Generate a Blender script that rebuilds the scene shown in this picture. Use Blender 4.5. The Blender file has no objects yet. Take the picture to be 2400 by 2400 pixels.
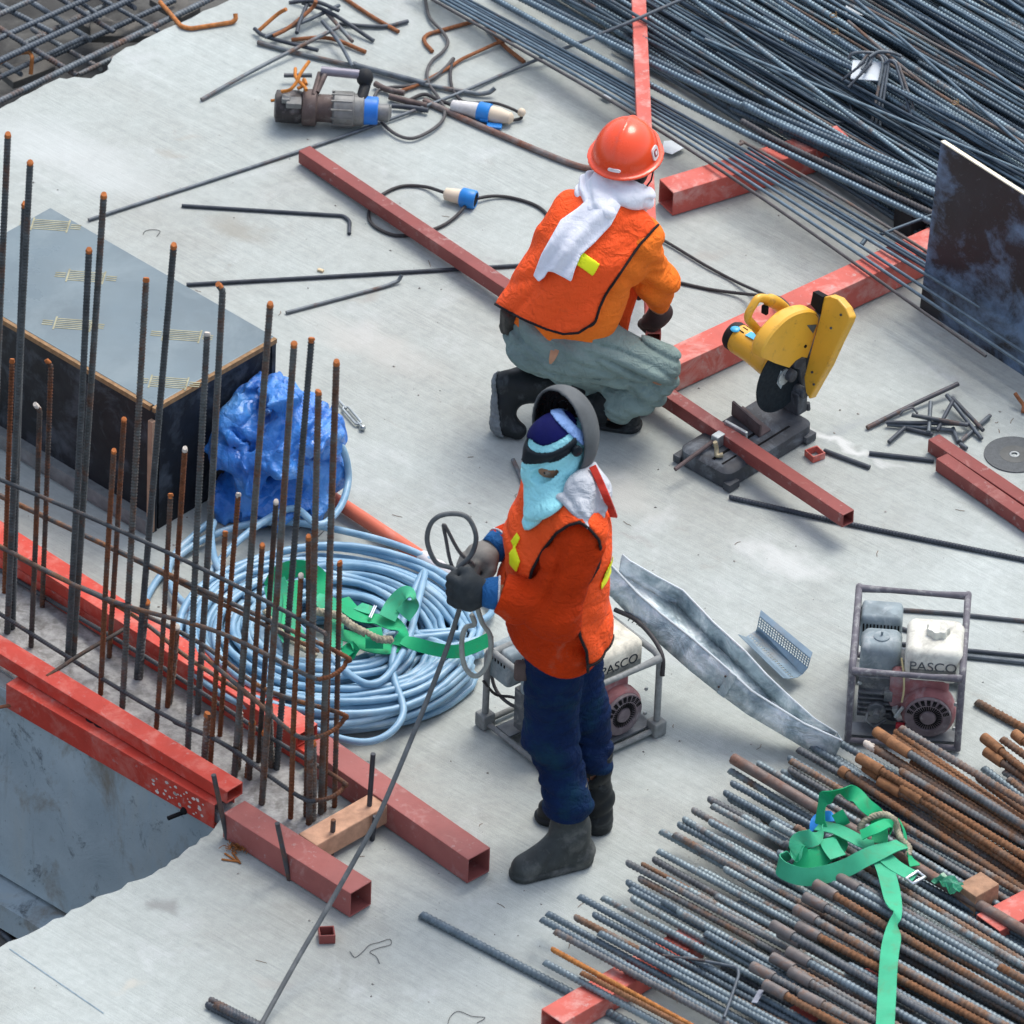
import bpy, bmesh, math, random
import numpy as np
from mathutils import Vector, Matrix
from mathutils.geometry import tessellate_polygon
random.seed(7)
rng = np.random.default_rng(11)
SC = bpy.context.scene
COL = SC.collection
V = Vector
R = math.radians

# ------------------------------------------------------------------ camera, sky, sun, exposure
W = 1932.0                      # the photograph is measured in a 1932 px square
DIST, ELEV, ROLL, SPAN = 35.0, R(36), R(2.3), 3.45
CAM = V((0, -DIST*math.cos(ELEV), DIST*math.sin(ELEV)))
FWD = V((0, math.cos(ELEV), -math.sin(ELEV)))
_r0, _u0 = V((1, 0, 0)), V((0, math.sin(ELEV), math.cos(ELEV)))
RGT = _r0*math.cos(ROLL) + _u0*math.sin(ROLL)
UPV = _u0*math.cos(ROLL) - _r0*math.sin(ROLL)
FPX = W*DIST/SPAN
cd = bpy.data.cameras.new('camera')
cam = bpy.data.objects.new('camera', cd)
COL.objects.link(cam)
cam.matrix_world = Matrix(((RGT.x, UPV.x, -FWD.x, CAM.x), (RGT.y, UPV.y, -FWD.y, CAM.y), (RGT.z, UPV.z, -FWD.z, CAM.z), (0, 0, 0, 1)))
cd.sensor_width = 36
cd.lens = 36*DIST/SPAN
cd.clip_start, cd.clip_end = 1, 500
cd.dof.use_dof = True
cd.dof.focus_distance = 34.6
cd.dof.aperture_fstop = 7.0
SC.camera = cam

SUN_EL, SUN_AZ = R(60), R(30)   # azimuth measured from +Y towards +X
world = bpy.data.worlds.new('World')
SC.world = world
world.use_nodes = True
_n = world.node_tree.nodes
sky = _n.new('ShaderNodeTexSky')
sky.sky_type = 'NISHITA'
sky.sun_disc = False
sky.sun_elevation = SUN_EL
sky.sun_rotation = SUN_AZ
sky.dust_density = 3.0
_n['Background'].inputs[1].default_value = 0.15
_hs = _n.new('ShaderNodeHueSaturation')          # thin overcast takes most of the blue out of the sky
_hs.inputs['Saturation'].default_value = 0.66
world.node_tree.links.new(sky.outputs[0], _hs.inputs['Color'])
world.node_tree.links.new(_hs.outputs[0], _n['Background'].inputs[0])
sl = bpy.data.lights.new('sun', 'SUN')
sl.energy = 1.1
sl.angle = R(28)
sl.color = (1.0, 0.95, 0.86)
sun = bpy.data.objects.new('sun', sl)
COL.objects.link(sun)
_sd = V((math.sin(SUN_AZ)*math.cos(SUN_EL), math.cos(SUN_AZ)*math.cos(SUN_EL), math.sin(SUN_EL)))
sun.rotation_euler = _sd.to_track_quat('Z', 'Y').to_euler()
SC.view_settings.view_transform = 'Standard'
SC.view_settings.look = 'None'
SC.view_settings.exposure = 0.86
SC.view_settings.gamma = 1.0

# ------------------------------------------------------------------ measuring: pixel -> point in the place
def ray(x, y):
    return (FWD*FPX + RGT*(x-W/2) - UPV*(y-W/2)).normalized()
def G(x, y, h=0.0):                                   # where the sight line meets height h
    d = ray(x, y)
    return CAM + d*((h-CAM.z)/d.z)
def PP(x, y, p, n):                                   # where it meets the plane through p with normal n
    d = ray(x, y)
    return CAM + d*((p-CAM).dot(n)/d.dot(n))
def pix(p):
    d = V(p)-CAM
    z = d.dot(FWD)
    return W/2+FPX*d.dot(RGT)/z, W/2-FPX*d.dot(UPV)/z
def PG(x, gy, h):                                     # point at height h over ground row gy, seen in column x
    Y = G(x, gy, 0).y
    p = V((G(x, gy, 0).x, Y, h))
    for _ in range(3):
        px = pix(p)[0]
        p.x += (x-px)*DIST/FPX
    return p
def PH(x, y, Y):                                      # sight line meets the vertical plane y = Y
    return PP(x, y, V((0, Y, 0)), V((0, 1, 0)))
def A3(v): return np.array(v, float)

# ------------------------------------------------------------------ materials
MATS = {}
def nmat(name):
    m = bpy.data.materials.new(name)
    m.use_nodes = True
    return m, m.node_tree.nodes, m.node_tree.links, m.node_tree.nodes['Principled BSDF']
def ramp(ns, ls, src, stops):
    r = ns.new('ShaderNodeValToRGB')
    el = r.color_ramp.elements
    while len(el) < len(stops): el.new(0.5)
    for e, (p, c) in zip(el, stops):
        e.position = p
        e.color = (*c, 1) if len(c) == 3 else c
    ls.new(src, r.inputs[0])
    return r.outputs[0]
def noise(ns, ls, vec, scale, detail=4, rough=0.55, dist=0.0):
    t = ns.new('ShaderNodeTexNoise')
    t.inputs['Scale'].default_value = scale
    t.inputs['Detail'].default_value = detail
    t.inputs['Roughness'].default_value = rough
    t.inputs['Distortion'].default_value = dist
    ls.new(vec, t.inputs['Vector'])
    return t.outputs['Fac']
def mixc(ns, ls, fac, a, b, mode='MIX'):
    m = ns.new('ShaderNodeMix')
    m.data_type = 'RGBA'
    m.blend_type = mode
    for s, v in ((0, fac), (6, a), (7, b)):
        if hasattr(v, 'links'): ls.new(v, m.inputs[s])
        elif s == 0: m.inputs[0].default_value = v
        else: m.inputs[s].default_value = (*v, 1)
    return m.outputs[2]
def mapping(ns, ls, vec, scale=(1, 1, 1), rot=(0, 0, 0), loc=(0, 0, 0)):
    m = ns.new('ShaderNodeMapping')
    m.inputs['Scale'].default_value = scale
    m.inputs['Rotation'].default_value = rot
    m.inputs['Location'].default_value = loc
    ls.new(vec, m.inputs['Vector'])
    return m.outputs[0]
def bump(ns, ls, h, strength, dist, bsdf):
    b = ns.new('ShaderNodeBump')
    b.inputs['Strength'].default_value = strength
    b.inputs['Distance'].default_value = dist
    ls.new(h, b.inputs['Height'])
    ls.new(b.outputs[0], bsdf.inputs['Normal'])
def objvec(ns, jitter=True, ls=None):
    tc = ns.new('ShaderNodeTexCoord')
    if not jitter: return tc.outputs['Object']
    oi = ns.new('ShaderNodeObjectInfo')
    ad = ns.new('ShaderNodeVectorMath')
    ad.operation = 'ADD'
    mu = ns.new('ShaderNodeMath'); mu.operation = 'MULTIPLY'
    ls.new(oi.outputs['Random'], mu.inputs[0]); mu.inputs[1].default_value = 37.0
    ls.new(tc.outputs['Object'], ad.inputs[0]); ls.new(mu.outputs[0], ad.inputs[1])
    return ad.outputs[0]
def M(name, col, rough=0.6, metal=0.0, var=0.25, scale=14, dirt=None, dirtamt=0.5, dirtscale=6, bumps=0.0, bscale=120, spec=None, jitter=True, sss=0.0, coat=0.0, hue=0.0, folds=0.0, splash=None):
    """paint, cloth, metal: a colour broken up by two sizes of noise, with an optional coat of dirt"""
    if name in MATS: return MATS[name]
    m, ns, ls, b = nmat(name)
    v = objvec(ns, jitter, ls)
    c = V(col)
    lo, hi = c*(1-var), c*(1+var*0.8)
    n1 = noise(ns, ls, v, scale, 5, 0.6)
    cc = ramp(ns, ls, n1, [(0.3, lo), (0.7, hi)])
    if hue:
        oi = ns.new('ShaderNodeObjectInfo')
        cc = mixc(ns, ls, 1.0, cc, ramp(ns, ls, oi.outputs['Random'], [(0, (1-hue,)*3), (1, (1+hue*0.4,)*3)]), 'MULTIPLY')
    if dirt is not None:
        n2 = noise(ns, ls, v, dirtscale, 8, 0.68, 0.4)
        cc = mixc(ns, ls, ramp(ns, ls, n2, [(0.62-0.3*dirtamt, (0, 0, 0)), (0.80-0.15*dirtamt, (1, 1, 1))]), cc, dirt)
    if splash is not None:
        n3 = noise(ns, ls, mapping(ns, ls, v, loc=(3, 1, 2)), 26, 6, .72, .2)
        cc = mixc(ns, ls, ramp(ns, ls, n3, [(.60, (0, 0, 0)), (.68, (.75, .75, .75))]), cc, splash)
        n4 = noise(ns, ls, mapping(ns, ls, v, loc=(7, 1, 4), scale=(1, 1, 3)), 60, 4, .7)
        cc = mixc(ns, ls, ramp(ns, ls, n4, [(.66, (0, 0, 0)), (.72, (.7, .7, .7))]), cc, (.07, .04, .035))
    ls.new(cc, b.inputs['Base Color'])
    rr = ramp(ns, ls, noise(ns, ls, v, scale*1.7, 4), [(0.3, (max(0.05, rough-0.1),)*3), (0.7, (min(1, rough+0.12),)*3)])
    ls.new(rr, b.inputs['Roughness'])
    b.inputs['Metallic'].default_value = metal
    b.inputs['Specular IOR Level'].default_value = (0.5 if rough < 0.45 else 0.22) if spec is None else spec
    if sss: b.inputs['Subsurface Weight'].default_value = sss; b.inputs['Subsurface Radius'].default_value = (0.01, 0.01, 0.01)
    if coat: b.inputs['Coat Weight'].default_value = coat; b.inputs['Coat Roughness'].default_value = 0.12
    if folds:
        f1 = noise(ns, ls, mapping(ns, ls, v, scale=(1, 1, 1.7), rot=(.5, .3, .2)), 15, 3, .55, 1.6)
        f2 = noise(ns, ls, mapping(ns, ls, v, scale=(1.8, 1, .8), rot=(.1, .6, .9)), 34, 3, .6, 1.0)
        q = ns.new('ShaderNodeMath'); q.operation = 'MULTIPLY_ADD'; ls.new(f2, q.inputs[0]); q.inputs[1].default_value = .35; ls.new(f1, q.inputs[2])
        q2 = ns.new('ShaderNodeMath'); q2.operation = 'MULTIPLY_ADD'; ls.new(noise(ns, ls, v, 260, 2), q2.inputs[0]); q2.inputs[1].default_value = .03; ls.new(q.outputs[0], q2.inputs[2])
        bump(ns, ls, q2.outputs[0], folds, 0.028, b)
    elif bumps: bump(ns, ls, noise(ns, ls, v, bscale, 4, 0.65), bumps, 0.004, b)
    MATS[name] = m
    return m

UDIR = (G(560, 1375)-G(0, 985)).normalized()          # the way the tubes and most bars run
UANG = math.atan2(UDIR.y, UDIR.x)
VDIR = V((-UDIR.y, UDIR.x, 0))                        # across, away from the camera

def concrete_mat():
    m, ns, ls, b = nmat('broomed concrete')
    tc = ns.new('ShaderNodeTexCoord')
    v = tc.outputs['Object']
    base = noise(ns, ls, v, 0.9, 6, 0.6, 0.3)
    c = ramp(ns, ls, base, [(0.32, (0.325, 0.34, 0.318)), (0.5, (0.375, 0.408, 0.39)), (0.68, (0.425, 0.468, 0.452))])
    # broom strokes, fine and long, along the tubes
    sv = mapping(ns, ls, mapping(ns, ls, v, rot=(0, 0, -UANG-R(6))), scale=(5, 120, 1))
    st = noise(ns, ls, sv, 1.0, 5, 0.7)
    sv2 = mapping(ns, ls, mapping(ns, ls, v, rot=(0, 0, -UANG-R(11))), scale=(1.6, 26, 1))
    st2 = noise(ns, ls, sv2, 1.0, 4, 0.6, 0.5)
    c = mixc(ns, ls, ramp(ns, ls, noise(ns, ls, mapping(ns, ls, v, loc=(2, 9, 0)), 2.6, 4, .6), [(.35, (.25,)*3), (.65, (1, 1, 1))]), c, mixc(ns, ls, 1.0, c, ramp(ns, ls, st, [(0.25, (0.82, 0.83, 0.84)), (0.52, (1, 1, 1)), (0.75, (1.15, 1.15, 1.15))]), 'MULTIPLY'))
    c = mixc(ns, ls, 0.5, c, ramp(ns, ls, st2, [(0.3, (0.90, 0.90, 0.895)), (0.5, (1, 1, 1)), (0.72, (1.12, 1.12, 1.12))]), 'MULTIPLY')
    mo = noise(ns, ls, v, 24, 6, 0.72, 0.3)
    c = mixc(ns, ls, 0.8, c, ramp(ns, ls, mo, [(0.3, (0.86, 0.865, 0.87)), (0.52, (1, 1, 1)), (0.72, (1.12, 1.12, 1.12))]), 'MULTIPLY')
    # blotches, pale laitance, greasy dust, brown drips
    bl = noise(ns, ls, v, 3.2, 8, 0.7, 0.6)
    c = mixc(ns, ls, ramp(ns, ls, bl, [(0.55, (0, 0, 0)), (0.75, (0.5, 0.5, 0.5))]), c, (0.53, 0.555, 0.56))
    dk = noise(ns, ls, mapping(ns, ls, v, loc=(3, 7, 0)), 2.1, 7, 0.72, 0.3)
    c = mixc(ns, ls, ramp(ns, ls, dk, [(0.60, (0, 0, 0)), (0.78, (0.55, 0.55, 0.55))]), c, (0.27, 0.27, 0.255))
    st3 = noise(ns, ls, mapping(ns, ls, v, loc=(5, 2, 0)), 9, 6, .7, .8)
    c = mixc(ns, ls, ramp(ns, ls, st3, [(.62, (0, 0, 0)), (.76, (.5, .5, .5))]), c, (.29, .28, .25))
    sp = noise(ns, ls, v, 75, 3, 0.75)
    c = mixc(ns, ls, ramp(ns, ls, sp, [(0.68, (0, 0, 0)), (0.76, (0.5, 0.5, 0.5))]), c, (0.22, 0.22, 0.22))
    sp2 = noise(ns, ls, mapping(ns, ls, v, loc=(9, 1, 0)), 260, 2, 0.7)
    c = mixc(ns, ls, 0.6, c, ramp(ns, ls, sp2, [(0.3, (0.85, 0.85, 0.86)), (0.7, (1.13, 1.13, 1.12))]), 'MULTIPLY')
    # spills and scuffs where the photograph has them: centre, size, colour, strength
    wp = ns.new('ShaderNodeVectorMath'); wp.operation = 'MULTIPLY_ADD'
    nt = ns.new('ShaderNodeTexNoise'); nt.inputs['Scale'].default_value = 7; nt.inputs['Detail'].default_value = 5; ls.new(v, nt.inputs['Vector'])
    ls.new(nt.outputs['Color'], wp.inputs[0]); wp.inputs[1].default_value = (.22, .22, 0); ls.new(v, wp.inputs[2])
    for (px, py, sx, sy, ang, col, amt) in ((448, 432, .17, .075, -38, (.27, .262, .225), .62), (330, 293, .05, .035, 0, (.33, .32, .28), .5), (357, 262, .06, .03, 0, (.34, .33, .29), .4), (318, 1712, .05, .05, 40, (.2, .2, .195), .6),
            (1590, 810, .20, .05, 40, (.30, .33, .335), .5), (1585, 838, .26, .03, -30, (.60, .62, .61), .8), (1480, 660+400, .25, .07, -35, (.58, .60, .59), .5), (930, 480, .05, .03, 0, (.25, .25, .25), .4), (1180, 1790, .09, .03, -35, (.30, .29, .26), .5), (760, 1500, .03, .02, 0, (.25, .24, .22), .5), (1330, 480, .10, .05, 30, (.33, .32, .29), .45), (700, 560, .05, .03, 20, (.31, .30, .27), .5), (1200, 1010, .05, .025, -20, (.28, .27, .25), .45), (520, 1850, .12, .05, 10, (.34, .335, .31), .5), (240, 1860, .08, .03, 20, (.50, .47, .40), .5), (1100, 900, .4, .12, -35, (.47, .465, .43), .6), (700, 650, .35, .12, -35, (.46, .455, .425), .5), (150, 300, .5, .2, -35, (.50, .53, .525), .5)):
        g = G(px, py, 0)
        mp = ns.new('ShaderNodeVectorMath'); mp.operation = 'SUBTRACT'; ls.new(wp.outputs[0], mp.inputs[0]); mp.inputs[1].default_value = (g.x+.11, g.y+.11, 0)
        q = mapping(ns, ls, mapping(ns, ls, mp.outputs[0], rot=(0, 0, -R(ang))), scale=(1/sx, 1/sy, 0))
        le = ns.new('ShaderNodeVectorMath'); le.operation = 'LENGTH'; ls.new(q, le.inputs[0])
        c = mixc(ns, ls, ramp(ns, ls, le.outputs['Value'], [(.35, (amt,)*3), (1.0, (0, 0, 0))]), c, col)
    ls.new(c, b.inputs['Base Color'])
    b.inputs['Roughness'].default_value = 0.88
    b.inputs['Specular IOR Level'].default_value = 0.2
    mx = ns.new('ShaderNodeMath'); mx.operation = 'ADD'
    ls.new(st, mx.inputs[0]); ls.new(sp2, mx.inputs[1])
    bump(ns, ls, mx.outputs[0], 0.35, 0.004, b)
    return m

def rebar_mat(name, steel, rust, amt, rough=0.5, metal=0.35, var=0.3, mortar=0):
    """mill scale breaking up into rust, more or less of it from bar to bar"""
    m, ns, ls, b = nmat(name)
    v = objvec(ns, True, ls)
    oi = ns.new('ShaderNodeObjectInfo')
    s = V(steel)
    c = ramp(ns, ls, noise(ns, ls, v, 22, 5, 0.65), [(0.28, s*(1-var)), (0.7, s*(1+var))])
    c = mixc(ns, ls, 1.0, c, ramp(ns, ls, oi.outputs['Random'], [(0, (0.72, 0.74, 0.78)), (0.5, (1, 1, 1)), (1, (1.3, 1.27, 1.2))]), 'MULTIPLY')
    ad = ns.new('ShaderNodeMath'); ad.operation = 'MULTIPLY_ADD'
    ls.new(oi.outputs['Random'], ad.inputs[0]); ad.inputs[1].default_value = 0.22
    ls.new(noise(ns, ls, v, 9, 9, 0.72, 0.5), ad.inputs[2])
    f = ramp(ns, ls, ad.outputs[0], [(0.80-amt*0.5, (0, 0, 0)), (0.98-amt*0.5, (1, 1, 1))])
    r = V(rust)
    rc = ramp(ns, ls, noise(ns, ls, v, 60, 5, 0.7), [(0.3, r*0.55), (0.7, r*1.35)])
    oc = mixc(ns, ls, f, c, rc)
    if mortar: oc = mixc(ns, ls, ramp(ns, ls, noise(ns, ls, v, 85, 4, .75), [(.66-mortar, (0, 0, 0)), (.74-mortar, (.75, .75, .75))]), oc, (.27, .27, .25))
    ls.new(oc, b.inputs['Base Color'])
    ls.new(ramp(ns, ls, f, [(0, (rough,)*3), (1, (0.9,)*3)]), b.inputs['Roughness'])
    ls.new(ramp(ns, ls, f, [(0, (metal,)*3), (1, (0.0,)*3)]), b.inputs['Metallic'])
    b.inputs['Specular IOR Level'].default_value = 0.3
    bump(ns, ls, noise(ns, ls, v, 240, 3, 0.7), 0.3, 0.002, b)
    MATS[name] = m
    return m
# ------------------------------------------------------------------ objects
ORG = {}
def tag(o, label=None, cat=None, group=None, kind=None):
    if label: o['label'] = label
    if cat: o['category'] = cat
    if group: o['group'] = group
    if kind: o['kind'] = kind
    return o
def thing(name, loc, label, cat, group=None):
    o = bpy.data.objects.new(name, None)
    COL.objects.link(o)
    o.empty_display_size = 0.05
    o.location = loc
    ORG[o] = V(loc)
    return tag(o, label, cat, group)
def link(name, me, origin, parent=None):
    o = bpy.data.objects.new(name, me)
    COL.objects.link(o)
    if parent is not None:
        o.parent = parent
        o.location = origin - ORG[parent]
    else:
        o.location = origin
    ORG[o] = V(origin)
    return o
class MB:
    """collects shapes in place coordinates; build() links them as ONE mesh object"""
    def __init__(s): s.v, s.f, s.mi, s.n, s.cur = [], [], [], 0, 0
    def add(s, vs, fs, mi=None):
        vs = np.asarray(vs, float).reshape(-1, 3)
        s.v.append(vs)
        mi = s.cur if mi is None else mi
        for f in fs:
            s.f.append([i+s.n for i in f]); s.mi.append(mi)
        s.n += len(vs)
        return s
    def box(s, c, size, X=None, Y=None, Z=None, taper=1.0, mi=None):
        c = V(c); X = V(X or (1, 0, 0)); Y = V(Y or (0, 1, 0)); Z = V(Z) if Z else X.cross(Y)
        X, Y, Z = X.normalized(), Y.normalized(), Z.normalized()
        a, b, d = size[0]/2, size[1]/2, size[2]/2
        vs = []
        for k in (-1, 1):
            t = taper if k > 0 else 1
            for i, j in ((-1, -1), (1, -1), (1, 1), (-1, 1)):
                vs.append(c+X*(i*a*t)+Y*(j*b*t)+Z*(k*d))
        return s.add(vs, [(3, 2, 1, 0), (4, 5, 6, 7), (0, 1, 5, 4), (1, 2, 6, 5), (2, 3, 7, 6), (3, 0, 4, 7)], mi)
    def prism(s, pts, ext, mi=None):
        """closed outline of 3-D points (flat), pushed along ext"""
        n = len(pts); pts = [V(p) for p in pts]; ext = V(ext)
        tri = tessellate_polygon([pts])
        nn = V((0, 0, 0))
        for i in range(n): nn += pts[i].cross(pts[(i+1) % n])
        flip = nn.dot(ext) > 0
        vs = pts+[p+ext for p in pts]
        tn = lambda t: (pts[t[1]]-pts[t[0]]).cross(pts[t[2]]-pts[t[0]]).dot(ext)
        fs = []
        for t in tri:
            t = tuple(t)
            if tn(t) > 0: t = t[::-1]
            fs.append(t); fs.append(tuple(i+n for i in t[::-1]))
        for i in range(n):
            j = (i+1) % n
            q = (i, j, j+n, i+n)
            fs.append(q if flip else q[::-1])
        return s.add(vs, fs, mi)
    def tube(s, pts, r, n=8, closed=False, caps=True, flat=1.0, ref=None, mi=None, capmi=None, skew=None):
        P = np.array([tuple(p) for p in pts], float)
        N = len(P)
        rr = np.full(N, r, float) if np.isscalar(r) else np.asarray(r, float)
        if closed: T = np.roll(P, -1, 0)-np.roll(P, 1, 0)
        else: T = np.gradient(P, axis=0)
        T /= np.linalg.norm(T, axis=1)[:, None]+1e-12
        if ref is None:
            k = np.argmin(np.abs(T).mean(0)); ref = np.eye(3)[k]
        u = np.array(ref, float)
        U = np.zeros_like(P)
        for i in range(N):
            u = u-T[i]*u.dot(T[i]); l = np.linalg.norm(u)
            if l < 1e-6: u = np.cross(T[i], (0.3, 0.5, 0.8)); l = np.linalg.norm(u)
            u = u/l; U[i] = u
        Wv = np.cross(T, U)
        a = np.arange(n)*2*np.pi/n
        vs = P[:, None]+rr[:, None, None]*(np.cos(a)[None, :, None]*U[:, None]+flat*np.sin(a)[None, :, None]*Wv[:, None])
        if skew is not None: vs = vs+T[:, None]*(skew*np.cos(a))[None, :, None]
        fs = []
        M_ = N if closed else N-1
        i, j = np.meshgrid(np.arange(M_), np.arange(n), indexing='ij')
        i2, j2 = (i+1) % N, (j+1) % n
        q = np.stack([i*n+j, i*n+j2, i2*n+j2, i2*n+j], -1).reshape(-1, 4)
        s.add(vs.reshape(-1, 3), q.tolist(), mi)
        if caps and not closed:
            b = s.n-N*n
            s.f.append([b+k for k in range(n)][::-1]); s.mi.append((mi or s.cur) if capmi is None else capmi)
            s.f.append([b+(N-1)*n+k for k in range(n)]); s.mi.append((mi or s.cur) if capmi is None else capmi)
        return s
    def rhs(s, p0, p1, nrm, w, h, t=0.004, mi=None):
        """hollow rectangular section: p0-p1 is its front top edge, nrm points to its back"""
        p0, p1, nrm = V(p0), V(p1), V(nrm)
        d = (p1-p0).normalized()
        nrm = (nrm-d*nrm.dot(d)).normalized()
        up = d.cross(nrm)
        if up.z < 0: up = -up
        def ring(p, i):
            return [p+nrm*i-up*i, p+nrm*(w-i)-up*i, p+nrm*(w-i)-up*(h-i), p+nrm*i-up*(h-i)]
        vs = ring(p0, 0)+ring(p1, 0)+ring(p0, t)+ring(p1, t)
        fs = []
        for k in range(4):
            m = (k+1) % 4
            fs += [(k, m, 4+m, 4+k), (8+m, 8+k, 12+k, 12+m), (k, 8+k, 8+m, m), (4+m, 12+m, 12+k, 4+k)]
        return s.add(vs, fs, mi)
    def lathe(s, prof, c, axis=(0, 0, 1), n=24, ref=None, mi=None, sx=1.0, sy=1.0, caps=True):
        ax = V(axis).normalized()
        e1 = V(ref) if ref else (V((1, 0, 0)) if abs(ax.x) < 0.9 else V((0, 1, 0)))
        e1 = (e1-ax*e1.dot(ax)).normalized(); e2 = ax.cross(e1)
        c = V(c); vs = []
        for r, z in prof:
            for k in range(n):
                a = 2*math.pi*k/n
                vs.append(c+ax*z+e1*(r*sx*math.cos(a))+e2*(r*sy*math.sin(a)))
        fs = []
        for i in range(len(prof)-1):
            for k in range(n):
                k2 = (k+1) % n
                fs.append((i*n+k, i*n+k2, (i+1)*n+k2, (i+1)*n+k))
        if caps:
            fs.append(tuple(range(n))[::-1]); b = (len(prof)-1)*n
            fs.append(tuple(b+k for k in range(n)))
        return s.add(vs, fs, mi)
    def ball(s, c, r, n=12, sc=(1, 1, 1), X=None, Y=None, Z=None, mi=None):
        X = V(X or (1, 0, 0)); Y = V(Y or (0, 1, 0)); Z = V(Z or (0, 0, 1)); c = V(c)
        vs, fs = [], []
        m = n//2
        for i in range(m+1):
            t = math.pi*(i+0.02*(i == 0)-0.02*(i == m))/m
            for k in range(n):
                a = 2*math.pi*k/n
                vs.append(c+X*(r*sc[0]*math.sin(t)*math.cos(a))+Y*(r*sc[1]*math.sin(t)*math.sin(a))+Z*(r*sc[2]*math.cos(t)))
        for i in range(m):
            for k in range(n):
                k2 = (k+1) % n
                fs.append((i*n+k, (i+1)*n+k, (i+1)*n+k2, i*n+k2))
        fs.append(tuple(range(n))); fs.append(tuple(m*n+k for k in range(n))[::-1])
        return s.add(vs, fs, mi)
    def ribbon(s, pts, sides, w, t=0.0025, mi=None):
        """webbing: centre points, side direction at each, width; closed box section"""
        P = [V(p) for p in pts]; n = len(P)
        vs = []
        for i in range(n):
            T = (P[min(i+1, n-1)]-P[max(i-1, 0)]).normalized()
            sd = V(sides[i]); sd = (sd-T*sd.dot(T)).normalized(); nn = T.cross(sd)
            ww = w if np.isscalar(w) else w[i]
            vs += [P[i]-sd*ww/2-nn*t/2, P[i]+sd*ww/2-nn*t/2, P[i]+sd*ww/2+nn*t/2, P[i]-sd*ww/2+nn*t/2]
        fs = [(0, 1, 2, 3), tuple((n-1)*4+k for k in (3, 2, 1, 0))]
        for i in range(n-1):
            for k in range(4):
                m = (k+1) % 4
                fs.append((i*4+m, i*4+k, i*4+4+k, i*4+4+m))
        return s.add(vs, fs, mi)
    def mesh(s, name, mats, smooth=35, origin=None):
        v = np.concatenate(s.v) if s.v else np.zeros((0, 3))
        lo, hi = v.min(0), v.max(0)
        if origin is None: origin = V(((lo[0]+hi[0])/2, (lo[1]+hi[1])/2, lo[2]))
        me = bpy.data.meshes.new(name)
        me.from_pydata((v-np.array(origin)).tolist(), [], s.f)
        for m in mats if isinstance(mats, (list, tuple)) else [mats]: me.materials.append(m)
        me.polygons.foreach_set('material_index', s.mi)
        if smooth:
            me.polygons.foreach_set('use_smooth', [True]*len(me.polygons))
            if smooth is not True and smooth < 180: me.set_sharp_from_angle(angle=R(smooth))
        me.update()
        return me, origin
    def build(s, name, mats, parent=None, smooth=35, bevel=0, seg=2, origin=None):
        me, o = s.mesh(name, mats, smooth, origin)
        ob = link(name, me, o, parent)
        if bevel:
            b = ob.modifiers.new('edge', 'BEVEL'); b.width = bevel; b.segments = seg; b.limit_method = 'ANGLE'; b.angle_limit = R(40)
        return ob
def spline(pts, n=8, closed=False):
    """Catmull-Rom through the points"""
    P = [V(p) for p in pts]; N = len(P); out = []
    rng_ = range(N if closed else N-1)
    for i in rng_:
        p1, p2 = P[i], P[(i+1) % N]
        p0 = P[i-1] if (i > 0 or closed) else p1*2-p2
        p3 = P[(i+2) % N] if (i+2 < N or closed) else p2*2-p1
        for k in range(n):
            t = k/n
            out.append(0.5*((2*p1)+(p2-p0)*t+(2*p0-5*p1+4*p2-p3)*t*t+(3*p1-p0-3*p2+p3)*t**3))
    if not closed: out.append(P[-1])
    return out
def bez(p0, p1, sag=0.0, side=0.0, n=10):
    p0, p1 = V(p0), V(p1); d = p1-p0; s = V((-d.y, d.x, 0)).normalized()
    return [p0.lerp(p1, i/n)-V((0, 0, 1))*(sag*4*(i/n)*(1-i/n))+s*(side*4*(i/n)*(1-i/n)) for i in range(n+1)]
def resample(pts, step):
    P = np.array([tuple(p) for p in pts]); L = np.r_[0, np.cumsum(np.linalg.norm(np.diff(P, axis=0), axis=1))]
    s = np.arange(0, L[-1], step)
    s = np.r_[s, L[-1]]
    return np.stack([np.interp(s, L, P[:, k]) for k in range(3)], 1), s
def rebar_mb(pts, r, pitch=0.016, n=8, ribbed=True, rib=1.14):
    mb = MB()
    if not ribbed:
        return mb.tube(pts, r, n)
    P = np.array([tuple(p) for p in pts]); L = np.r_[0, np.cumsum(np.linalg.norm(np.diff(P, axis=0), axis=1))]
    k = int(L[-1]/pitch)
    fr = np.array([0.0, 0.42, 0.56, 0.86])
    s = (np.arange(k)[:, None]*pitch+fr[None]*pitch).ravel()
    rad = np.tile([r, r, r*rib, r*rib], k)
    s = np.r_[s, L[-1]]; rad = np.r_[rad, r]
    Q = np.stack([np.interp(s, L, P[:, j]) for j in range(3)], 1)
    # smooth the corners of the polyline a little is not needed: the paths come in already fine
    return mb.tube(Q, rad, n, skew=pitch*0.28*random.choice((-1, 1)))

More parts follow.
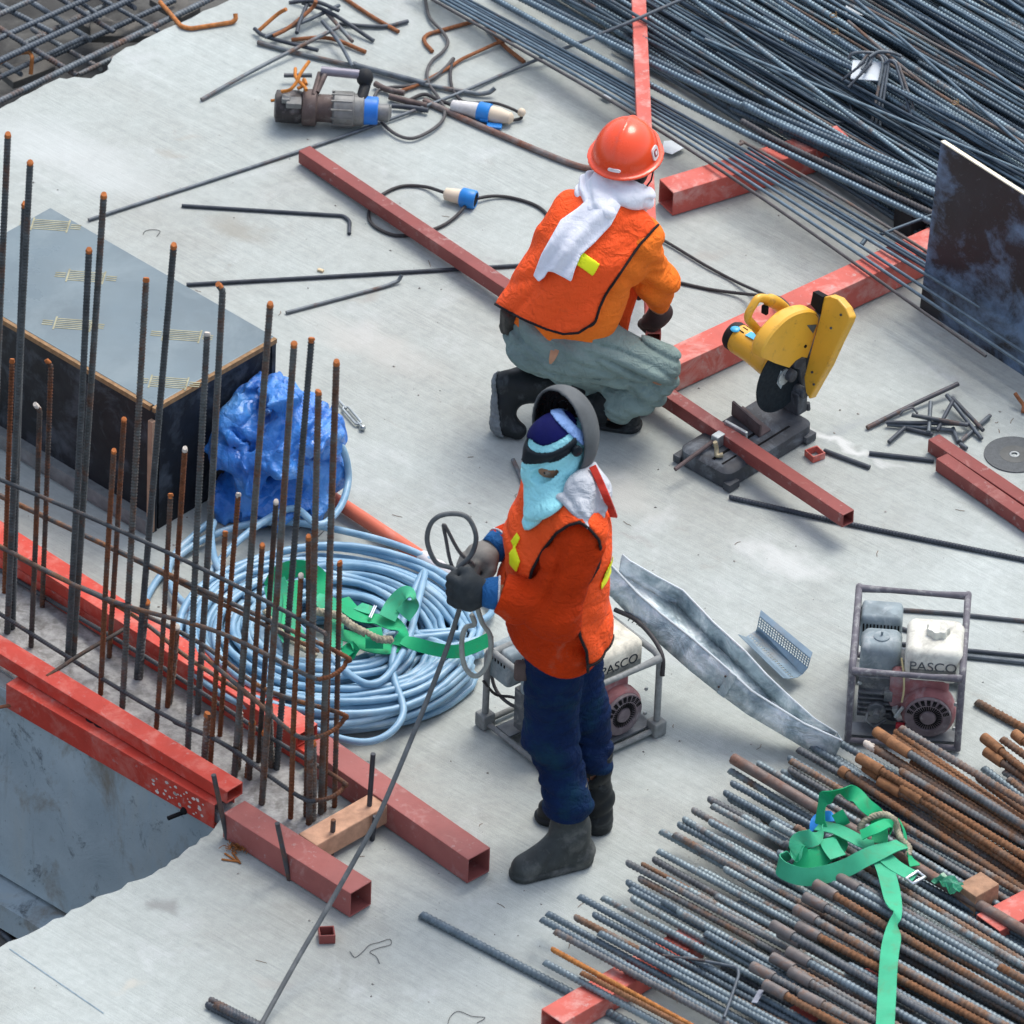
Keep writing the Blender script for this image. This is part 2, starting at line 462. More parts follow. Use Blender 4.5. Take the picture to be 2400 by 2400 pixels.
# ------------------------------------------------------------------ soft shapes: distance fields turned into meshes
_perm = np.random.default_rng(5).random((32, 32, 32)).astype(np.float32)
def vn(X, Y, Z):
    xi, yi, zi = np.floor(X).astype(int), np.floor(Y).astype(int), np.floor(Z).astype(int)
    fx, fy, fz = X-xi, Y-yi, Z-zi
    fx, fy, fz = fx*fx*(3-2*fx), fy*fy*(3-2*fy), fz*fz*(3-2*fz)
    xi &= 31; yi &= 31; zi &= 31
    x2, y2, z2 = (xi+1) & 31, (yi+1) & 31, (zi+1) & 31
    p = _perm
    c00 = p[xi, yi, zi]*(1-fx)+p[x2, yi, zi]*fx; c10 = p[xi, y2, zi]*(1-fx)+p[x2, y2, zi]*fx
    c01 = p[xi, yi, z2]*(1-fx)+p[x2, yi, z2]*fx; c11 = p[xi, y2, z2]*(1-fx)+p[x2, y2, z2]*fx
    c0 = c00*(1-fy)+c10*fy; c1 = c01*(1-fy)+c11*fy
    return c0*(1-fz)+c1*fz
def smin(a, b, k):
    h = np.clip(0.5+0.5*(b-a)/k, 0, 1)
    return b*(1-h)+a*h-k*h*(1-h)
def smax(a, b, k): return -smin(-a, -b, k)
def cone(P, a, b, ra, rb, frame=None):
    """round cone a-b; frame = (axis, squash) divides the distance along axis by squash"""
    a, b = A3(a), A3(b)
    if frame is not None:
        ax, sq = A3(frame[0]), frame[1]
        ax = ax/np.linalg.norm(ax)
        def tr(Q): return Q+np.multiply.outer((Q@ax)*(1/sq-1), ax)
        P, a, b = tr(P), tr(a), tr(b)
    ab = b-a; l2 = ab@ab
    if l2 < 1e-12:
        return np.linalg.norm(P-a, axis=-1)-ra
    t = np.clip(((P-a)@ab)/l2, 0, 1)
    return np.linalg.norm(P-a-t[..., None]*ab, axis=-1)-(ra+(rb-ra)*t)
def ell(P, c, rad, X, Y, Z):
    d = P-A3(c)
    q = np.stack([d@A3(X)/rad[0], d@A3(Y)/rad[1], d@A3(Z)/rad[2]], -1)
    k0 = np.linalg.norm(q, axis=-1)
    k1 = np.linalg.norm(q/np.array(rad), axis=-1)+1e-9
    return k0*(k0-1)/k1
def plane(P, p, n):
    n = A3(n); n = n/np.linalg.norm(n)
    return (P-A3(p))@n
def union(P, prims, k):
    d = None
    for pr in prims:
        x = cone(P, *pr)
        d = x if d is None else smin(d, x, k)
    return d
def surf(f, lo, hi, h):
    lo, hi = A3(lo), A3(hi)
    ax = [np.arange(lo[i], hi[i]+h, h, dtype=np.float32) for i in range(3)]
    nx, ny, nz = (len(a) for a in ax)
    Vv = np.empty((nx, ny, nz), np.float32)
    st = max(1, int(600000/(ny*nz)))
    for i in range(0, nx, st):
        g = np.stack(np.meshgrid(ax[0][i:i+st], ax[1], ax[2], indexing='ij'), -1)
        Vv[i:i+st] = f(g)
    s = Vv < 0
    cs = [s[i:nx-1+i, j:ny-1+j, k:nz-1+k] for i in (0, 1) for j in (0, 1) for k in (0, 1)]
    cnt = sum(c.astype(np.int8) for c in cs)
    act = (cnt > 0) & (cnt < 8)
    idx = -np.ones(act.shape, np.int64)
    I = np.argwhere(act)
    idx[act] = np.arange(len(I))
    acc = np.zeros((len(I), 3)); num = np.zeros(len(I))
    corners = [(i, j, k) for i in (0, 1) for j in (0, 1) for k in (0, 1)]
    val = {c: Vv[I[:, 0]+c[0], I[:, 1]+c[1], I[:, 2]+c[2]].astype(float) for c in corners}
    for a in corners:
        for d in range(3):
            if a[d] == 0:
                b = list(a); b[d] = 1; b = tuple(b)
                va, vb = val[a], val[b]
                m = (va < 0) != (vb < 0)
                t = np.where(m, va/np.where(m, va-vb, 1), 0)
                p = np.array(a, float)[None]+t[:, None]*(np.array(b)-np.array(a))[None]
                acc += p*m[:, None]; num += m
    vs = (I+acc/num[:, None])*h+lo
    fs = []
    for d in range(3):
        sl0 = [slice(1, n-1) for n in (nx, ny, nz)]; sl0[d] = slice(0, (nx, ny, nz)[d]-1)
        sl1 = list(sl0); sl1[d] = slice(1, (nx, ny, nz)[d])
        a, b = s[tuple(sl0)], s[tuple(sl1)]
        for flag in (True, False):
            E = np.argwhere((a != b) & (a == flag))
            if not len(E): continue
            off = np.array([1, 1, 1]); off[d] = 0
            E = E+off
            e1, e2 = [(1, 2), (2, 0), (0, 1)][d]
            q = []
            for o1, o2 in ((-1, -1), (0, -1), (0, 0), (-1, 0)):
                c = E.copy(); c[:, e1] += o1; c[:, e2] += o2
                q.append(idx[c[:, 0], c[:, 1], c[:, 2]])
            q = np.stack(q, 1)
            if not flag: q = q[:, ::-1]
            fs.append(q)
    return vs, np.concatenate(fs)
def largest(vs, fs):
    lab = np.arange(len(vs))
    while True:
        m = lab[fs].min(1); new = lab.copy()
        for k in range(4): np.minimum.at(new, fs[:, k], m)
        new = new[new]
        if (new == lab).all(): break
        lab = new
    keep = np.bincount(lab[fs[:, 0]]).argmax(); fs = fs[lab[fs[:, 0]] == keep]
    u, inv = np.unique(fs, return_inverse=True)
    return vs[u], inv.reshape(fs.shape)
def soft(name, f, lo, hi, h, mat, parent, relax=1, one=False):
    lo, hi = np.minimum(A3(lo), A3(hi)), np.maximum(A3(lo), A3(hi))
    vs, fs = surf(f, lo, hi, h)
    if not len(vs): print('EMPTY soft', name); return None
    if one: vs, fs = largest(vs, fs)
    for _ in range(relax):                                   # take the grid steps out of the surface
        acc = np.zeros_like(vs); n = np.zeros(len(vs))
        for k in range(4):
            for j in (k-1, (k+1) % 4):
                np.add.at(acc, fs[:, k], vs[fs[:, j]]); np.add.at(n, fs[:, k], 1)
        vs = vs*0.4+0.6*acc/n[:, None]
    mb = MB(); mb.v = [vs]; mb.f = fs.tolist(); mb.mi = [0]*len(fs); mb.n = len(vs)
    return mb.build(name, mat, parent, smooth=True)
# ------------------------------------------------------------------ the setting
CONC = concrete_mat()
def jag(p, q, n, amp):
    p, q = V(p), V(q); d = q-p; s = V((-d.y, d.x)).normalized()
    return [p+d*(i/n)+s*random.uniform(-amp, amp)*(0 < i < n) for i in range(n)]
edge_px = jag((402, 1566), (300, 1640), 9, 4)+jag((300, 1640), (170, 1702), 9, 4)+jag((170, 1702), (0, 1787), 10, 3)+jag((0, 1787), (-700, 2130), 20, 4)
far_px = jag((433, 0), (287, 67), 6, 2)+jag((287, 67), (222, 98), 4, 3)+[V((213, 107)), V((209, 117)), V((203, 124)), V((205, 131)), V((194, 138)), V((182, 141)), V((172, 148)), V((160, 147)), V((140, 145)), V((126, 149)), V((113, 147)), V((100, 153)), V((84, 160)), V((67, 170))]+jag((67, 170), (0, 205), 5, 2)+jag((0, 205), (-900, 640), 12, 3)
_wa, _wb = G(11, 1290, .05), G(404, 1519, .05)                 # the wall face stands 25 mm behind the front of the tube hung on it
_wd = (_wb-_wa).normalized(); _wn = V((-_wd.y, _wd.x, 0)).normalized()
wfA, wfB = _wa-_wd*2.2+_wn*.025, _wb+_wd*.045+_wn*.025
wfA.z = wfB.z = 0
_sA, _sB = pix(wfA+_wn*.004), pix(wfB-_wd*.03+_wn*.004)
loop = edge_px+[V((-700, 2130)), V((-700, 2900)), V((3000, 2900)), V((3000, -900)), V((900, -900)), V((760, -140))]+far_px+[V((-900, 640)), V(_sA), V(_sB)]
mb = MB(); mb.prism([G(p.x, p.y, 0) for p in loop], (0, 0, -0.17))
tag(mb.build('concrete_slab', CONC, smooth=0, origin=V((0, 0, 0))), kind='structure', label='pale broom finished concrete floor slab of the building site')

_slab = [o for o in COL.objects if o.name == 'concrete_slab'][0]
mb = MB(); qa, qb = G(18, 1790, .0015), G(196, 1912, .0015); qd = (qb-qa).normalized(); qn = V((-qd.y, qd.x, 0))
mb.add([qa+qn*.002, qa-qn*.002, qb-qn*.002, qb+qn*.002], [(0, 1, 2, 3)]); mb.build('chalk_line', M('blue chalk', (.22, .30, .36), .95, var=.3, scale=60), _slab, smooth=0)
LOW = M('lower deck board', (0.05, 0.05, 0.048), 0.85, var=0.5, scale=5, dirt=(0.14, 0.14, 0.13), dirtamt=0.5, dirtscale=3, bumps=0.4, bscale=40)
mb = MB(); c0 = G(-300, -500, -0.32)
mb.box((c0.x-2, c0.y+.5, -0.34), (9, 6.4, 0.04))
tag(mb.build('lower_deck', LOW), kind='structure', label='dark board deck under the bar mat beyond the slab edge')
GRD = M('site ground', (0.035, 0.035, 0.036), 0.95, var=0.6, scale=6, dirt=(0.16, 0.16, 0.155), dirtamt=0.35, dirtscale=4, bumps=0.6, bscale=25)
mb = MB(); mb.add([(-60, -60, -1.05), (60, -60, -1.05), (60, 60, -1.05), (-60, 60, -1.05)], [(0, 1, 2, 3)])
tag(mb.build('ground', GRD, smooth=0), kind='structure', label='dark littered ground far below the slab')

# wall that the starter bars grow out of
def wall_mat():
    m, ns, ls, b = nmat('wall concrete')
    tc = ns.new('ShaderNodeTexCoord'); v = tc.outputs['Object']
    c = ramp(ns, ls, noise(ns, ls, v, 3, 6, 0.6), [(0.3, (0.31, 0.385, 0.42)), (0.7, (0.46, 0.54, 0.57))])
    run = mapping(ns, ls, v, scale=(7, 7, 1.1))
    c = mixc(ns, ls, ramp(ns, ls, noise(ns, ls, run, 1, 6, 0.65, 0.3), [(0.52, (0, 0, 0)), (0.72, (0.5, 0.5, 0.5))]), c, (0.47, 0.48, 0.43))
    ru = noise(ns, ls, mapping(ns, ls, v, loc=(4, 2, 1), scale=(1, 1, 0.7)), 4.2, 7, 0.7, 0.4)
    c = mixc(ns, ls, ramp(ns, ls, ru, [(0.52, (0, 0, 0)), (0.68, (0.75, 0.75, 0.75))]), c, (0.20, 0.15, 0.09))
    dk = noise(ns, ls, mapping(ns, ls, v, loc=(1, 6, 3)), 5.0, 8, 0.75, 0.6)
    c = mixc(ns, ls, ramp(ns, ls, dk, [(0.57, (0, 0, 0)), (0.68, (0.85, 0.85, 0.85))]), c, (0.045, 0.05, 0.055))
    c = mixc(ns, ls, ramp(ns, ls, noise(ns, ls, v, 70, 3, 0.7), [(0.66, (0, 0, 0)), (0.74, (0.7, 0.7, 0.7))]), c, (0.06, 0.065, 0.07))
    dr = noise(ns, ls, mapping(ns, ls, v, loc=(2, 3, 0), scale=(9, 9, .8)), 1, 6, .7, .2)
    c = mixc(ns, ls, ramp(ns, ls, dr, [(.56, (0, 0, 0)), (.70, (.6, .6, .6))]), c, (.17, .17, .15))
    ls.new(c, b.inputs['Base Color']); b.inputs['Roughness'].default_value = 0.8
    bump(ns, ls, dk, 0.3, 0.02, b)
    MATS['wall concrete'] = m
    return m
WALLM = wall_mat()
pA, pB = wfA, wfB
wt = thing('concrete_wall', (pA+pB)/2+V((0, 0, -0.75)), 'grey stained concrete wall below the red tubes with starter bars growing from its top', 'wall')
back = VDIR*0.36
mb = MB(); mb.prism([pA+V((0, 0, -0.78)), pB+V((0, 0, -0.78)), pB+back+V((0, 0, -0.78)), pA+back+V((0, 0, -0.78))], (0, 0, 0.60))
mb.prism([pA+V((0, 0, -0.1805)), pB+V((0, 0, -0.18)), pB+VDIR*0.02+V((0, 0, -0.18)), pA+VDIR*0.02+V((0, 0, -0.18))], (0, 0, 0.175))
mb.build('wall_face', WALLM, wt, smooth=0)
ROUGH = M('rough poured concrete', (0.36, 0.365, 0.36), 0.95, var=0.35, scale=30, dirt=(0.13, 0.125, 0.115), dirtamt=0.5, dirtscale=16, bumps=1.0, bscale=60)
top_px = [(-500, 945), (0, 1262), (402, 1520), (450, 1553), (568, 1588), (640, 1538), (560, 1455), (0, 1075), (-500, 735)]
nb = MB(); tp = [G(x, y, 0.006) for x, y in top_px]
nb.prism(tp, (0, 0, -0.005)); nb.build('wall_top', ROUGH, wt, smooth=0)
mb = MB(); pa2, pb2 = pA-VDIR*0.10+V((0, 0, -0.80)), pB-VDIR*0.10+V((0, 0, -0.80))
mb.prism([pa2, pb2, pb2+VDIR*0.45, pa2+VDIR*0.45], (0, 0, -0.10)); mb.build('footing', WALLM, wt, smooth=0)

# ------------------------------------------------------------------ red steel tubes
def paint(name, col, scuff, amt=0.4, rough=0.45): return M(name, col, rough, var=0.13, scale=8, dirt=scuff, dirtamt=amt, dirtscale=9, bumps=0.15, bscale=60, splash=tuple(x*.6+.12 for x in scuff))
RED = paint('bright red primer', (0.53, 0.060, 0.040), (0.60, 0.20, 0.16), 0.48)
PINK = paint('dusty red primer', (0.52, 0.115, 0.09), (0.60, 0.37, 0.33), 0.42, 0.6)
BRN = paint('brown red primer', (0.30, 0.095, 0.085), (0.42, 0.24, 0.22), 0.22, 0.5)
BRN2 = paint('maroon primer', (0.235, 0.062, 0.055), (0.36, 0.18, 0.16), 0.2, 0.45)
BLK = M('soot and gap shade', (0.012, 0.012, 0.014), 0.9)
def beam(name, p0, p1, h0, h1, w, h, mat, label, group, cat='steel tube', t=0.005, **kw):
    a, b = G(*p0, h0), G(*p1, h1)
    d = (b-a).normalized(); n = V((-d.y, d.x, 0)).normalized()
    if n.y < 0: n = -n
    mb = MB(); mb.rhs(a, b, n, w, h, t)
    o = mb.build(name, mat, smooth=0, bevel=0.004, seg=2)
    return tag(o, label, cat, group), a, b, d, n
GR = 'red painted square steel tubes'
t1, a1, b1, d1, n1 = beam('steel_tube', (-170, 1130), (428, 1494), 0.105, 0.105, 0.075, 0.05, RED, 'bright red tube lying highest along the front of the starter bars', GR)
t2, a2, b2, d2, n2 = beam('steel_tube', (11, 1290), (404, 1519), 0.050, 0.050, 0.10, 0.098, RED, 'bright red tube with white paint flecks hung on the grey wall face', GR)
_, a3, b3, d3, n3 = beam('steel_tube', (-160, 925), (560, 1388), 0.115, 0.115, 0.095, 0.05, RED, 'bright red tube along the back of the starter bars, upper of two', GR)
_, a3b, b3b, _, _ = beam('steel_tube', (-160, 950), (575, 1420), 0.062, 0.062, 0.10, 0.058, RED, 'darker red tube along the back of the starter bars, lower of two', GR)
_, a4, b4, d4, n4 = beam('steel_tube', (421, 1534), (661, 1686), 0.102, 0.102, 0.098, 0.098, BRN, 'brown red tube with open end nearest the bottom edge, stakes beside it', GR)
_, a5, b5, d5, n5 = beam('steel_tube', (575, 1408), (883, 1622), 0.102, 0.102, 0.098, 0.098, BRN, 'brown red tube with open end beside the standing worker\'s boots', GR)
fl = MB()
for i in range(34):
    t = random.choice((random.uniform(.70, .82), random.uniform(.82, .95))); p = a2.lerp(b2, t)+V((0, 0, -random.uniform(0.012, 0.085)))-n2*0.0006
    r = random.uniform(.002, .007); ang = random.uniform(0, 6)
    pts = [p+d2*(r*1.6*math.cos(ang+k*1.05)*random.uniform(.6, 1.1))+V((0, 0, r*math.sin(ang+k*1.05))) for k in range(6)]
    fl.add(pts, [(0, 1, 2, 3, 4, 5)])
fo = fl.build('bare_patches', M('bare primer', (0.62, 0.55, 0.50), 0.7), t2, smooth=0)
for s, (t, zz) in enumerate(((0.36, .0), (0.40, -.0), (0.985, 0), (0.97, -.02))):
    wd = MB(); wd.ball(a2.lerp(b2, t)+n2*(0.05 if s < 2 else 0.06)+V((0, 0, -0.003+zz)), 0.018, 10, (1.3, .8, .4), X=d2, Y=n2, Z=V((0, 0, 1))); wd.build('burn_mark', BLK, t2)
mb = MB(); s0 = a2.lerp(b2, .86)-n2*0.0+V((0, 0, -.105)); mb.tube([s0-n2*.055-d2*.02, s0+n2*.03], .0075); 
mb.ball(s0+V((0, 0, .012)), .014, 8)
tag(mb.build('short_rod', MATS.get('soot and gap shade')), 'short dark rod welded under the red wall tube, pointing out over the pit', 'steel rod')
mb = MB(); s0 = a2.lerp(b2, .03)+V((0, 0, -.08)); mb.tube([s0-n2*.09-d2*.06, s0+n2*.02], .006)
tag(mb.build('short_rod', M('rusty rod', (0.22, 0.09, 0.05), 0.8)), 'thin rusty rod poking from the wall at the left picture edge', 'steel rod')

# beams in the middle and on the right
_, aA, bA, dA, nA = beam('steel_tube', (1271, 364), (1606, 262), 0.102, 0.102, 0.098, 0.098, PINK, 'dusty red open ended tube right of the helmet, under the long bars', GR)
_, aB, bB, dB, nB = beam('steel_tube', (1120, 763), (1790, 452), 0.115, 0.115, 0.10, 0.11, PINK, 'long dusty red tube behind the yellow chop saw, running under the bars', GR)
_, aC, bC, dC, nC = beam('steel_tube', (563, 284), (1590, 972), 0.060, 0.128, 0.052, 0.052, BRN2, 'long maroon tube lying on the chop saw base, passing under the crouching worker', GR)
_, aD, bD, dD, nD = beam('steel_tube', (1751, 829), (2080, 1052), 0.056, 0.056, 0.052, 0.052, BRN2, 'maroon tube at the right edge nearest the scrap rods', GR)
_, aE, bE, dE, nE = beam('steel_tube', (1766, 865), (2080, 1084), 0.056, 0.056, 0.052, 0.052, BRN2, 'maroon tube at the right edge, the nearer of a touching pair', GR)
# the tube in the crouching worker's hand, running away from him
pa, pb = G(1219, 628, 0.27), G(1190, -40, 0.10)
mb = MB(); mb.rhs(pa, pb, V((1, 0, 0)), 0.052, 0.048, 0.005)
tag(mb.build('steel_tube', PINK, smooth=0, bevel=.004), 'pale pinkish tube held up by the crouching worker, running away past his helmet', 'steel tube', GR)
# dunnage under the pile of bars at the bottom right
beam('steel_tube', (1062, 1931), (1330, 1775), 0.075, 0.075, 0.098, 0.07, PINK, 'dusty red tube end under the bars at the bottom edge, leftmost of the dunnage', GR)
beam('steel_tube', (1500, 1945), (1720, 1830), 0.075, 0.075, 0.098, 0.07, PINK, 'dusty red tube under the middle of the coupled bars at the bottom edge', GR)
beam('steel_tube', (1886, 1757), (2096, 1647), 0.118, 0.118, 0.11, 0.10, PINK, 'dusty red tube under the bars beside the wooden block at the right edge', GR)

def offcut(x, y, s, hh, ang, mat, label):
    c = G(x, y, 0); e1 = V((math.cos(ang), math.sin(ang), 0)); e2 = V((-e1.y, e1.x, 0)); z = V((0, 0, 1))
    mb = MB(); a = c-e1*s/2-e2*s/2+z*0.0005
    mb.rhs(a, a+z*hh, e2, s, s, 0.005)
    return tag(mb.build('tube_offcut', mat, smooth=0, bevel=.002), label, 'tube offcut', 'short offcuts of red square tube')
offcut(616, 1772, .052, .034, R(8), BRN2, 'short maroon tube offcut standing on the slab near the bottom edge')
offcut(1537, 863, .052, .026, R(35), PINK, 'short red tube offcut standing beside the chop saw base')

# timber spacer between the two brown tubes, stakes, tie wire
WOOD = M('spacer timber', (0.50, 0.29, 0.19), 0.75, var=0.3, scale=20, dirt=(0.30, 0.16, 0.10), dirtamt=0.3, bumps=0.3, bscale=50)
mb = MB(); q0, q1 = G(592, 1592, .095), G(733, 1512, .095)
d = (q1-q0); d.z = 0; L = d.length; d.normalize(); n = V((-d.y, d.x, 0))
mb.box((q0+q1)/2-V((0, 0, .037))+n*.03, (L, .085, .074), X=d, Y=n)
sp = tag(mb.build('timber_spacer', WOOD, smooth=0, bevel=.004), 'pale timber spacer wedged between two brown red tubes', 'timber block')
STAKE = rebar_mat('stake steel', (0.065, 0.07, 0.08), (0.16, 0.07, 0.035), 0.35)
STK = 'short steel stakes beside the tubes'
for (x0, y0, x1, y1, g, lab) in ((429, 1583, 403, 1462, 0, 'dark leaning stake at the joint of the red and brown tubes'), (546, 1660, 523, 1553, 0, 'dark leaning stake in front of the nearest brown tube'),
                                (625, 1612, 629, 1547, 0, 'short upright stake in front of the timber spacer'), (697, 1600, 706, 1420, 40, 'short stake standing behind the brown tube by the hose coil'), (702, 1585, 708, 1540, 0, 'rusty stake nailed to the timber spacer')):
    b0 = G(x0, y0, 0); hgt = (y0-y1)/455*1.0
    t0 = G(x1, y1, hgt)
    if g: b0 = G(699, 1600, 0); t0 = G(704, 1422, .30); b0 = V((t0.x-.01, t0.y-.01, 0))
    mb = rebar_mb([b0, t0], .0085, ribbed=False)
    tag(mb.build('steel_stake', STAKE, smooth=50), lab, 'steel stake', STK)
RUST = M('loose rust', (0.30, 0.115, 0.035), 0.95, var=0.5, scale=40, bumps=0.6, bscale=150)
mb = MB()
for i in range(90):
    c = G(452+random.gauss(0, 13), 1597+random.gauss(0, 6), random.uniform(.002, .016)); a = random.uniform(0, 3.1); l = random.uniform(.012, .03)
    v = V((math.cos(a), math.sin(a), random.uniform(-.2, .2)))*l
    mb.tube([c-v/2, c+V((0, 0, .004)), c+v/2], .0016, 4)
tag(mb.build('tie_wire_scraps', RUST), 'small heap of rusty tie wire scraps against the brown tube', 'wire scraps', kind='stuff')
for (x0, y0, x1, y1, lab) in ((418, 1621, 452, 1626, 'rusty nail lying on the slab, longest of three'), (424, 1610, 454, 1629, 'rusty nail crossing another on the slab'), (438, 1608, 452, 1626, 'short steep rusty nail beside the wire scraps')):
    mb = MB(); mb.tube([G(x0, y0, .004), G(x1, y1, .004)], .0035, 6)
    tag(mb.build('nail', RUST), lab, 'nail', 'rusty nails on the slab')

# ------------------------------------------------------------------ plywood formwork box
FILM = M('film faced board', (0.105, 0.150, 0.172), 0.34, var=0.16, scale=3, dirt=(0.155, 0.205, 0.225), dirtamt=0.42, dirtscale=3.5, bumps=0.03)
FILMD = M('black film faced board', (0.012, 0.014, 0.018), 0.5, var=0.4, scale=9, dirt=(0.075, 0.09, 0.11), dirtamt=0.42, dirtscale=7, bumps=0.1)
PLYE = M('plywood edge', (0.27, 0.165, 0.085), 0.8, var=0.3, scale=60)
BATT = M('grey batten', (0.17, 0.18, 0.18), 0.8, var=0.3, scale=20)
HB = 0.515
kA, kB, kC = G(95, 392, HB), G(522, 638, HB), G(303, 777, HB)
ku, kv = (kC-kA+(kB-kC)), (kB-kC)
xu = (kB-kA).normalized(); xv = V((-xu.y, xu.x, 0)); wv = abs((kB-kC).dot(xv))
kC = kB-xv*wv if (kC-kB).dot(xv) < 0 else kB+xv*wv
lu = (kB-kA).length
k0 = kA                              # far left corner; the box runs on out of the picture
yv = (kC-kB).normalized()
kD = k0+yv*wv
bx = thing('formwork_box', V(((kA.x+kC.x)/2, (kA.y+kC.y)/2, 0)), 'long black plywood formwork box with a blue grey top, left of the blue tarpaulin', 'formwork')
z = V((0, 0, 1)); T = .018
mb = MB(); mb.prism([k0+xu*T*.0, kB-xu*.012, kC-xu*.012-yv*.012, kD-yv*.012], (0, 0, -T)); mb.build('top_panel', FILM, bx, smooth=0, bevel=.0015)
mb = MB()                            # the plywood edges that frame the top
mb.box((kB+kC)/2-xu*.005-z*(T/2+.0015), (.014, wv, T), X=xu, Y=yv)
mb.box((kD+kC)/2-yv*.005-xu*.01-z*(T/2+.0015), (lu-.02, .014, T), X=xu, Y=yv); mb.build('board_edges', PLYE, bx, smooth=0)
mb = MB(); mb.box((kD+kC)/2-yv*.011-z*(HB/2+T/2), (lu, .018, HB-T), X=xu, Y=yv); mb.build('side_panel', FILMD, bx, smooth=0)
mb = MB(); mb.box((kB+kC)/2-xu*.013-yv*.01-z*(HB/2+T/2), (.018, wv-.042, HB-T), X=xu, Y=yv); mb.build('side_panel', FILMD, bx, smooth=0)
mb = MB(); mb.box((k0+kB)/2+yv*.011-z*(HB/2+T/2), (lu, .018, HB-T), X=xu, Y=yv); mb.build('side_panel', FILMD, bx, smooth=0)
mb = MB(); mb.box((kD+kC)/2+yv*.016-z*(HB-.045), (lu, .036, .045), X=xu, Y=yv); mb.box((kD+kC)/2+yv*.012-z*(HB-.012), (lu, .028, .022), X=xu, Y=yv); mb.build('bottom_batten', BATT, bx, smooth=0)
mb = MB(); mb.box(kC-xu*.005+yv*.006-z*(HB/2+.02), (.02, .018, HB-.06), X=xu, Y=yv); mb.build('corner_batten', M('pale batten', (0.34, 0.22, 0.15), 0.8), bx, smooth=0)
GOLD = M('printed mark', (0.31, 0.30, 0.20), 0.6, var=0.35, scale=30)
mk = MB()
def mark(x, y, s=1.0):
    c = G(x, y, HB)+z*.0008
    ex, ey = V((1, -.06, 0)).normalized(), V((.12, 1, 0)).normalized()
    def bar(u, v, lu_, lv_): mk.box(c+ex*u*s+ey*v*s, (lu_*s, lv_*s, .0006), X=ex, Y=ey)
    for k in range(6): bar(0.0+(.002 if k % 2 else 0), -.026+k*.0105, .115, .0042)
    bar(-.06, 0, .006, .075); bar(.06, 0, .006, .075)
    for k in (-1, 0, 1): bar(-.085, k*.011, .035, .005); bar(.085, k*.011, .035, .005)
for x, y in ((162, 522), (138, 612), (343, 633), (95, 425), (318, 722)):
    mk = MB(); mark(x, y, 1.02); mk.build('printed_mark', GOLD, bx, smooth=0)

# leaning black plywood sheet on the right
e0, e1 = G(1735, 581, 0.0), G(1935, 712, 0.0)
du = (e1-e0).normalized(); tl = G(1775, 268, 0.60); dv = (tl-e0)
dv -= du*dv.dot(du)*0.0
nn = du.cross(dv).normalized()
pl = thing('plywood_sheet', e0+du*.4, 'big black smeared plywood sheet leaning over the bars at the right edge', 'plywood sheet')
def smear():
    m, ns, ls, b = nmat('smeared black board')
    tc = ns.new('ShaderNodeTexCoord'); v = tc.outputs['Object']
    c = ramp(ns, ls, noise(ns, ls, v, 5, 7, 0.7, 0.3), [(0.3, (0.006, 0.007, 0.010)), (0.62, (0.012, 0.015, 0.022)), (0.8, (0.035, 0.042, 0.055))])
    c = mixc(ns, ls, ramp(ns, ls, noise(ns, ls, mapping(ns, ls, v, loc=(2.4, 1, .3), scale=(1, 1, 1.4)), 3.4, 8, 0.70, 0.25), [(0.47, (0, 0, 0)), (0.62, (1, 1, 1))]), c, (0.11, 0.18, 0.28))
    c = mixc(ns, ls, ramp(ns, ls, noise(ns, ls, v, 60, 4, 0.75), [(0.62, (0, 0, 0)), (0.72, (0.6, 0.6, 0.6))]), c, (0.10, 0.12, 0.14))
    ls.new(c, b.inputs['Base Color']); b.inputs['Roughness'].default_value = 0.38
    MATS['smeared'] = m
    return m
SM = smear()
ext = nn*.018 if nn.y > 0 else -nn*.018
mb = MB(); mb.prism([e0, e0+du*1.2, e0+du*1.2+dv, e0+dv], ext); mb.build('board', SM, pl, smooth=0, bevel=.001)
mb = MB(); m0 = e0+dv*1.0006-ext*.05; mb.prism([m0, m0+du*1.2, m0+du*1.2+ext*1.1, m0+ext*1.1], dv.normalized()*.004); mb.build('top_edge', M('cream edge', (0.75, 0.70, 0.55), 0.6), pl, smooth=0)
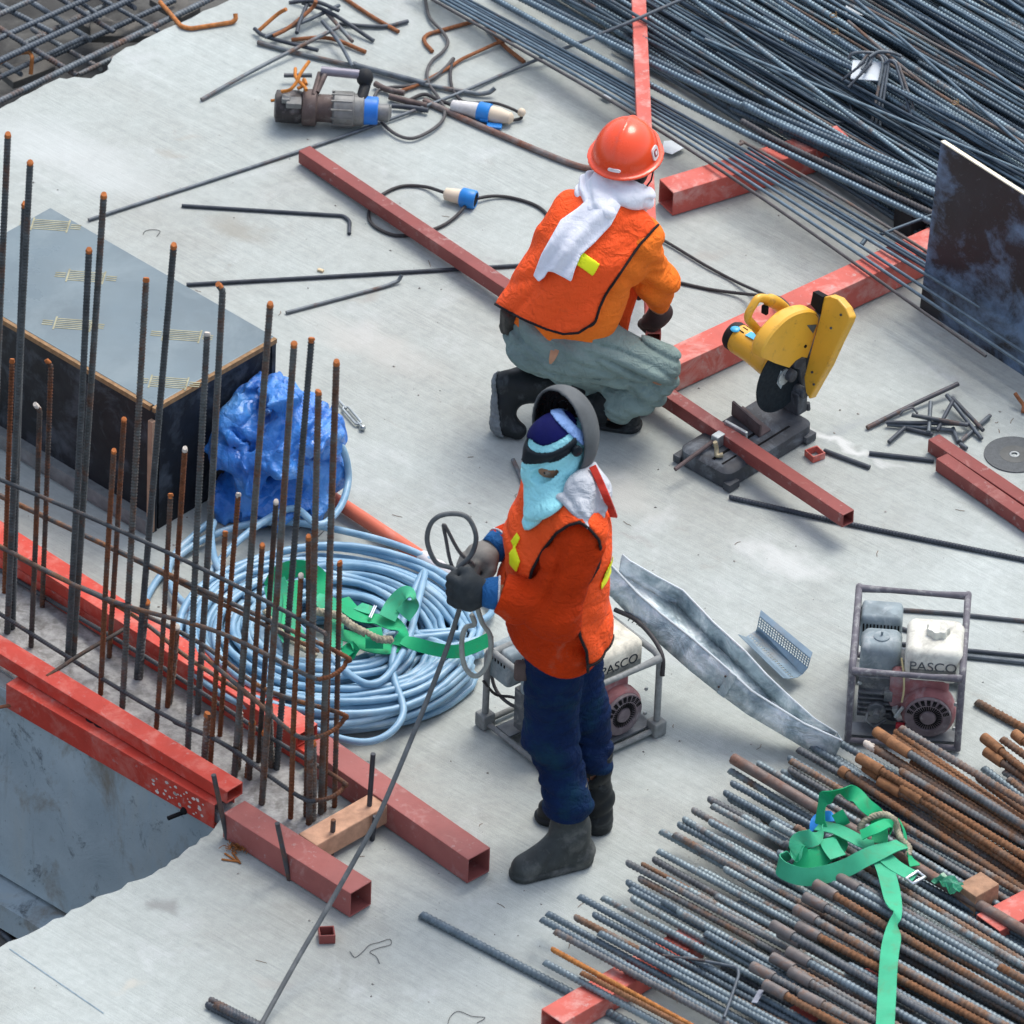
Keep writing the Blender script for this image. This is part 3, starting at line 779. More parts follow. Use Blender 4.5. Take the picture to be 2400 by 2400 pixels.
# ------------------------------------------------------------------ starter bars and wall reinforcement
SB_D = rebar_mat('starter steel', (0.085, 0.093, 0.094), (0.13, 0.065, 0.04), 0.34, 0.6, 0.15, .4, mortar=.03)
SB_R = rebar_mat('starter rust', (0.085, 0.07, 0.06), (0.165, 0.062, 0.028), 0.62, 0.7, 0.1, .4, mortar=.04)
SB_M = rebar_mat('starter mixed', (0.13, 0.125, 0.115), (0.20, 0.09, 0.045), 0.5, 0.65, 0.15, .4, mortar=.14)
TIP = M('orange cut end', (0.42, 0.14, 0.045), 0.85, var=0.3, scale=60)
TIPW = M('pale cut end', (0.55, 0.50, 0.44), 0.7, var=0.2, scale=60)
starters = [  # top x, y, bottom x, y, kind, how it looks
 (15, 252, -22, 1170, 'D', 'tall dark starter bar with orange tip at the left picture edge'),
 (57, 305, 13, 1197, 'D', 'tall dark starter bar with orange tip, second tallest at the left edge'),
 (48, 383, 22, 1188, 'D', 'thick dark starter bar right in front of a taller one at the left edge'),
 (168, 470, 127, 1253, 'D', 'dark starter bar crossing another low down, with orange tip in front of the board marks'),
 (196, 366, 137, 1243, 'D', 'tall dark starter bar reaching above the far edge of the formwork box'),
 (276, 524, 230, 1338, 'D', 'dark ribbed starter bar in front of the middle of the formwork box top'),
 (328, 461, 257, 1283, 'D', 'tall dark starter bar with orange tip passing the near corner of the box'),
 (420, 549, 372, 1349, 'D', 'tall starter bar with bent orange tip at the right part of the box'),
 (391, 627, 354, 1419, 'D', 'dark starter bar with pale tip in front of the dark box end'),
 (510, 572, 441, 1468, 'D', 'tall dark starter bar passing the right corner of the formwork box'),
 (555, 647, 493, 1520, 'D', 'tall dark starter bar in front of the blue tarpaulin, left of its middle'),
 (588, 637, 521, 1453, 'D', 'tallest starter bar in front of the blue tarpaulin'),
 (601, 737, 583, 1557, 'D', 'ribbed starter bar in front of the right part of the blue tarpaulin'),
 (635, 681, 605, 1537, 'D', 'dark starter bar passing the right rim of the blue tarpaulin'),
 (23, 677, 8, 1120, 'R', 'rusty starter bar of middle height at the left picture edge'),
 (96, 691, 79, 1147, 'R', 'rusty starter bar with crooked split tip'),
 (75, 775, 58, 1223, 'R', 'rusty starter bar with pale tip below the crooked one'),
 (234, 790, 205, 1243, 'R', 'rusty starter bar, taller of a close rusty pair before the box'),
 (215, 849, 189, 1313, 'R', 'rusty starter bar with orange tip, shorter of a close pair before the box'),
 (349, 845, 315, 1337, 'R', 'rusty starter bar with white tip in front of the dark box end'),
 (322, 931, 294, 1377, 'R', 'half rusty starter bar at the near corner of the box'),
 (450, 930, 414, 1390, 'R', 'brown starter bar with pale tip below the tarpaulin'),
 (425, 1002, 396, 1447, 'R', 'rusty starter bar in front of the left rim of the hose coil'),
 (521, 945, 487, 1440, 'R', 'brown starter bar with white tip below the tarpaulin'),
 (495, 1027, 470, 1473, 'R', 'short rusty starter bar left of the green harness'),
 (582, 1011, 577, 1543, 'R', 'rusty starter bar in front of the green harness'),
 (568, 1084, 548, 1547, 'R', 'short rusty starter bar with pale tip in front of the green harness'),
 (624, 1059, 611, 1533, 'R', 'rusty starter bar, left of the last close pair at the wall end'),
 (641, 1059, 631, 1522, 'R', 'rusty starter bar at the very end of the wall'),
 (277, 1134, 262, 1283, 'M', 'short rusty stub in the middle of the starter bars'),
 (333, 1181, 317, 1330, 'M', 'short pale tipped stub beside the bright red tube'),
 (452, 1343, 447, 1452, 'M', 'crusted grey stub with white top near the wall end'),
 (476, 1360, 466, 1468, 'M', 'crusted grey stub, middle of a cluster near the wall end'),
 (500, 1378, 497, 1470, 'M', 'crusted grey stub right of the cluster near the wall end'),
 (508, 1328, 513, 1450, 'M', 'rusty stub leaning beside the brown tube'),
 (392, 1345, 385, 1440, 'M', 'crusted grey stub behind the front hoop bar'),
 (590, 1400, 590, 1550, 'M', 'crusted stub in the last bunch of starter bars'),
]
SG = 'starter bars growing out of the wall'
for x0, y0, x1, y1, kd, lab in starters:
    b0 = G(x1, y1, 0.0)
    Y = b0.y
    top = PH(x0, y0, Y+random.uniform(-.012, .012))
    mid = b0.lerp(top, .5)+V((random.uniform(-.004, .004), random.uniform(-.006, .006), 0))
    path = spline([b0-V((0, 0, .03)), mid, top], 8)
    if 'bent' in lab or 'crooked' in lab:
        path += [top+V((-.006, 0, .012)), top+V((-.016, 0, .026))]
    r = .0094 if kd == 'D' else .0078 if kd == 'R' else .0105
    if 'thick' in lab: r = .011
    mb = rebar_mb(path, r, .0125, 8, rib=1.22)
    P_ = np.concatenate(mb.v); zt = P_[:, 2].max()
    for i, f in enumerate(mb.f):
        if P_[f, 2].min() > zt-.02: mb.mi[i] = 1
    mat = {'D': SB_D, 'R': SB_R, 'M': SB_M}[kd]
    o = mb.build('starter_bar', [mat, TIPW if ('pale' in lab or 'white' in lab) else TIP], smooth=50)
    tag(o, lab, 'starter bar', SG)

# horizontal bars: hoops that turn round the end of the wall
HB_D = rebar_mat('hoop steel', (0.07, 0.075, 0.08), (0.22, 0.10, 0.045), 0.38, 0.55, 0.15)
wF0, wF1 = G(20, 1198), G(583, 1560)
wB0, wB1 = G(80, 1146), G(612, 1533)
fdir = (wF1-wF0).normalized(); fn = V((-fdir.y, fdir.x, 0)).normalized()
bdir = (wB1-wB0).normalized(); bn = V((-bdir.y, bdir.x, 0)).normalized()
def onF(x, y): return PP(x, y, wF0-fn*.012, fn)
def onB(x, y): return PP(x, y, wB0+bn*.012, bn)
hoops = [
 ([(0, 910), (235, 1012), (420, 1098), (617, 1200)], [(652, 1247)], [(-60, 895), (400, 1115), (600, 1222), (640, 1243)], 'upper'),
 ([(-40, 1130-170+50), (190, 1126), (410, 1192), (575, 1272)], [(612, 1279), (640, 1266), (652, 1250)], [(640, 1232), (430, 1135), (150, 1005), (-40, 915)], 'highest hoop bar round the starter bars, rusty where it turns'),
 ([(-40, 1133), (207, 1289), (330, 1360), (420, 1403), (560, 1500)], [(600, 1510), (632, 1500), (648, 1484)], [(640, 1470), (500, 1385), (300, 1255), (90, 1130), (-40, 1050)], 'lowest hoop bar, turning rusty around the wall end'),
 ([(380, 1235), (480, 1320), (555, 1385)], [(592, 1391), (625, 1380), (648, 1358)], [(640, 1345), (500, 1300), (380, 1215), (250, 1150), (90, 1080), (-40, 1010)], 'middle hoop bar, turning rusty around the wall end'),
]
for fr, tn, bk, lab in hoops[1:]:
    pF = [onF(*p) for p in fr]; pB = [onB(*p) for p in bk]
    mids = []
    for i, p in enumerate(tn):
        t = (i+1)/(len(tn)+1)
        q = G(p[0], p[1], pF[-1].z*(1-t)+pB[0].z*t); mids.append(q)
    path = spline(pF+mids+pB, 8)
    mb = rebar_mb(path, .0072, .010, 7)
    P_ = np.concatenate(mb.v)
    lim = max(p.x for p in mids)-.09
    for i, f in enumerate(mb.f):
        if P_[f, 0].min() > lim: mb.mi[i] = 1
    o = mb.build('hoop_bar', [HB_D, SB_R], smooth=50); tag(o, lab, 'hoop bar', 'hoop bars tied round the starter bars')
for pts, on, lab in (([(-40, 918), (235, 1047), (420, 1140), (600, 1228)], onB, 'straight tie bar behind the starter bars, highest of the back row'),
                     ([(-30, 892), (190, 985), (395, 1080), (560, 1165), (615, 1196)], onF, 'straight tie bar in front of the starter bars, highest of the front row'),
                     ([(85, 1075), (250, 1160), (360, 1245), (500, 1332)], onB, 'thin tie bar low on the back row before the red tube'),
                     ([(328, 1362), (420, 1402), (480, 1442)], onF, 'short tie bar with rusty end overlapping the lowest hoop')):
    mb = rebar_mb(spline([on(*p) for p in pts], 6), .0068, .010, 7)
    tag(mb.build('tie_bar', HB_D, smooth=50), lab, 'tie bar', 'straight bars tied along the starter bars')
mb = MB(); mb.tube(spline([G(88, 1277, .10), G(150, 1236, .115), G(236, 1186, .125)], 6), .007, 8)
tag(mb.build('spacer_rod', SB_R, smooth=50), 'thin rusty rod laid aslant across the two red tubes', 'steel rod')
# ------------------------------------------------------------------ loose rods, hooks and scrap on the slab
ROD = rebar_mat('loose bar', (0.105, 0.125, 0.145), (0.17, 0.095, 0.06), 0.22, 0.5, 0.3)
RODD = rebar_mat('dark loose bar', (0.06, 0.07, 0.085), (0.15, 0.08, 0.05), 0.2, 0.5, 0.25)
RODR = rebar_mat('rusty loose bar', (0.14, 0.10, 0.08), (0.25, 0.10, 0.045), 0.9, 0.75, 0.05)
RODO = rebar_mat('orange loose bar', (0.25, 0.13, 0.06), (0.42, 0.16, 0.05), 0.9, 0.8, 0.0)
LG = 'loose rods scattered on the slab'
def rod(px, r, mat, label, h=None, ribbed=False, group=LG, name='steel_rod', cat='steel rod', pitch=.011, sm=6, parent=None):
    h = r if h is None else h
    hs = h if isinstance(h, (list, tuple)) else [h]*len(px)
    pts = [G(x, y, hh) for (x, y), hh in zip(px, hs)]
    if len(pts) > 2: pts = spline(pts, sm)
    mb = rebar_mb(pts, r, pitch, 8, ribbed)
    o = mb.build(name, mat, smooth=50)
    return tag(o, label, cat, group)
def bent(px, r, mat, label, h=None, rad=.35, group='bent hook bars on the slab', name='bent_bar', cat='bent bar'):
    """polyline with rounded corners"""
    h = r if h is None else h
    hs = h if isinstance(h, (list, tuple)) else [h]*len(px)
    P = [G(x, y, hh) for (x, y), hh in zip(px, hs)]
    out = [P[0]]
    for i in range(1, len(P)-1):
        a, b, c = P[i-1], P[i], P[i+1]
        q = min((a-b).length, (c-b).length)*rad; q = min(q, r*6)
        p, n = b+(a-b).normalized()*q, b+(c-b).normalized()*q
        for k in range(7):
            t = k/6; out.append(p*(1-t)**2+b*(2*t*(1-t))+n*t*t)
    out.append(P[-1])
    mb = MB(); mb.tube(out, r, 8)
    return tag(mb.build(name, mat, smooth=50), label, cat, group)

rod([(167, 415), (560, 287), (830, 190), (1000, 118), (1180, 45), (1330, -20)], .0065, ROD, 'longest thin rod, crossing from the box corner to the top edge over all the cables', h=[.007, .007, .016, .02, .14, .21])
bent([(343, 388), (648, 407), (660, 417), (659, 441)], .0068, RODD, 'dark rod with a hooked end left of the maroon tube', group=LG)
rod([(352, 537), (600, 523), (1045, 497)], .0072, RODD, 'long dark rod running from the box to the crouching worker', h=.0075)
bent([(540, 590), (728, 540), (752, 530), (758, 519)], .0068, ROD, 'short grey rod with its tip bent up, below the maroon tube', h=[.007, .007, .012, .03], group=LG)
rod([(380, 188), (480, 132), (640, 50)], .0075, ROD, 'grey rod with rusty tip pointing left below the scrap heap', h=[.008, .02, .045])
bent([(486, 80), (560, 100), (700, 132), (800, 160), (905, 178), (925, 174), (934, 166)], .0085, ROD, 'long grey rod behind the cutter tool with its tip bent up', h=[.01, .01, .012, .012, .012, .02, .035], group=LG)
rod([(800, 190), (900, 235), (1010, 282), (1090, 313), (1135, 320)], .0115, rebar_mat('dull pipe', (0.14, 0.125, 0.125), (0.2, 0.09, 0.06), 0.3, .6, .1), 'thick brown grey rod leading from the tool to the helmet', group=LG)
rod([(968, 868), (985, 905), (998, 945)], .0085, ROD, 'short grey rod standing out left of the welder\'s mask', h=.01)
rod([(1377, 938), (1600, 988), (2050, 1080)], .0085, RODD, 'long ribbed rod from below the saw to the right edge', ribbed=True)
rod([(1555, 850), (1641, 882)], .0085, RODD, 'short dark rod beside the red tube offcut')
rod([(1640, 855), (1762, 869)], .0085, RODD, 'short dark rod ending at the maroon tube pair')
rod([(1636, 807), (1720, 765), (1808, 724)], .0085, rebar_mat('half rusty rod', (0.1, .1, .11), (.2, .1, .06), .5), 'longest rod of the scrap heap behind the maroon tubes', h=[.01, .02, .04])
SCR = 'cut rods in the small scrap heap right of the saw'
for i, (x0, y0, x1, y1, h0, h1, lab) in enumerate((
    (1672, 797, 1830, 800, .02, .03, 'dark cut rod lying level across the scrap heap'), (1674, 801, 1800, 812, .012, .012, 'dark cut rod at the front of the scrap heap'),
    (1677, 834, 1707, 807, .012, .015, 'stub of rod pointing left out of the scrap heap'), (1756, 758, 1752, 815, .05, .02, 'cut rod standing up steeply in the scrap heap'),
    (1798, 756, 1768, 812, .06, .02, 'light brown cut rod leaning in the scrap heap'), (1786, 745, 1852, 828, .05, .01, 'cut rod lying down the right side of the scrap heap'),
    (1796, 750, 1855, 812, .04, .02, 'cut rod beside the one down the right side of the scrap heap'), (1868, 784, 1812, 833, .012, .012, 'cut rod pointing right out of the scrap heap'),
    (1710, 808, 1760, 820, .01, .01, 'brown stub in front of the scrap heap'), (1798, 808, 1808, 834, .012, .01, 'tiny stub at the front of the scrap heap'),
    (1720, 783, 1826, 802, .045, .035, 'dark cut rod on top of the scrap heap'), (1812, 838, 1824, 846, .01, .01, 'tiny stub beside the maroon tube'))):
    rod([(x0, y0), (x1, y1)], .0075, ROD if i % 2 else RODD, lab, h=[h0, h1], group=SCR)
bent([(1698, 783), (1704, 775), (1722, 768), (1731, 780)], .004, RODD, 'small wire bracket on the scrap heap', h=[.05, .06, .06, .05], group=SCR, name='wire_bracket', cat='wire bracket')
# behind the right engine
bent([(1720, 1192), (1690, 1182), (1664, 1168), (1661, 1155), (1680, 1149), (1800, 1158), (2060, 1185)], .0075, RODD, 'dark bar with a rusty hooked end behind the right engine', group=LG, rad=.45)
rod([(1700, 1215), (2060, 1250)], .0075, RODD, 'dark rod behind the right engine, upper of a close pair')
rod([(1700, 1226), (2060, 1264)], .0085, ROD, 'grey rod behind the right engine, lower of a close pair')
bent([(1915, 742), (1922, 752), (1932, 765), (1930, 778)], .007, RODR, 'rusty hook at the right edge below the plywood sheet', h=[.05, .04, .02, .01])
# bottom edge
for i, (dx, dy, h) in enumerate(((0, 0, .011), (6, -9, .012), (14, -1, .030))):
    rod([(391+dx, 1896+dy), (560+dx, 1982+dy)], .0115, RODD, ('dark ribbed bar end at the bottom edge, nearest of three', 'dark ribbed bar end at the bottom edge, farthest of three', 'dark ribbed bar end at the bottom edge, lying on the two others')[i], h=h, ribbed=True, pitch=.013, group='bar ends at the bottom edge')
# rusty hooks at the top
bent([(302, 4), (342, 50), (360, 54), (438, 42), (445, 36), (444, 26)], .0085, RODO, 'rusty hook with an upturned end at the slab edge', h=[-.02, .009, .009, .009, .016, .03])
bent([(-20, 128), (36, 100), (56, 98), (61, 108), (58, 140)], .0075, RODO, 'rusty bracket at the far left edge below the bar mat', h=[-.1, -.06, -.06, -.06, -.12])
bent([(972, 75), (912, 36), (903, 38), (808, 64), (799, 72), (803, 83), (816, 97)], .0075, RODR, 'rusty bar bent into a wide hook above the plugs', h=.009)
bent([(972, 73), (940, 80), (870, 112), (850, 126), (790, 160), (755, 172)], .0065, RODR, 'rusty rod running from the wide hook down to the cables', h=[.03, .02, .012, .012, .012, .012])
rod([(916, 44), (950, 85), (989, 117)], .008, RODR, 'rusty short bar under the wide hook', h=[.012, .012, .01])
# scrap heap at the top
TG = 'cut rods in the heap at the top edge'
for i, (pts, mat, lab, h) in enumerate((
    ([(480, 54), (505, 70), (600, 95)], RODD, 'dark rod end pointing left out of the top heap', [.02, .02, .02]),
    ([(488, 58), (522, 28), (540, 17)], RODO, 'orange rod standing out of the top heap, leftmost', [.02, .06, .09]),
    ([(500, 70), (580, 38), (640, 10)], ROD, 'grey rod through the middle of the top heap', [.03, .035, .03]),
    ([(515, 68), (545, 52), (588, 16), (596, 2)], RODR, 'rusty rod curving up through the top heap', [.03, .04, .06, .09]),
    ([(550, -5), (600, 10), (665, 78)], ROD, 'grey rod down the right side of the top heap', [.02, .03, .02]),
    ([(570, 5), (625, 25), (705, 77)], RODD, 'dark rod down the far right of the top heap', [.05, .04, .01]),
    ([(640, -10), (700, 30), (752, 60)], RODR, 'rusty rod right of the top heap, apart from the others', [.01, .01, .01]),
    ([(608, 40), (640, 80), (665, 125)], ROD, 'dark rod from the top heap down to the cutter tool', [.05, .04, .03]),
    ([(550, 75), (620, 72), (690, 98)], RODR, 'brown rod at the foot of the top heap', [.01, .015, .01]),
    ([(585, -5), (566, 40), (560, 62)], RODD, 'short dark rod across the top heap', [.06, .05, .05]),
    ([(545, 5), (592, 2), (640, 20)], RODD, 'bent dark rod at the upper edge of the top heap', [.06, .07, .06]),
    ([(640, 45), (720, 50), (770, 40)], RODD, 'thin rod at the right foot of the top heap', [.01, .01, .01]))):
    rod(pts, .0075, mat, lab, h=h, group=TG)

# bar mat beyond the slab edge, top left
MG = 'bars of the mat beyond the slab edge'
for i, (x0, y0, x1, y1, h, r) in enumerate(((-30, 205, 430, -18, -.02, .011), (-30, 128, 330, -40, -.03, .011), (-30, 85, 260, -45, -.05, .010), (-30, 40, 150, -40, -.04, .010), (-40, 232, 90, 165, -.05, .009), (150, 140, 400, 20, -.12, .009), (-30, 160, 160, 70, -.10, .009), (100, 105, 330, 0, -.14, .010), (40, 85, 210, 5, -.15, .010))):
    rod([(x0, y0), (x1, y1)], r, ROD, 'blue grey mat bar slanting up to the right, %s from the slab edge' % ('first', 'second', 'third', 'fourth', 'first sunken', 'second sunken', 'third sunken', 'fourth sunken', 'fifth sunken')[i], h=h, ribbed=True, group=MG, name='mat_bar', cat='mat bar', pitch=.014)
for i, (x0, y0, x1, y1, h, r) in enumerate(((-20, 42, 145, 142, -.045, .010), (-10, 5, 100, 62, -.06, .010), (30, -15, 170, 75, -.12, .010), (85, -20, 215, 60, -.06, .009), (130, -10, 190, 30, -.08, .008), (160, -20, 300, 60, -.13, .008), (205, -15, 255, 15, -.06, .009), (-30, 95, 40, 140, -.13, .009), (60, 55, 190, 130, -.15, .009))):
    rod([(x0, y0), (x1, y1)], r, ROD if i % 3 else RODD, 'cross bar of the mat running down to the right, %s from the left edge' % ('first', 'second', 'third', 'fourth', 'fifth', 'sixth', 'last', 'first sunken', 'second sunken')[i], h=h, ribbed=True, group=MG, name='mat_bar', cat='mat bar', pitch=.014)
TIMD = M('dull board', (0.12, 0.115, 0.105), 0.85, var=0.4, scale=12, bumps=0.3)
for x0, y0, x1, y1, h, lab in ((170, 60, 330, 150-90, -.2, 'dull board lying under the bar mat near the top'), (10, 150, 90, 120, -.2, 'dull board under the bar mat by the rusty bracket'), (150, 30, 215, 66, -.22, 'dull board deep under the middle of the bar mat'), (300, -5, 360, 30, -.18, 'dull board under the bar mat at the slab edge')):
    a, b = G(x0, y0, h), G(x1, y1, h); d = (b-a); L = d.length; mb = MB(); mb.box((a+b)/2, (L, .10, .03), X=d, Y=V((-d.y, d.x, 0)))
    tag(mb.build('board', TIMD, smooth=0, bevel=.003), lab, 'board', 'boards under the bar mat')
# things at the foot of the pit, bottom left
for x0, y0, x1, y1, w_, lab in ((-30, 1690, 30, 1655, .12, 'dull block at the foot of the grey wall by the left edge'), (-40, 1740, 60, 1800, .14, 'grey board on the ground of the pit')):
    a, b = G(x0, y0, -.98), G(x1, y1, -.98); d = (b-a); L = d.length; mb = MB(); mb.box((a+b)/2, (L, w_, .08), X=d, Y=V((-d.y, d.x, 0)))
    tag(mb.build('board', TIMD, smooth=0, bevel=.004), lab, 'board')
rod([(8, 1690), (75, 1745), (110, 1770)], .007, RODO, 'thin rusty rod on the ground of the pit', h=-.95)
rod([(-20, 1740), (15, 1770), (32, 1795)], .012, RODD, 'dark hose like rod on the ground of the pit', h=-.93)

# small litter
PAPER = M('white litter', (0.66, 0.72, 0.76), 0.8, var=0.1)
def scrap(x, y, h, pts, mat, label, cat='paper scrap', name='paper_scrap'):
    c = G(x, y, h); nmb = MB()
    top = [c+V((a, b, cc)) for a, b, cc in pts]
    nmb.add(top, [tuple(range(len(top)))]); o = nmb.build(name, mat, smooth=0)
    s = o.modifiers.new('thick', 'SOLIDIFY'); s.thickness = .0015
    return tag(o, label, cat, 'white scraps of paper')
scrap(1268, 277, .012, [(-.035, -.03, 0), (.0, -.055, .006), (.05, -.01, .01), (.02, .04, .004), (-.03, .035, 0)], PAPER, 'bluish white paper scrap right of the helmet')
scrap(1146, 182, .01, [(-.03, 0, 0), (.0, -.03, .004), (.03, -.015, .008), (.01, .02, .002)], PAPER, 'white paper scrap left of the pinkish tube')
scrap(1608, 18, .06, [(-.03, -.02, 0), (.04, -.05, .01), (.05, .0, .01), (-.02, .04, 0)], PAPER, 'white paper scrap between the bars at the top edge')
CHIP = M('wood chip', (0.62, 0.50, 0.32), 0.8)
mb = MB(); c = G(605, 510, .005); mb.box(c, (.022, .012, .008), X=(1, -.5, 0), Y=(.5, 1, 0))
tag(mb.build('wood_chip', CHIP, smooth=0, bevel=.001), 'small yellow wood chip on the slab above the long dark rod', 'wood chip')
GALV = M('galvanised part', (0.40, 0.44, 0.45), 0.35, metal=0.6, var=0.25, scale=30)
tb = thing('turnbuckle', G(663, 782), 'small galvanised turnbuckle lying on the slab right of the blue tarpaulin', 'turnbuckle')
p0, p1 = G(650, 768, .012), G(678, 800, .012); d = (p1-p0).normalized(); s = V((-d.y, d.x, 0))
mb = MB(); mb.tube([p0+s*.004, p0+d*.008+s*.011, p1-d*.008+s*.011, p1+s*.004], .0045, 8); mb.tube([p0-s*.004, p0+d*.008-s*.011, p1-d*.008-s*.011, p1-s*.004], .0045, 8); mb.build('frame', GALV, tb)
mb = MB(); mb.tube([p0+d*.012, p0-d*.045], .0045, 8); mb.tube([p0-d*.045+s*.006*math.cos(t*.63)+s*0-d*.009*math.sin(t*.63)-d*.008 for t in range(10)], .003, 6, closed=True); mb.build('eye_bolt', GALV, tb)
mb = MB(); mb.tube([p1-d*.012, p1+d*.02], .0045, 8); mb.ball(p1+d*.024, .011, 10); mb.build('eye_bolt', GALV, tb)
# wire scribbles
THIN = M('thin wire', (0.06, 0.06, 0.065), 0.6)
for pts, lab in (([(660, 1795), (670, 1806), (685, 1795), (697, 1783), (715, 1778), (735, 1772), (737, 1782), (716, 1788), (698, 1796), (710, 1805), (716, 1818)], 'tangle of thin wire on the slab near the small tube offcut'),
                 ([(845, 1932), (850, 1918), (865, 1908), (890, 1917), (915, 1920), (900, 1930)], 'loop of thin wire at the bottom edge'),
                 ([(560, 1000), (580, 990), (600, 1010), (592, 1020), (618, 992), (608, 976)], 'bit of thin wire beside the hose under the tarpaulin'),
                 ([(270, 442), (274, 436), (288, 433), (302, 436), (296, 446)], 'faint curl of wire right of the formwork box')):
    mb = MB(); mb.tube(spline([G(x, y, .003) for x, y in pts], 6), .0011, 5)
    tag(mb.build('thin_wire', THIN), lab, 'wire', 'bits of thin wire on the slab')

# cutting disc lying on the slab
DISC = M('cutting disc', (0.115, 0.125, 0.13), 0.8, var=0.15, scale=60, bumps=0.3, bscale=300)
dc = G(1914, 857, .004)
dt = thing('cutting_disc', dc-V((0, 0, .004)), 'grey worn cutting disc lying flat at the right edge', 'cutting disc')
mb = MB(); mb.lathe([(.012, -.003), (.104, -.003), (.104, .0005), (.012, .0005)], dc, n=64, caps=False); mb.build('disc', DISC, dt, smooth=30)
mb = MB(); mb.lathe([(.010, -.0025), (.017, -.0025), (.017, .0012), (.010, .0012)], dc, n=32, caps=False); mb.build('bush', GALV, dt, smooth=30)
mb = MB(); mb.lathe([(.02, .0008), (.05, .0008), (.05, .0011), (.02, .0011)], dc, n=40, caps=False); mb.build('label_ring', M('dull label', (0.13, 0.135, 0.13), .7), dt, smooth=30)

# crumbs of mortar, sawn chips and wire bits that nobody would count
CRUMB = M('crumbs', (0.30, 0.29, 0.27), .9, var=.6, scale=30)
mb = MB(); rc_ = random.Random(77)
for i in range(520):
    x, y = rc_.uniform(0, 1932), rc_.uniform(60, 1932)
    if y < 330 and x < 300: continue
    if y > 1250+.63*x-40 and x < 420 and y < 1850: continue
    c = G(x, y, .001); r = rc_.choice((.0015, .002, .002, .003, .0045))
    q = [c+V((r*rc_.uniform(.5, 1.6)*math.cos(a), r*rc_.uniform(.5, 1.6)*math.sin(a), 0)) for a in (0, 1.3, 2.5, 3.8, 5.1)]
    t = c+V((0, 0, r*rc_.uniform(.5, 1.1)))
    mb.add(q+[t], [(k, (k+1) % 5, 5) for k in range(5)])
tag(mb.build('debris', CRUMB, smooth=0), 'crumbs of mortar and dirt strewn over the slab', kind='stuff')

WIREB = M('rusty wire bits', (.17, .095, .055), .9, var=.5, scale=30)
mb = MB()
for i in range(60):
    x, y = rc_.uniform(350, 1932), rc_.uniform(330, 1932)
    if y > 1250+.63*x-40 and x < 420: continue
    c = G(x, y, .0015); a = rc_.uniform(0, 6.3); l = rc_.uniform(.012, .04); d_ = V((math.cos(a), math.sin(a), 0)); n_ = V((-d_.y, d_.x, 0))
    mb.tube([c, c+d_*l*.5+n_*rc_.uniform(-.006, .006), c+d_*l], .0009, 4)
tag(mb.build('wire_litter', WIREB), 'snipped bits of rusty tie wire strewn over the slab', kind='stuff')
# ------------------------------------------------------------------ the long bars, top right
TB_G = rebar_mat('pile steel', (0.115, 0.165, 0.205), (0.16, 0.10, 0.07), 0.12, 0.42, 0.45)
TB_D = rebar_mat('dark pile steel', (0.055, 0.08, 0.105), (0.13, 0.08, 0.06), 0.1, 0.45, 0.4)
TB_B = rebar_mat('brown pile steel', (0.11, 0.105, 0.105), (0.15, 0.095, 0.07), 0.42, 0.6, 0.2)
def bar3(pts, r, mat, label, group, ribbed=False, pitch=.015, name='reinforcing_bar', cat='reinforcing bar', tipmat=None):
    mb = rebar_mb(pts, r, pitch, 8, ribbed)
    ms = [mat]
    if tipmat:
        ms.append(tipmat); x0 = min(v[0] for v in mb.v[0])
        vv = np.concatenate(mb.v)
        for i, f in enumerate(mb.f):
            if vv[f, 0].max() < x0+.012: mb.mi[i] = 1
    o = mb.build(name, ms, smooth=50)
    return tag(o, label, cat, group)
def longbar(px, h, *a, **k):
    hs = h if isinstance(h, (list, tuple)) else [h]*len(px)
    p = [G(x, y, hh) for (x, y), hh in zip(px, hs)]
    return bar3(spline(p, 8) if len(p) > 2 else p, *a, **k)
G1 = 'thin smooth bars running past the helmet to the plywood sheet'
_ord = ('nearest', 'second', 'third', 'fourth', 'fifth', 'sixth', 'seventh', 'eighth', 'ninth', 'tenth', 'eleventh', 'twelfth')
for i, (x0, xm, ym, x1, y1, h, r, mt) in enumerate(((812, 1288, 274, 1860, 672, .118, .0058, TB_B), (826, 1288, 262, 1990, 728, .118, .0062, TB_G), (838, 1288, 250, 1985, 700, .119, .006, TB_G), (850, 1288, 241, 1850, 580, .119, .0065, TB_G),
        (858, 1288, 233, 1840, 560, .119, .006, TB_D), (866, 1288, 226, 1830, 548, .121, .0065, TB_G), (876, 1300, 224, 1810, 520, .134, .006, TB_D))):
    longbar([(x0-40, -26), (xm, ym), (x1, y1)], [h*.4, h, h+.012], r, mt, ('%s of the thin bars running past the helmet' % _ord[i]), G1)
longbar([(1388, 276), (1400, 271), (1412, 273), (1560, 358), (1790, 500)], [.13, .128, .126, .124, .128], .0058, TB_B, 'thin bar with a bent rusty left end above the dusty red tubes, nearer of two', G1)
longbar([(1412, 279), (1560, 372), (1800, 522)], [.128, .124, .128], .0055, TB_D, 'thin bar lying just below the bar with a bent rusty end', G1)
G2 = 'thick ribbed bars above the thin ones'
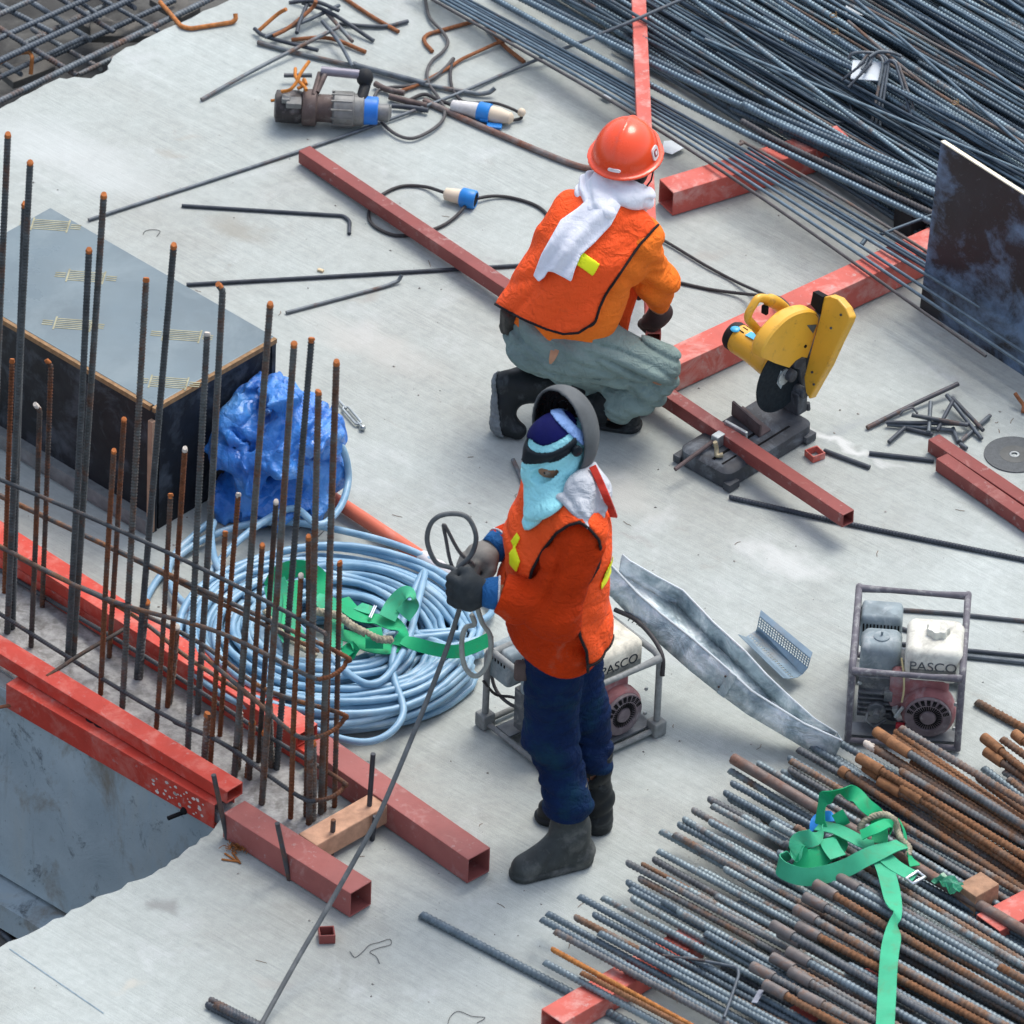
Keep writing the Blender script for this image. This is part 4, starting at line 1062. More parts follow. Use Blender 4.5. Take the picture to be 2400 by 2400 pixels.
for i, (pts, h, r, mt, lab) in enumerate((
    ([(900, -20), (1288, 192), (1800, 440)], [.05, .125, .13], .0105, TB_G, 'thick ribbed bar just above the thin smooth ones'),
    ([(930, -30), (1288, 148), (1775, 366)], [.05, .125, .14], .0115, TB_G, 'thickest blue grey ribbed bar, nearer of a touching pair'),
    ([(948, -30), (1288, 139), (1775, 352)], [.05, .13, .15], .0115, TB_D, 'thickest blue grey ribbed bar, farther of a touching pair'),
    ([(1400, 196), (1500, 248), (1780, 372)], [.15, .148, .16], .0125, TB_G, 'stout blue ribbed bar lying on the touching ribbed pair'),
    ([(1398, 227), (1500, 282), (1790, 416)], [.13, .127, .13], .0095, TB_B, 'brown ended ribbed bar above the dusty red tube'),
    ([(1010, -30), (1288, 108), (1448, 192)], [.06, .14, .14], .0065, TB_D, 'thin dark bar ending in the middle of the bars'),
    ([(1447, 190), (1560, 250), (1790, 350)], [.15, .145, .15], .009, TB_G, 'ribbed bar with a rusty end, farthest of the thick ones'),
    ([(1440, 262), (1600, 340), (1790, 430)], [.105, .11, .11], .010, TB_D, 'dark ribbed bar half hidden below the stout blue one'),
    ([(1380, 205), (1560, 285), (1790, 395)], [.105, .11, .12], .0105, TB_D, 'dark ribbed bar under the stout blue one'))):
    longbar(pts, h, r, mt, lab, G2, ribbed=True)
G3 = 'long bars of the dense pile in the top right corner'
for i, (pts, h, r, mt, rb, lab) in enumerate((
    ([(1180, -40), (1300, 30), (1500, 138), (1780, 268)], .05, .0085, TB_G, True, 'ribbed bar along the lower edge of the top right pile'),
    ([(1250, -30), (1365, 50), (1560, 145), (1800, 270)], .06, .0075, TB_G, False, 'smooth bar, second from the lower edge of the top right pile'),
    ([(1300, -20), (1460, 80), (1640, 170), (1960, 330)], .08, .0075, TB_B, False, 'brownish smooth bar, third from the lower edge of the top right pile'),
    ([(1485, 162), (1640, 222), (1775, 282)], .03, .0085, TB_G, True, 'short ribbed bar below the hanging hooks'),
    ([(1600, 40), (1760, 170), (1960, 285)], .19, .006, TB_B, False, 'rusty thin bar crossing on top of the top right pile'),
    ([(1590, -20), (1720, 90), (1980, 320)], .2, .006, TB_G, False, 'thin bar lying steeply on top of the top right pile'))):
    longbar(pts, h, r, mt, lab, G3, ribbed=rb)
bent([(1455, 132), (1540, 158), (1590, 183), (1606, 198), (1606, 215), (1598, 228), (1585, 232), (1440, 182)], .005, ROD, 'thin bar bent back into a narrow loop before the top right pile', h=.07, rad=.5)
longbar([(1475, 142), (1478, 175)], [.055, .004], .006, TB_D, 'short dark stub below a bar end in front of the top right pile', 'stubs')
hid = 0
lines = []
for lay in range(4):
    c = -820 if lay < 3 else -760
    c_lo = -620 if lay else -600
    k = 0
    cc = -1230
    while cc < c_lo-18*lay:
        lines.append((lay, cc)); cc += random.uniform(7.5, 13.5) if lay < 3 else random.uniform(18, 40)
for lay, cc in lines:
    s = math.tan(R(31+random.gauss(0, 1.2 if lay < 3 else 4)))
    h = (.015, .05, .09, .13)[lay]+random.uniform(-.008, .012)
    xs = -cc/0.6
    x0 = xs-60-random.uniform(0, 80); x1 = 2060
    if random.random() < .12: x0 = xs+random.uniform(20, 200)
    def yy(x): return s*(x-xs-150)+.6*150
    xm = (x0+x1)/2
    pts = [(x0, yy(x0)), (xm, yy(xm)+random.uniform(-3, 3)), (x1, yy(x1))]
    th = random.random() < .3
    r = random.uniform(.0085, .0105) if th else random.uniform(.0055, .0072)
    mt = random.choice((TB_G, TB_G, TB_G, TB_D, TB_D, TB_D, TB_G, TB_B)) if lay > 1 else random.choice((TB_D, TB_D, TB_G))
    longbar(pts, [h, h+.004, h+.01], r, mt, 'long grey reinforcing bar in the dense dark pile filling the top right corner', G3, ribbed=th)
SLP = M('dark sleeper', (0.03, 0.03, 0.032), 0.9)
mb = MB(); a, b = G(1722, 410, .05), G(1800, 372, .05); d = (b-a).normalized(); mb.box((a+b)/2+V((0,0,-.0)), (.3, .09, .09), X=d, Y=V((-d.y, d.x, 0)))
tag(mb.build('timber_sleeper', SLP, smooth=0, bevel=.004), 'dark timber sleeper under the bars beside the plywood sheet', 'timber block')
longbar([(1655, 447), (1668, 440), (1760, 405)], [.12, .128, .13], .006, TB_D, 'dark rod end laid across the dusty red tube by the plywood', 'stubs')
longbar([(1625, 462), (1632, 453)], [.118, .125], .009, TB_D, 'dark stub standing on the dusty red tube', 'stubs')
# stirrups hung over a bar
HG = 'stirrup hooks hung over the pile'
for i, (x1, y1, x0, y0, x2, y2) in enumerate(((1638, 265, 1672, 118, 1600, 110), (1646, 268, 1678, 118, 1606, 116), (1655, 271, 1682, 120, 1612, 122))):
    bent([(x2+20, y2+15), (x0-30, y0-22), (x0-4, y0-8), (x1, y1)], .0055, ROD, 'smooth stirrup hook hung over the pile, %s of three hanging straight' % ('left', 'middle', 'right')[i], h=[.17, .2, .2, .02], rad=.45, group=HG)
for i, (x1, y1) in enumerate(((1728, 247), (1738, 246))):
    bent([(1668+i*6, 120), (1680+i*5, 112), (1690+i*5, 120), (x1, y1)], .0055, ROD, 'smooth stirrup hook slanting to the right, %s of two' % ('nearer', 'farther')[i], h=[.19, .205, .2, .07], rad=.45, group=HG)
bent([(1600, 112), (1606, 101), (1625, 98), (1652, 100), (1668, 110)], .006, ROD, 'grey hook end curled over the white paper, left', h=[.17, .19, .2, .2, .19], rad=.5, group=HG)
bent([(1640, 108), (1655, 97), (1680, 98), (1700, 106)], .006, ROD, 'grey hook end curled over the white paper, right', h=[.2, .21, .21, .19], rad=.5, group=HG)
for i, (x0, y0, x1, y1) in enumerate(((1632, 116, 1588, 152), (1644, 120, 1600, 165))):
    rod([(x0, y0), (x1, y1)], .005, RODD, 'dark hook leg crossing the white paper, %s' % ('upper', 'lower')[i], h=[.205, .15], group=HG, name='hook_leg', cat='stirrup hook')
c = [G(1609, 113, .175), G(1668, 118, .18), G(1660, 152, .15), G(1605, 148, .15)]
mb = MB(); mb.prism(c, (0, 0, -.003)); tag(mb.build('paper_tag', PAPER, smooth=0), 'white paper tag under the stirrup hooks in the top right pile', 'paper tag')
TIEW = M('tie wire', (0.3, 0.2, 0.1), 0.7)
for x, y, h in ((1802, 195, .21), (1572, 30, .2), (1575, 62, .2), (1478, 73, .12)):
    mb = MB(); mb.tube(spline([G(x, y, h)+V((.012*math.cos(t), .004*t-.01, .012*math.sin(t))) for t in np.linspace(0, 7, 9)], 3), .002, 5)
    tag(mb.build('tie_wire', TIEW), {1802: 'twist of tie wire on the right of the top right pile', 1572: 'twist of tie wire at the top edge', 1575: 'rusty twist of tie wire just below the one at the top edge', 1478: 'pale twist of tie wire on a bar before the top right pile'}[x], 'tie wire', 'twists of tie wire on the bars')

# ------------------------------------------------------------------ the bundles at the bottom right
PB_G = rebar_mat('bundle steel', (0.165, 0.21, 0.235), (0.20, 0.125, 0.085), 0.22, 0.5, 0.35)
PB_M = rebar_mat('bundle brownish', (0.15, 0.16, 0.165), (0.205, 0.12, 0.075), 0.45, 0.6, 0.25)
PB_R = rebar_mat('bundle rust', (0.15, 0.11, 0.085), (0.205, 0.10, 0.05), 0.66, 0.8, 0.05)
PB_O = rebar_mat('bundle orange', (0.35, 0.16, 0.06), (0.42, 0.17, 0.05), 0.9, 0.8, 0.0)
SLV = M('sleeve steel', (0.17, 0.155, 0.15), 0.6, metal=0.3, var=0.25, scale=25, dirt=(0.20, 0.10, 0.055), dirtamt=0.35, dirtscale=25)
SLVR = M('rusty sleeve', (0.26, 0.13, 0.065), 0.8, var=0.35, scale=30, dirt=(0.36, 0.17, 0.07), dirtamt=0.4, dirtscale=30, bumps=0.4)
def lay(x, y, h, ang, L, r, mat, label, group, sleeve=0, ribbed=True, sag=.0, smat=None, h1=None, tipw=False):
    a = G(x, y, h)
    q = G(x+900*math.cos(R(ang)), y+900*math.sin(R(ang)), h if h1 is None else h1)
    d = (q-a).normalized(); b = a+d*L
    path = bez(a, b, sag, random.uniform(-.012, .012), 10)
    mb = rebar_mb(path, r, .0165*r/.0115, 8, ribbed, rib=1.15)
    ms = [mat]
    if tipw:
        ms.append(TIPW); vv = np.concatenate(mb.v)
        for i, f in enumerate(mb.f):
            if vv[f, 0].max() < a.x+.03: mb.mi[i] = 1
    o = tag(mb.build('reinforcing_bar', ms, smooth=50), label, 'reinforcing bar', group)
    if sleeve:
        dd = (path[1]-path[0]).normalized(); c0 = path[0]-dd*.02
        sm = MB(); rs = r*1.5
        sm.lathe([(rs*.62, .004), (rs*.66, 0), (rs*.97, 0), (rs, .003), (rs, sleeve-.003), (rs*.97, sleeve), (rs*.62, sleeve)], c0, dd, 16)
        sm.build('coupler_sleeve', smat or SLV, o, smooth=30)
    return o
BG = 'ribbed bars of the large grey bundle at the bottom right'
lone = lay(794, 1725, .013, 27.4, 2.6, .0128, PB_G, 'lone ribbed bar lying apart in front of the big bundle', BG)
ends = [(1246, 1568), (1271, 1574), (1281, 1556), (1241, 1605), (1184, 1628), (1212, 1631), (1234, 1622), (1207, 1658), (1184, 1665), (1188, 1677), (1193, 1696), (1092, 1691), (1136, 1693), (1121, 1726), (1086, 1731), (1032, 1723), (1021, 1734), (1047, 1757), (1042, 1791), (1027, 1815), (1096, 1835),
        (1376, 1453), (1431, 1441), (1381, 1478), (1368, 1496), (1376, 1507), (1338, 1508), (1343, 1520), (1308, 1529), (1291, 1546), (1491, 1435), (1490, 1452), (1340, 1551), (1368, 1640), (1330, 1600), (1300, 1590), (1360, 1583), (1320, 1640), (1260, 1660), (1350, 1690), (1280, 1720), (1230, 1740), (1330, 1760), (1210, 1790), (1180, 1830), (1400, 1540), (1420, 1500), (1250, 1700), (1130, 1760), (1300, 1680)]
def cval(p): return p[1]-math.tan(R(29))*p[0]
ends.sort(key=cval, reverse=True)
vis = {(1042, 1791): 'O', (1096, 1835): 'R', (1086, 1731): 'M', (1491, 1435): 'M', (1490, 1452): 'M', (1271, 1574): 'M', (1338, 1508): 'M', (1207, 1658): 'M', (1381, 1478): 'G', (1308, 1529): 'M', (1212, 1631): 'R', (1234, 1622): 'M', (1368, 1640): 'G'}
prev = None
for i, p in enumerate(ends):
    kind = vis.get(p, 'G' if random.random() < .8 else 'M')
    mat = {'G': PB_G, 'M': PB_M, 'R': PB_R, 'O': PB_O}[kind]
    h = .088+(.020 if i % 2 else 0)+random.uniform(-.002, .004)
    r = .0108 if kind in 'GM' else .0085
    look = {'G': 'grey', 'M': 'brownish grey', 'R': 'rusty', 'O': 'orange rusty'}[kind]
    lab = '%s ribbed bar, %s up from the lone bar among the free ends' % (look, ('%d%s' % (i+1, {1: 'st', 2: 'nd', 3: 'rd'}.get((i+1) % 10 if (i+1) % 100 not in (11, 12, 13) else 0, 'th'))))
    ang = 28.6+random.gauss(0, .7)+(1.2 if cval(p) < 700 else 0)
    lay(p[0], p[1], h, ang, random.uniform(2.3, 2.6), r, mat, lab, BG, ribbed=True, h1=h-.02)
lay(1383, 1431, .125, 30.5, 2.2, .019, rebar_mat('smooth heavy bar', (0.15, 0.12, 0.11), (0.2, 0.11, 0.08), 0.4, .5, .25), 'stout smooth brown bar, thickest along the top of the grey bundle', BG, ribbed=False)
# deeper bars that close the gaps
for i in range(24):
    c = 1150-i*27+random.uniform(-6, 6); x = 1330+i*8+random.uniform(-20, 60)
    lay(x, c+math.tan(R(29))*x, .062 if i % 2 else .045, 29.5+random.gauss(0, .8), 2.2, .0115, PB_G if i % 3 else PB_M, 'grey ribbed bar deep inside the big bundle, seen only through its gaps', BG)
CG = 'coupled bars with sleeves laid on the grey bundle'
cp = [(1590, 1660, 'G'), (1547, 1673, 'R'), (1527, 1697, 'M'), (1510, 1720, 'M'), (1514, 1752, 'R'), (1480, 1764, 'M'), (1466, 1750, 'M'), (1466, 1811, 'M'), (1428, 1828, 'M'), (1500, 1838, 'M'), (1452, 1862, 'R'), (1496, 1800, 'G'), (1520, 1880, 'M')]
cp.sort(key=cval)
for i, (x, y, k) in enumerate(cp):
    h = .150+(.014 if i % 2 else 0)
    lay(x, y, h, 29.3+random.gauss(0, .8), 2.0, .0125, {'G': PB_G, 'M': PB_M, 'R': PB_R}[k], '%s coupled bar with thick sleeve, %s below the green harness' % ({'G': 'grey', 'M': 'brownish', 'R': 'rusty'}[k], ('%s counted downwards' % _ord[i] if i and i < 12 else 'topmost' if not i else 'lowest')), CG, sleeve=.088)
# bars that lie over the bundle and run on to the right edge
UG = 'long bars on top of the grey bundle running to the right edge'
for i, (x, y, a, k) in enumerate(((1500, 1560, 31, 'M'), (1455, 1552, 30, 'G'), (1560, 1580, 31, 'G'), (1480, 1590, 30, 'M'), (1530, 1622, 29.5, 'G'), (1470, 1610, 29.6, 'G'), (1610, 1690, 30, 'M'), (1600, 1715, 29, 'G'), (1630, 1745, 30.5, 'M'), (1600, 1765, 29, 'G'), (1640, 1800, 29, 'M'), (1600, 1820, 29, 'G'))):
    lay(x, y, .128+(.012 if i % 2 else 0), a, 1.9, .0122, {'G': PB_G, 'M': PB_M}[k], '%s ribbed bar on top of the grey bundle, %s from the harness' % ({'G': 'grey', 'M': 'brownish'}[k], _ord[i] if i else 'first'), UG)
lay(1885, 1823, .19, 30, .8, .0125, PB_R, 'short rusty bar end lying on the coupled bars at the right edge', UG)
# the rusty bundle
RG = 'rusty bars of the upper bundle'
ru = [(1698, 1373, 0, .20), (1685, 1392, 0, .17), (1660, 1385, .08, .185), (1687, 1404, .09, .20), (1633, 1403, 0, .165), (1650, 1410, 0, .14), (1628, 1434, .10, .155), (1640, 1452, .07, .12), (1668, 1478, .09, .125), (1711, 1491, .09, .14), (1595, 1459, .03, .10), (1625, 1470, 0, .08), (1690, 1382, 0, .14), (1735, 1420, 0, .15), (1720, 1440, 0, .13), (1700, 1455, 0, .16), (1740, 1470, 0, .12)]
for i, (x, y, s, h) in enumerate(sorted(ru, key=cval)):
    lay(x, y, h, 32.0+random.gauss(0, .9), 1.6, .0122, PB_R if i % 5 else PB_M, '%s bar of the rusty bundle%s, %s from its upper side' % ('rusty' if i % 5 else 'brown', ' with a sleeve' if s else ' without sleeve', ('first', 'second', 'third', 'fourth', 'fifth', 'sixth', 'seventh', 'eighth', 'ninth', 'tenth', 'eleventh', 'twelfth', 'thirteenth', 'fourteenth', 'fifteenth', 'sixteenth', 'lowest')[i]), RG, sleeve=s, smat=SLVR, h1=h-.02, tipw=(x == 1633))
EG = 'rusty bar ends at the right edge below the engine'
for i, (x, y, s, h, k, lab) in enumerate(((1863, 1397, .09, .10, 'R', 'rusty sleeved bar end at the right edge, upper of a pair'), (1868, 1423, .08, .08, 'R', 'rusty sleeved bar end at the right edge, lower of a pair'), (1890, 1394, 0, .12, 'R', 'rusty bar end resting on the sleeved pair at the right edge'), (1921, 1390, .05, .12, 'R', 'rusty sleeved bar end cut by the right edge'),
        (1905, 1432, 0, .09, 'M', 'grey brown bar end below the sleeved pair at the right edge'), (1855, 1449, 0, .06, 'G', 'grey ribbed bar between the rusty bundles'), (1845, 1467, 0, .13, 'R', 'rusty bar lying across between the two rusty bundles'), (1895, 1455, 0, .06, 'M', 'brownish bar end low at the right edge'), (1902, 1470, 0, .07, 'M', 'brown bar end lowest at the right edge'))):
    lay(x, y, h, 37+random.gauss(0, 1.0), .8, .0122, {'R': PB_R, 'M': PB_M, 'G': PB_G}[k], lab, EG, sleeve=s, smat=SLVR)
lay(1842, 1324, .014, 29, .8, .0125, PB_R, 'single rusty bar lying on the slab right of the engine', EG)
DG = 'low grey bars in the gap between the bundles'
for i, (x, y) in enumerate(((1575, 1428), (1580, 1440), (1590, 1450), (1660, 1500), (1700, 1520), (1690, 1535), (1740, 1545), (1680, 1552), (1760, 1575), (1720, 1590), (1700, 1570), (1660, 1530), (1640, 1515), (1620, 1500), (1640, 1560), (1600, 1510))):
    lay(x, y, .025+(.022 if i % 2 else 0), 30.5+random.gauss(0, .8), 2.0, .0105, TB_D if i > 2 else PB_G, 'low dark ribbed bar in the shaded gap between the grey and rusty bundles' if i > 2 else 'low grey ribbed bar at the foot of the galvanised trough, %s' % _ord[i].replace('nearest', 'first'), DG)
# block and tags
BLKW = M('reddish timber', (0.34, 0.20, 0.125), 0.75, var=0.3, scale=30, bumps=0.3)
a = G(1846, 1668, .165); mb = MB(); mb.box(a-V((0, 0, .05)), (.085, .105, .10), X=UDIR, Y=VDIR)
tag(mb.build('timber_block', BLKW, smooth=0, bevel=.003), 'reddish timber block propping the bars at the right edge', 'timber block')
bent([(1290, 1806), (1355, 1818), (1392, 1826), (1394, 1840), (1375, 1895), (1366, 1920)], .0055, ROD, 'thin grey rod bent into a corner, lying on the grey bundle', h=[.12, .125, .13, .13, .125, .12])
a = G(1430, 1880, .125); mb = MB(); mb.box(a, (.018, .07, .003), X=(1, -.1, 0), Y=(.35, 1, 0))
tag(mb.build('steel_tag', M('grey flat steel', (0.2, 0.22, 0.27), 0.5, metal=.3), smooth=0), 'flat grey steel strip lying on the grey bundle beside the bent rod', 'steel strip')
mb = MB(); mb.tube([G(1250, 1802, .13), G(1330, 1812, .13)], .004, 6)
tag(mb.build('short_rod', RODD), 'short thin dark rod lying level on the grey bundle', 'steel rod')
GRTIN = M('dark green foil', (0.02, 0.20, 0.11), 0.3, var=.3, scale=20)
mb = MB(); c = G(1790, 1662, .17)
rr = random.Random(3); gv = []
for i in range(7):
    for j in range(5): gv.append(c+UDIR*(i-3)*.017+VDIR*(j-2)*.014+V((0, 0, .012*rr.uniform(-1, 1)-.004*abs(i-3))))
mb.add(gv, [(i*5+j, (i+1)*5+j, (i+1)*5+j+1, i*5+j+1) for i in range(6) for j in range(4)])
o = mb.build('green_foil', GRTIN, smooth=0); s_ = o.modifiers.new('thick', 'SOLIDIFY'); s_.thickness = .002
tag(o, 'crumpled dark green foil beside the timber block', 'foil scrap')
# ------------------------------------------------------------------ blue hose, tarpaulin, red pipe
def hose_mat():
    m, ns, ls, b = nmat('blue hose')
    v = objvec(ns, False)
    c = ramp(ns, ls, noise(ns, ls, v, 9, 4), [(0.3, (0.15, 0.31, 0.47)), (0.55, (0.26, 0.44, 0.59)), (0.75, (0.43, 0.58, 0.69))])
    ls.new(c, b.inputs['Base Color']); b.inputs['Roughness'].default_value = 0.38
    b.inputs['Subsurface Weight'].default_value = 0.15; b.inputs['Subsurface Radius'].default_value = (.01, .02, .03); b.inputs['Subsurface Scale'].default_value = .3
    b.inputs['Transmission Weight'].default_value = 0.12
    MATS['blue hose'] = m
    return m
HOSE = hose_mat()
hc = G(622, 1240, 0)
RH = .0124
rs = random.Random(21)
pts = []
NL = 56
prevh = 0
for k in range(NL):
    Rk = (.485, .47, .455, .44, .425, .405, .385, .365, .345, .32, .30, .275, .25, .22, .19)[(k*7) % 15]+rs.uniform(-.014, .014)
    zk = RH+.003+(k//8)*.0165
    ex, ey = rs.uniform(-.02, .02), rs.uniform(-.02, .02)
    if k % 7 == 5: ex, ey, Rk = rs.uniform(-.09, .05), rs.uniform(-.05, .05), max(.24, Rk-.08)
    tilt, ph = rs.uniform(0, .016), rs.uniform(0, 6.3)
    st = 26
    for j in range(st):
        a = 2*math.pi*j/st
        r = Rk*(1+.03*math.sin(2*a+ph)+.012*math.sin(3*a+ph*2))
        pts.append(hc+V((ex+r*math.cos(a), ey+.94*r*math.sin(a), max(RH, zk+tilt*math.sin(a+ph)+.005*math.sin(5*a+ph)))))
loose = [(930, 1150, .03), (800, 1050, .05), (640, 1000, .05), (500, 985, .05), (380, 1020, .03), (300, 1090, .015), (266, 1170, .013), (300, 1230, .013), (370, 1260, .02),
         (470, 1290, .06), (420, 1200, .05), (330, 1120, .035), (322, 1060, .03), (372, 1005, .035), (402, 985, .06), (398, 1010, .09), (412, 1070, .10), (470, 1130, .11), (560, 1180, .13),
         (690, 1290, .14), (760, 1230, .15), (795, 1110, .16), (800, 1080, .16), (780, 1120, .15), (740, 1250, .14), (760, 1350, .1), (690, 1400, .07), (560, 1360, .08), (430, 1260, .08), (380, 1130, .08), (440, 1030, .08), (545, 960, .10),
         (600, 990, .12), (640, 960, .12), (657, 905, .14), (648, 850, .24), (620, 820, .3)]
path = spline(pts, 2)+spline([pts[-1]]+[G(x, y, h) for x, y, h in loose], 10)
mb = MB(); mb.tube(path, RH, 9)
ho = tag(mb.build('hose_coil', HOSE, smooth=True), 'big coil of pale blue plastic hose lying on the slab behind the starter bars', 'hose coil')
HT = MB(); HT.tube(spline([G(x, y, h) for x, y, h in ((1015, 1600, .0), (1023, 1575, .10), (1035, 1590, .05))], 4), .001, 4)

def tarp_mat():
    m, ns, ls, b = nmat('blue tarpaulin')
    v = objvec(ns, False)
    c = ramp(ns, ls, noise(ns, ls, v, 4.5, 4, .6, .8), [(0.3, (0.012, 0.10, 0.42)), (0.5, (0.030, 0.19, 0.58)), (0.72, (0.13, 0.37, 0.74))])
    c = mixc(ns, ls, ramp(ns, ls, noise(ns, ls, mapping(ns, ls, v, loc=(2, 2, 5)), 8, 5, .65, 1.0), [(0.6, (0, 0, 0)), (0.75, (.6, .6, .6))]), c, (0.30, 0.50, 0.78))  # scattered pale patches, highlights painted into the blue
    ls.new(c, b.inputs['Base Color']); b.inputs['Roughness'].default_value = 0.27; b.inputs['Sheen Weight'].default_value = .1
    vo = ns.new('ShaderNodeTexVoronoi'); vo.feature = 'DISTANCE_TO_EDGE'; vo.inputs['Scale'].default_value = 13
    wv = ns.new('ShaderNodeVectorMath'); wv.operation = 'MULTIPLY_ADD'; wn = ns.new('ShaderNodeTexNoise'); wn.inputs['Scale'].default_value = 7; ls.new(v, wn.inputs['Vector'])
    ls.new(wn.outputs['Color'], wv.inputs[0]); wv.inputs[1].default_value = (.16, .16, .16); ls.new(v, wv.inputs[2]); ls.new(wv.outputs[0], vo.inputs['Vector'])
    hh_ = ns.new('ShaderNodeMath'); hh_.operation = 'MULTIPLY_ADD'; ls.new(noise(ns, ls, v, 40, 4, .6, 1.5), hh_.inputs[0]); hh_.inputs[1].default_value = .25; ls.new(vo.outputs['Distance'], hh_.inputs[2])
    bump(ns, ls, hh_.outputs[0], .7, .03, b)
    MATS['blue tarpaulin'] = m
    return m
TARP = tarp_mat()
tA, tB, tC, tD = PG(470, 935, .27), PG(560, 945, .26), PG(600, 950, .16), PG(470, 965, .07)
_cr = np.random.default_rng(4)
_cw = []
for k_ in range(6):
    n_ = _cr.normal(size=3); n_ /= np.linalg.norm(n_); _cw.append((n_, (5.2, 6.5, 8.5, 10, 13, 17, 23)[k_], (.050, .044, .036, .030, .022, .015, .010)[k_], _cr.random()*9))
def crumple(P):
    w = np.stack([vn(P[..., 0]*7+3, P[..., 1]*7, P[..., 2]*7), vn(P[..., 0]*7, P[..., 1]*7+7, P[..., 2]*7), vn(P[..., 0]*7, P[..., 1]*7, P[..., 2]*7+11)], -1)-.5
    q = P+w*.16
    t = 0
    for n_, f_, a_, o_ in _cw:
        s_ = (q@n_)*f_+o_
        t = t+(np.abs(s_-np.floor(s_)-.5)*2-.5)*a_
    return t*1.02
rt = random.Random(12)
core = [(tA, tB, .095, .10), (tB, tC, .10, .075), (tA, tD, .10, .085), (tD, PG(545, 985, .05), .085, .06), (tD, PG(425, 968, .05), .07, .055), (tB, PG(520, 965, .1), .10, .085), (tB, PG(625, 950, .14), .09, .05)]
folds_ = []
tcen = (V(tA)+V(tB))/2+V((.0, .02, -.02))
for k_ in range(34):                     # rolled folds wrapping the heap
    a0 = rt.uniform(0, 6.28); up0 = rt.uniform(-.35, 1.1); rad_ = rt.uniform(.125, .175)
    da, du_ = rt.choice((-1, 1))*rt.uniform(.25, .5), rt.uniform(-.28, .28)
    p_ = None; rr_ = rt.uniform(.016, .040)
    for j_ in range(5):
        a_, u_ = a0+da*j_, min(1.35, up0+du_*j_)
        q_ = tcen+V((1.18*rad_*math.cos(a_)*math.cos(u_), rad_*math.sin(a_)*math.cos(u_), .88*rad_*math.sin(u_)))*(1+rt.uniform(-.07, .07))
        if p_ is not None: folds_.append((p_, q_, rr_, rr_*rt.uniform(.75, 1.2)))
        p_ = q_
for k_ in range(9):                      # skirts that run out over the hose and the slab
    x0_, x1_ = rt.uniform(415, 600), rt.uniform(-45, 45)
    folds_.append((PG(x0_, 948+rt.uniform(-8, 10), .17), PG(x0_+x1_, 975+rt.uniform(-10, 18), .03), rt.uniform(.026, .042), rt.uniform(.02, .04)))
def f_tarp(P):
    d = union(P, core, .05)
    m = np.abs(d) < .17
    Q = P[m]; e = d[m]
    for fo in folds_: e = smin(e, cone(Q, *fo), .012)
    out = d.copy()
    out[m] = e+crumple(Q)*.8
    return np.maximum(out, .003-P[..., 2])
lo_, hi_ = np.array(tD)-[.32, .24, .2], np.array(tB)+[.30, .26, .32]
tp_ = soft('tarpaulin', f_tarp, (lo_[0], lo_[1], 0), hi_, .0055, TARP, None, relax=0, one=True)
tag(tp_, 'crumpled blue tarpaulin bundle heaped between the formwork box and the hose coil', 'tarpaulin')

PIPE = M('red plastic pipe', (0.60, 0.15, 0.09), 0.45, var=.12, scale=8, dirt=(.6, .3, .25), dirtamt=.2)
TAPE = M('white tape', (0.62, 0.60, 0.62), 0.7, var=.12, scale=40, bumps=.3)
pp = thing('red_pipe', G(750, 1030), 'red round pipe wrapped in white tape at its near end, between hose and welder', 'pipe')
p0, p1, p2 = G(627, 940, .035), G(796, 1052, .035), G(905, 1122, .035)
mb = MB(); mb.tube([p0, p1], .024, 20); mb.build('pipe', PIPE, pp, smooth=40)
mb = MB(); n_ = 14; mb.tube([p1.lerp(p2, i/n_)+V((0, 0, .002*math.sin(i*2.1))) for i in range(n_+1)], [.0262+.0018*math.sin(i*1.7) for i in range(n_+1)], 18); mb.build('tape_wrap', TAPE, pp, smooth=60)

# ------------------------------------------------------------------ webbing harnesses
GREEN = M('green webbing', (0.012, 0.36, 0.15), 0.6, var=.16, scale=10, dirt=(0.06, 0.22, 0.10), dirtamt=.25, dirtscale=20, bumps=.25, bscale=300)
GREEN2 = M('soft green webbing', (0.05, 0.40, 0.22), 0.65, var=.14, scale=10, dirt=(0.10, 0.27, 0.14), dirtamt=.3, dirtscale=16, bumps=.25, bscale=300)
ROPE = M('dirty rope', (0.36, 0.33, 0.24), 0.9, var=.35, scale=50, dirt=(.12, .11, .09), dirtamt=.4, dirtscale=40, bumps=.8, bscale=140)
def strap(mb, px, w=.045, nrm=(0, 0, 1), sub=7):
    """px: x, y, height and, if given, the webbing's facing direction there"""
    P = [G(p[0], p[1], p[2]) for p in px]
    N = [V(p[3]) if len(p) > 3 else V(nrm) for p in px]
    C = spline(P, sub); NN = spline(N, sub)
    sides = []
    for i in range(len(C)):
        T = (C[min(i+1, len(C)-1)]-C[max(i-1, 0)]).normalized()
        sides.append(T.cross(NN[i]).normalized())
    mb.ribbon(C, sides, w*1.17, .003)
def rope(pts, r, turns=60):
    P = spline(pts, 14); mb = MB()
    for k in range(3):
        Q = []
        for i, p in enumerate(P):
            T = (P[min(i+1, len(P)-1)]-P[max(i-1, 0)]).normalized()
            e1 = T.cross(V((.3, .2, 1))).normalized(); e2 = T.cross(e1); a = i*.55+k*2.094
            Q.append(p+e1*(r*.52*math.cos(a))+e2*(r*.52*math.sin(a)))
        mb.tube(Q, r*.62, 6)
    return mb
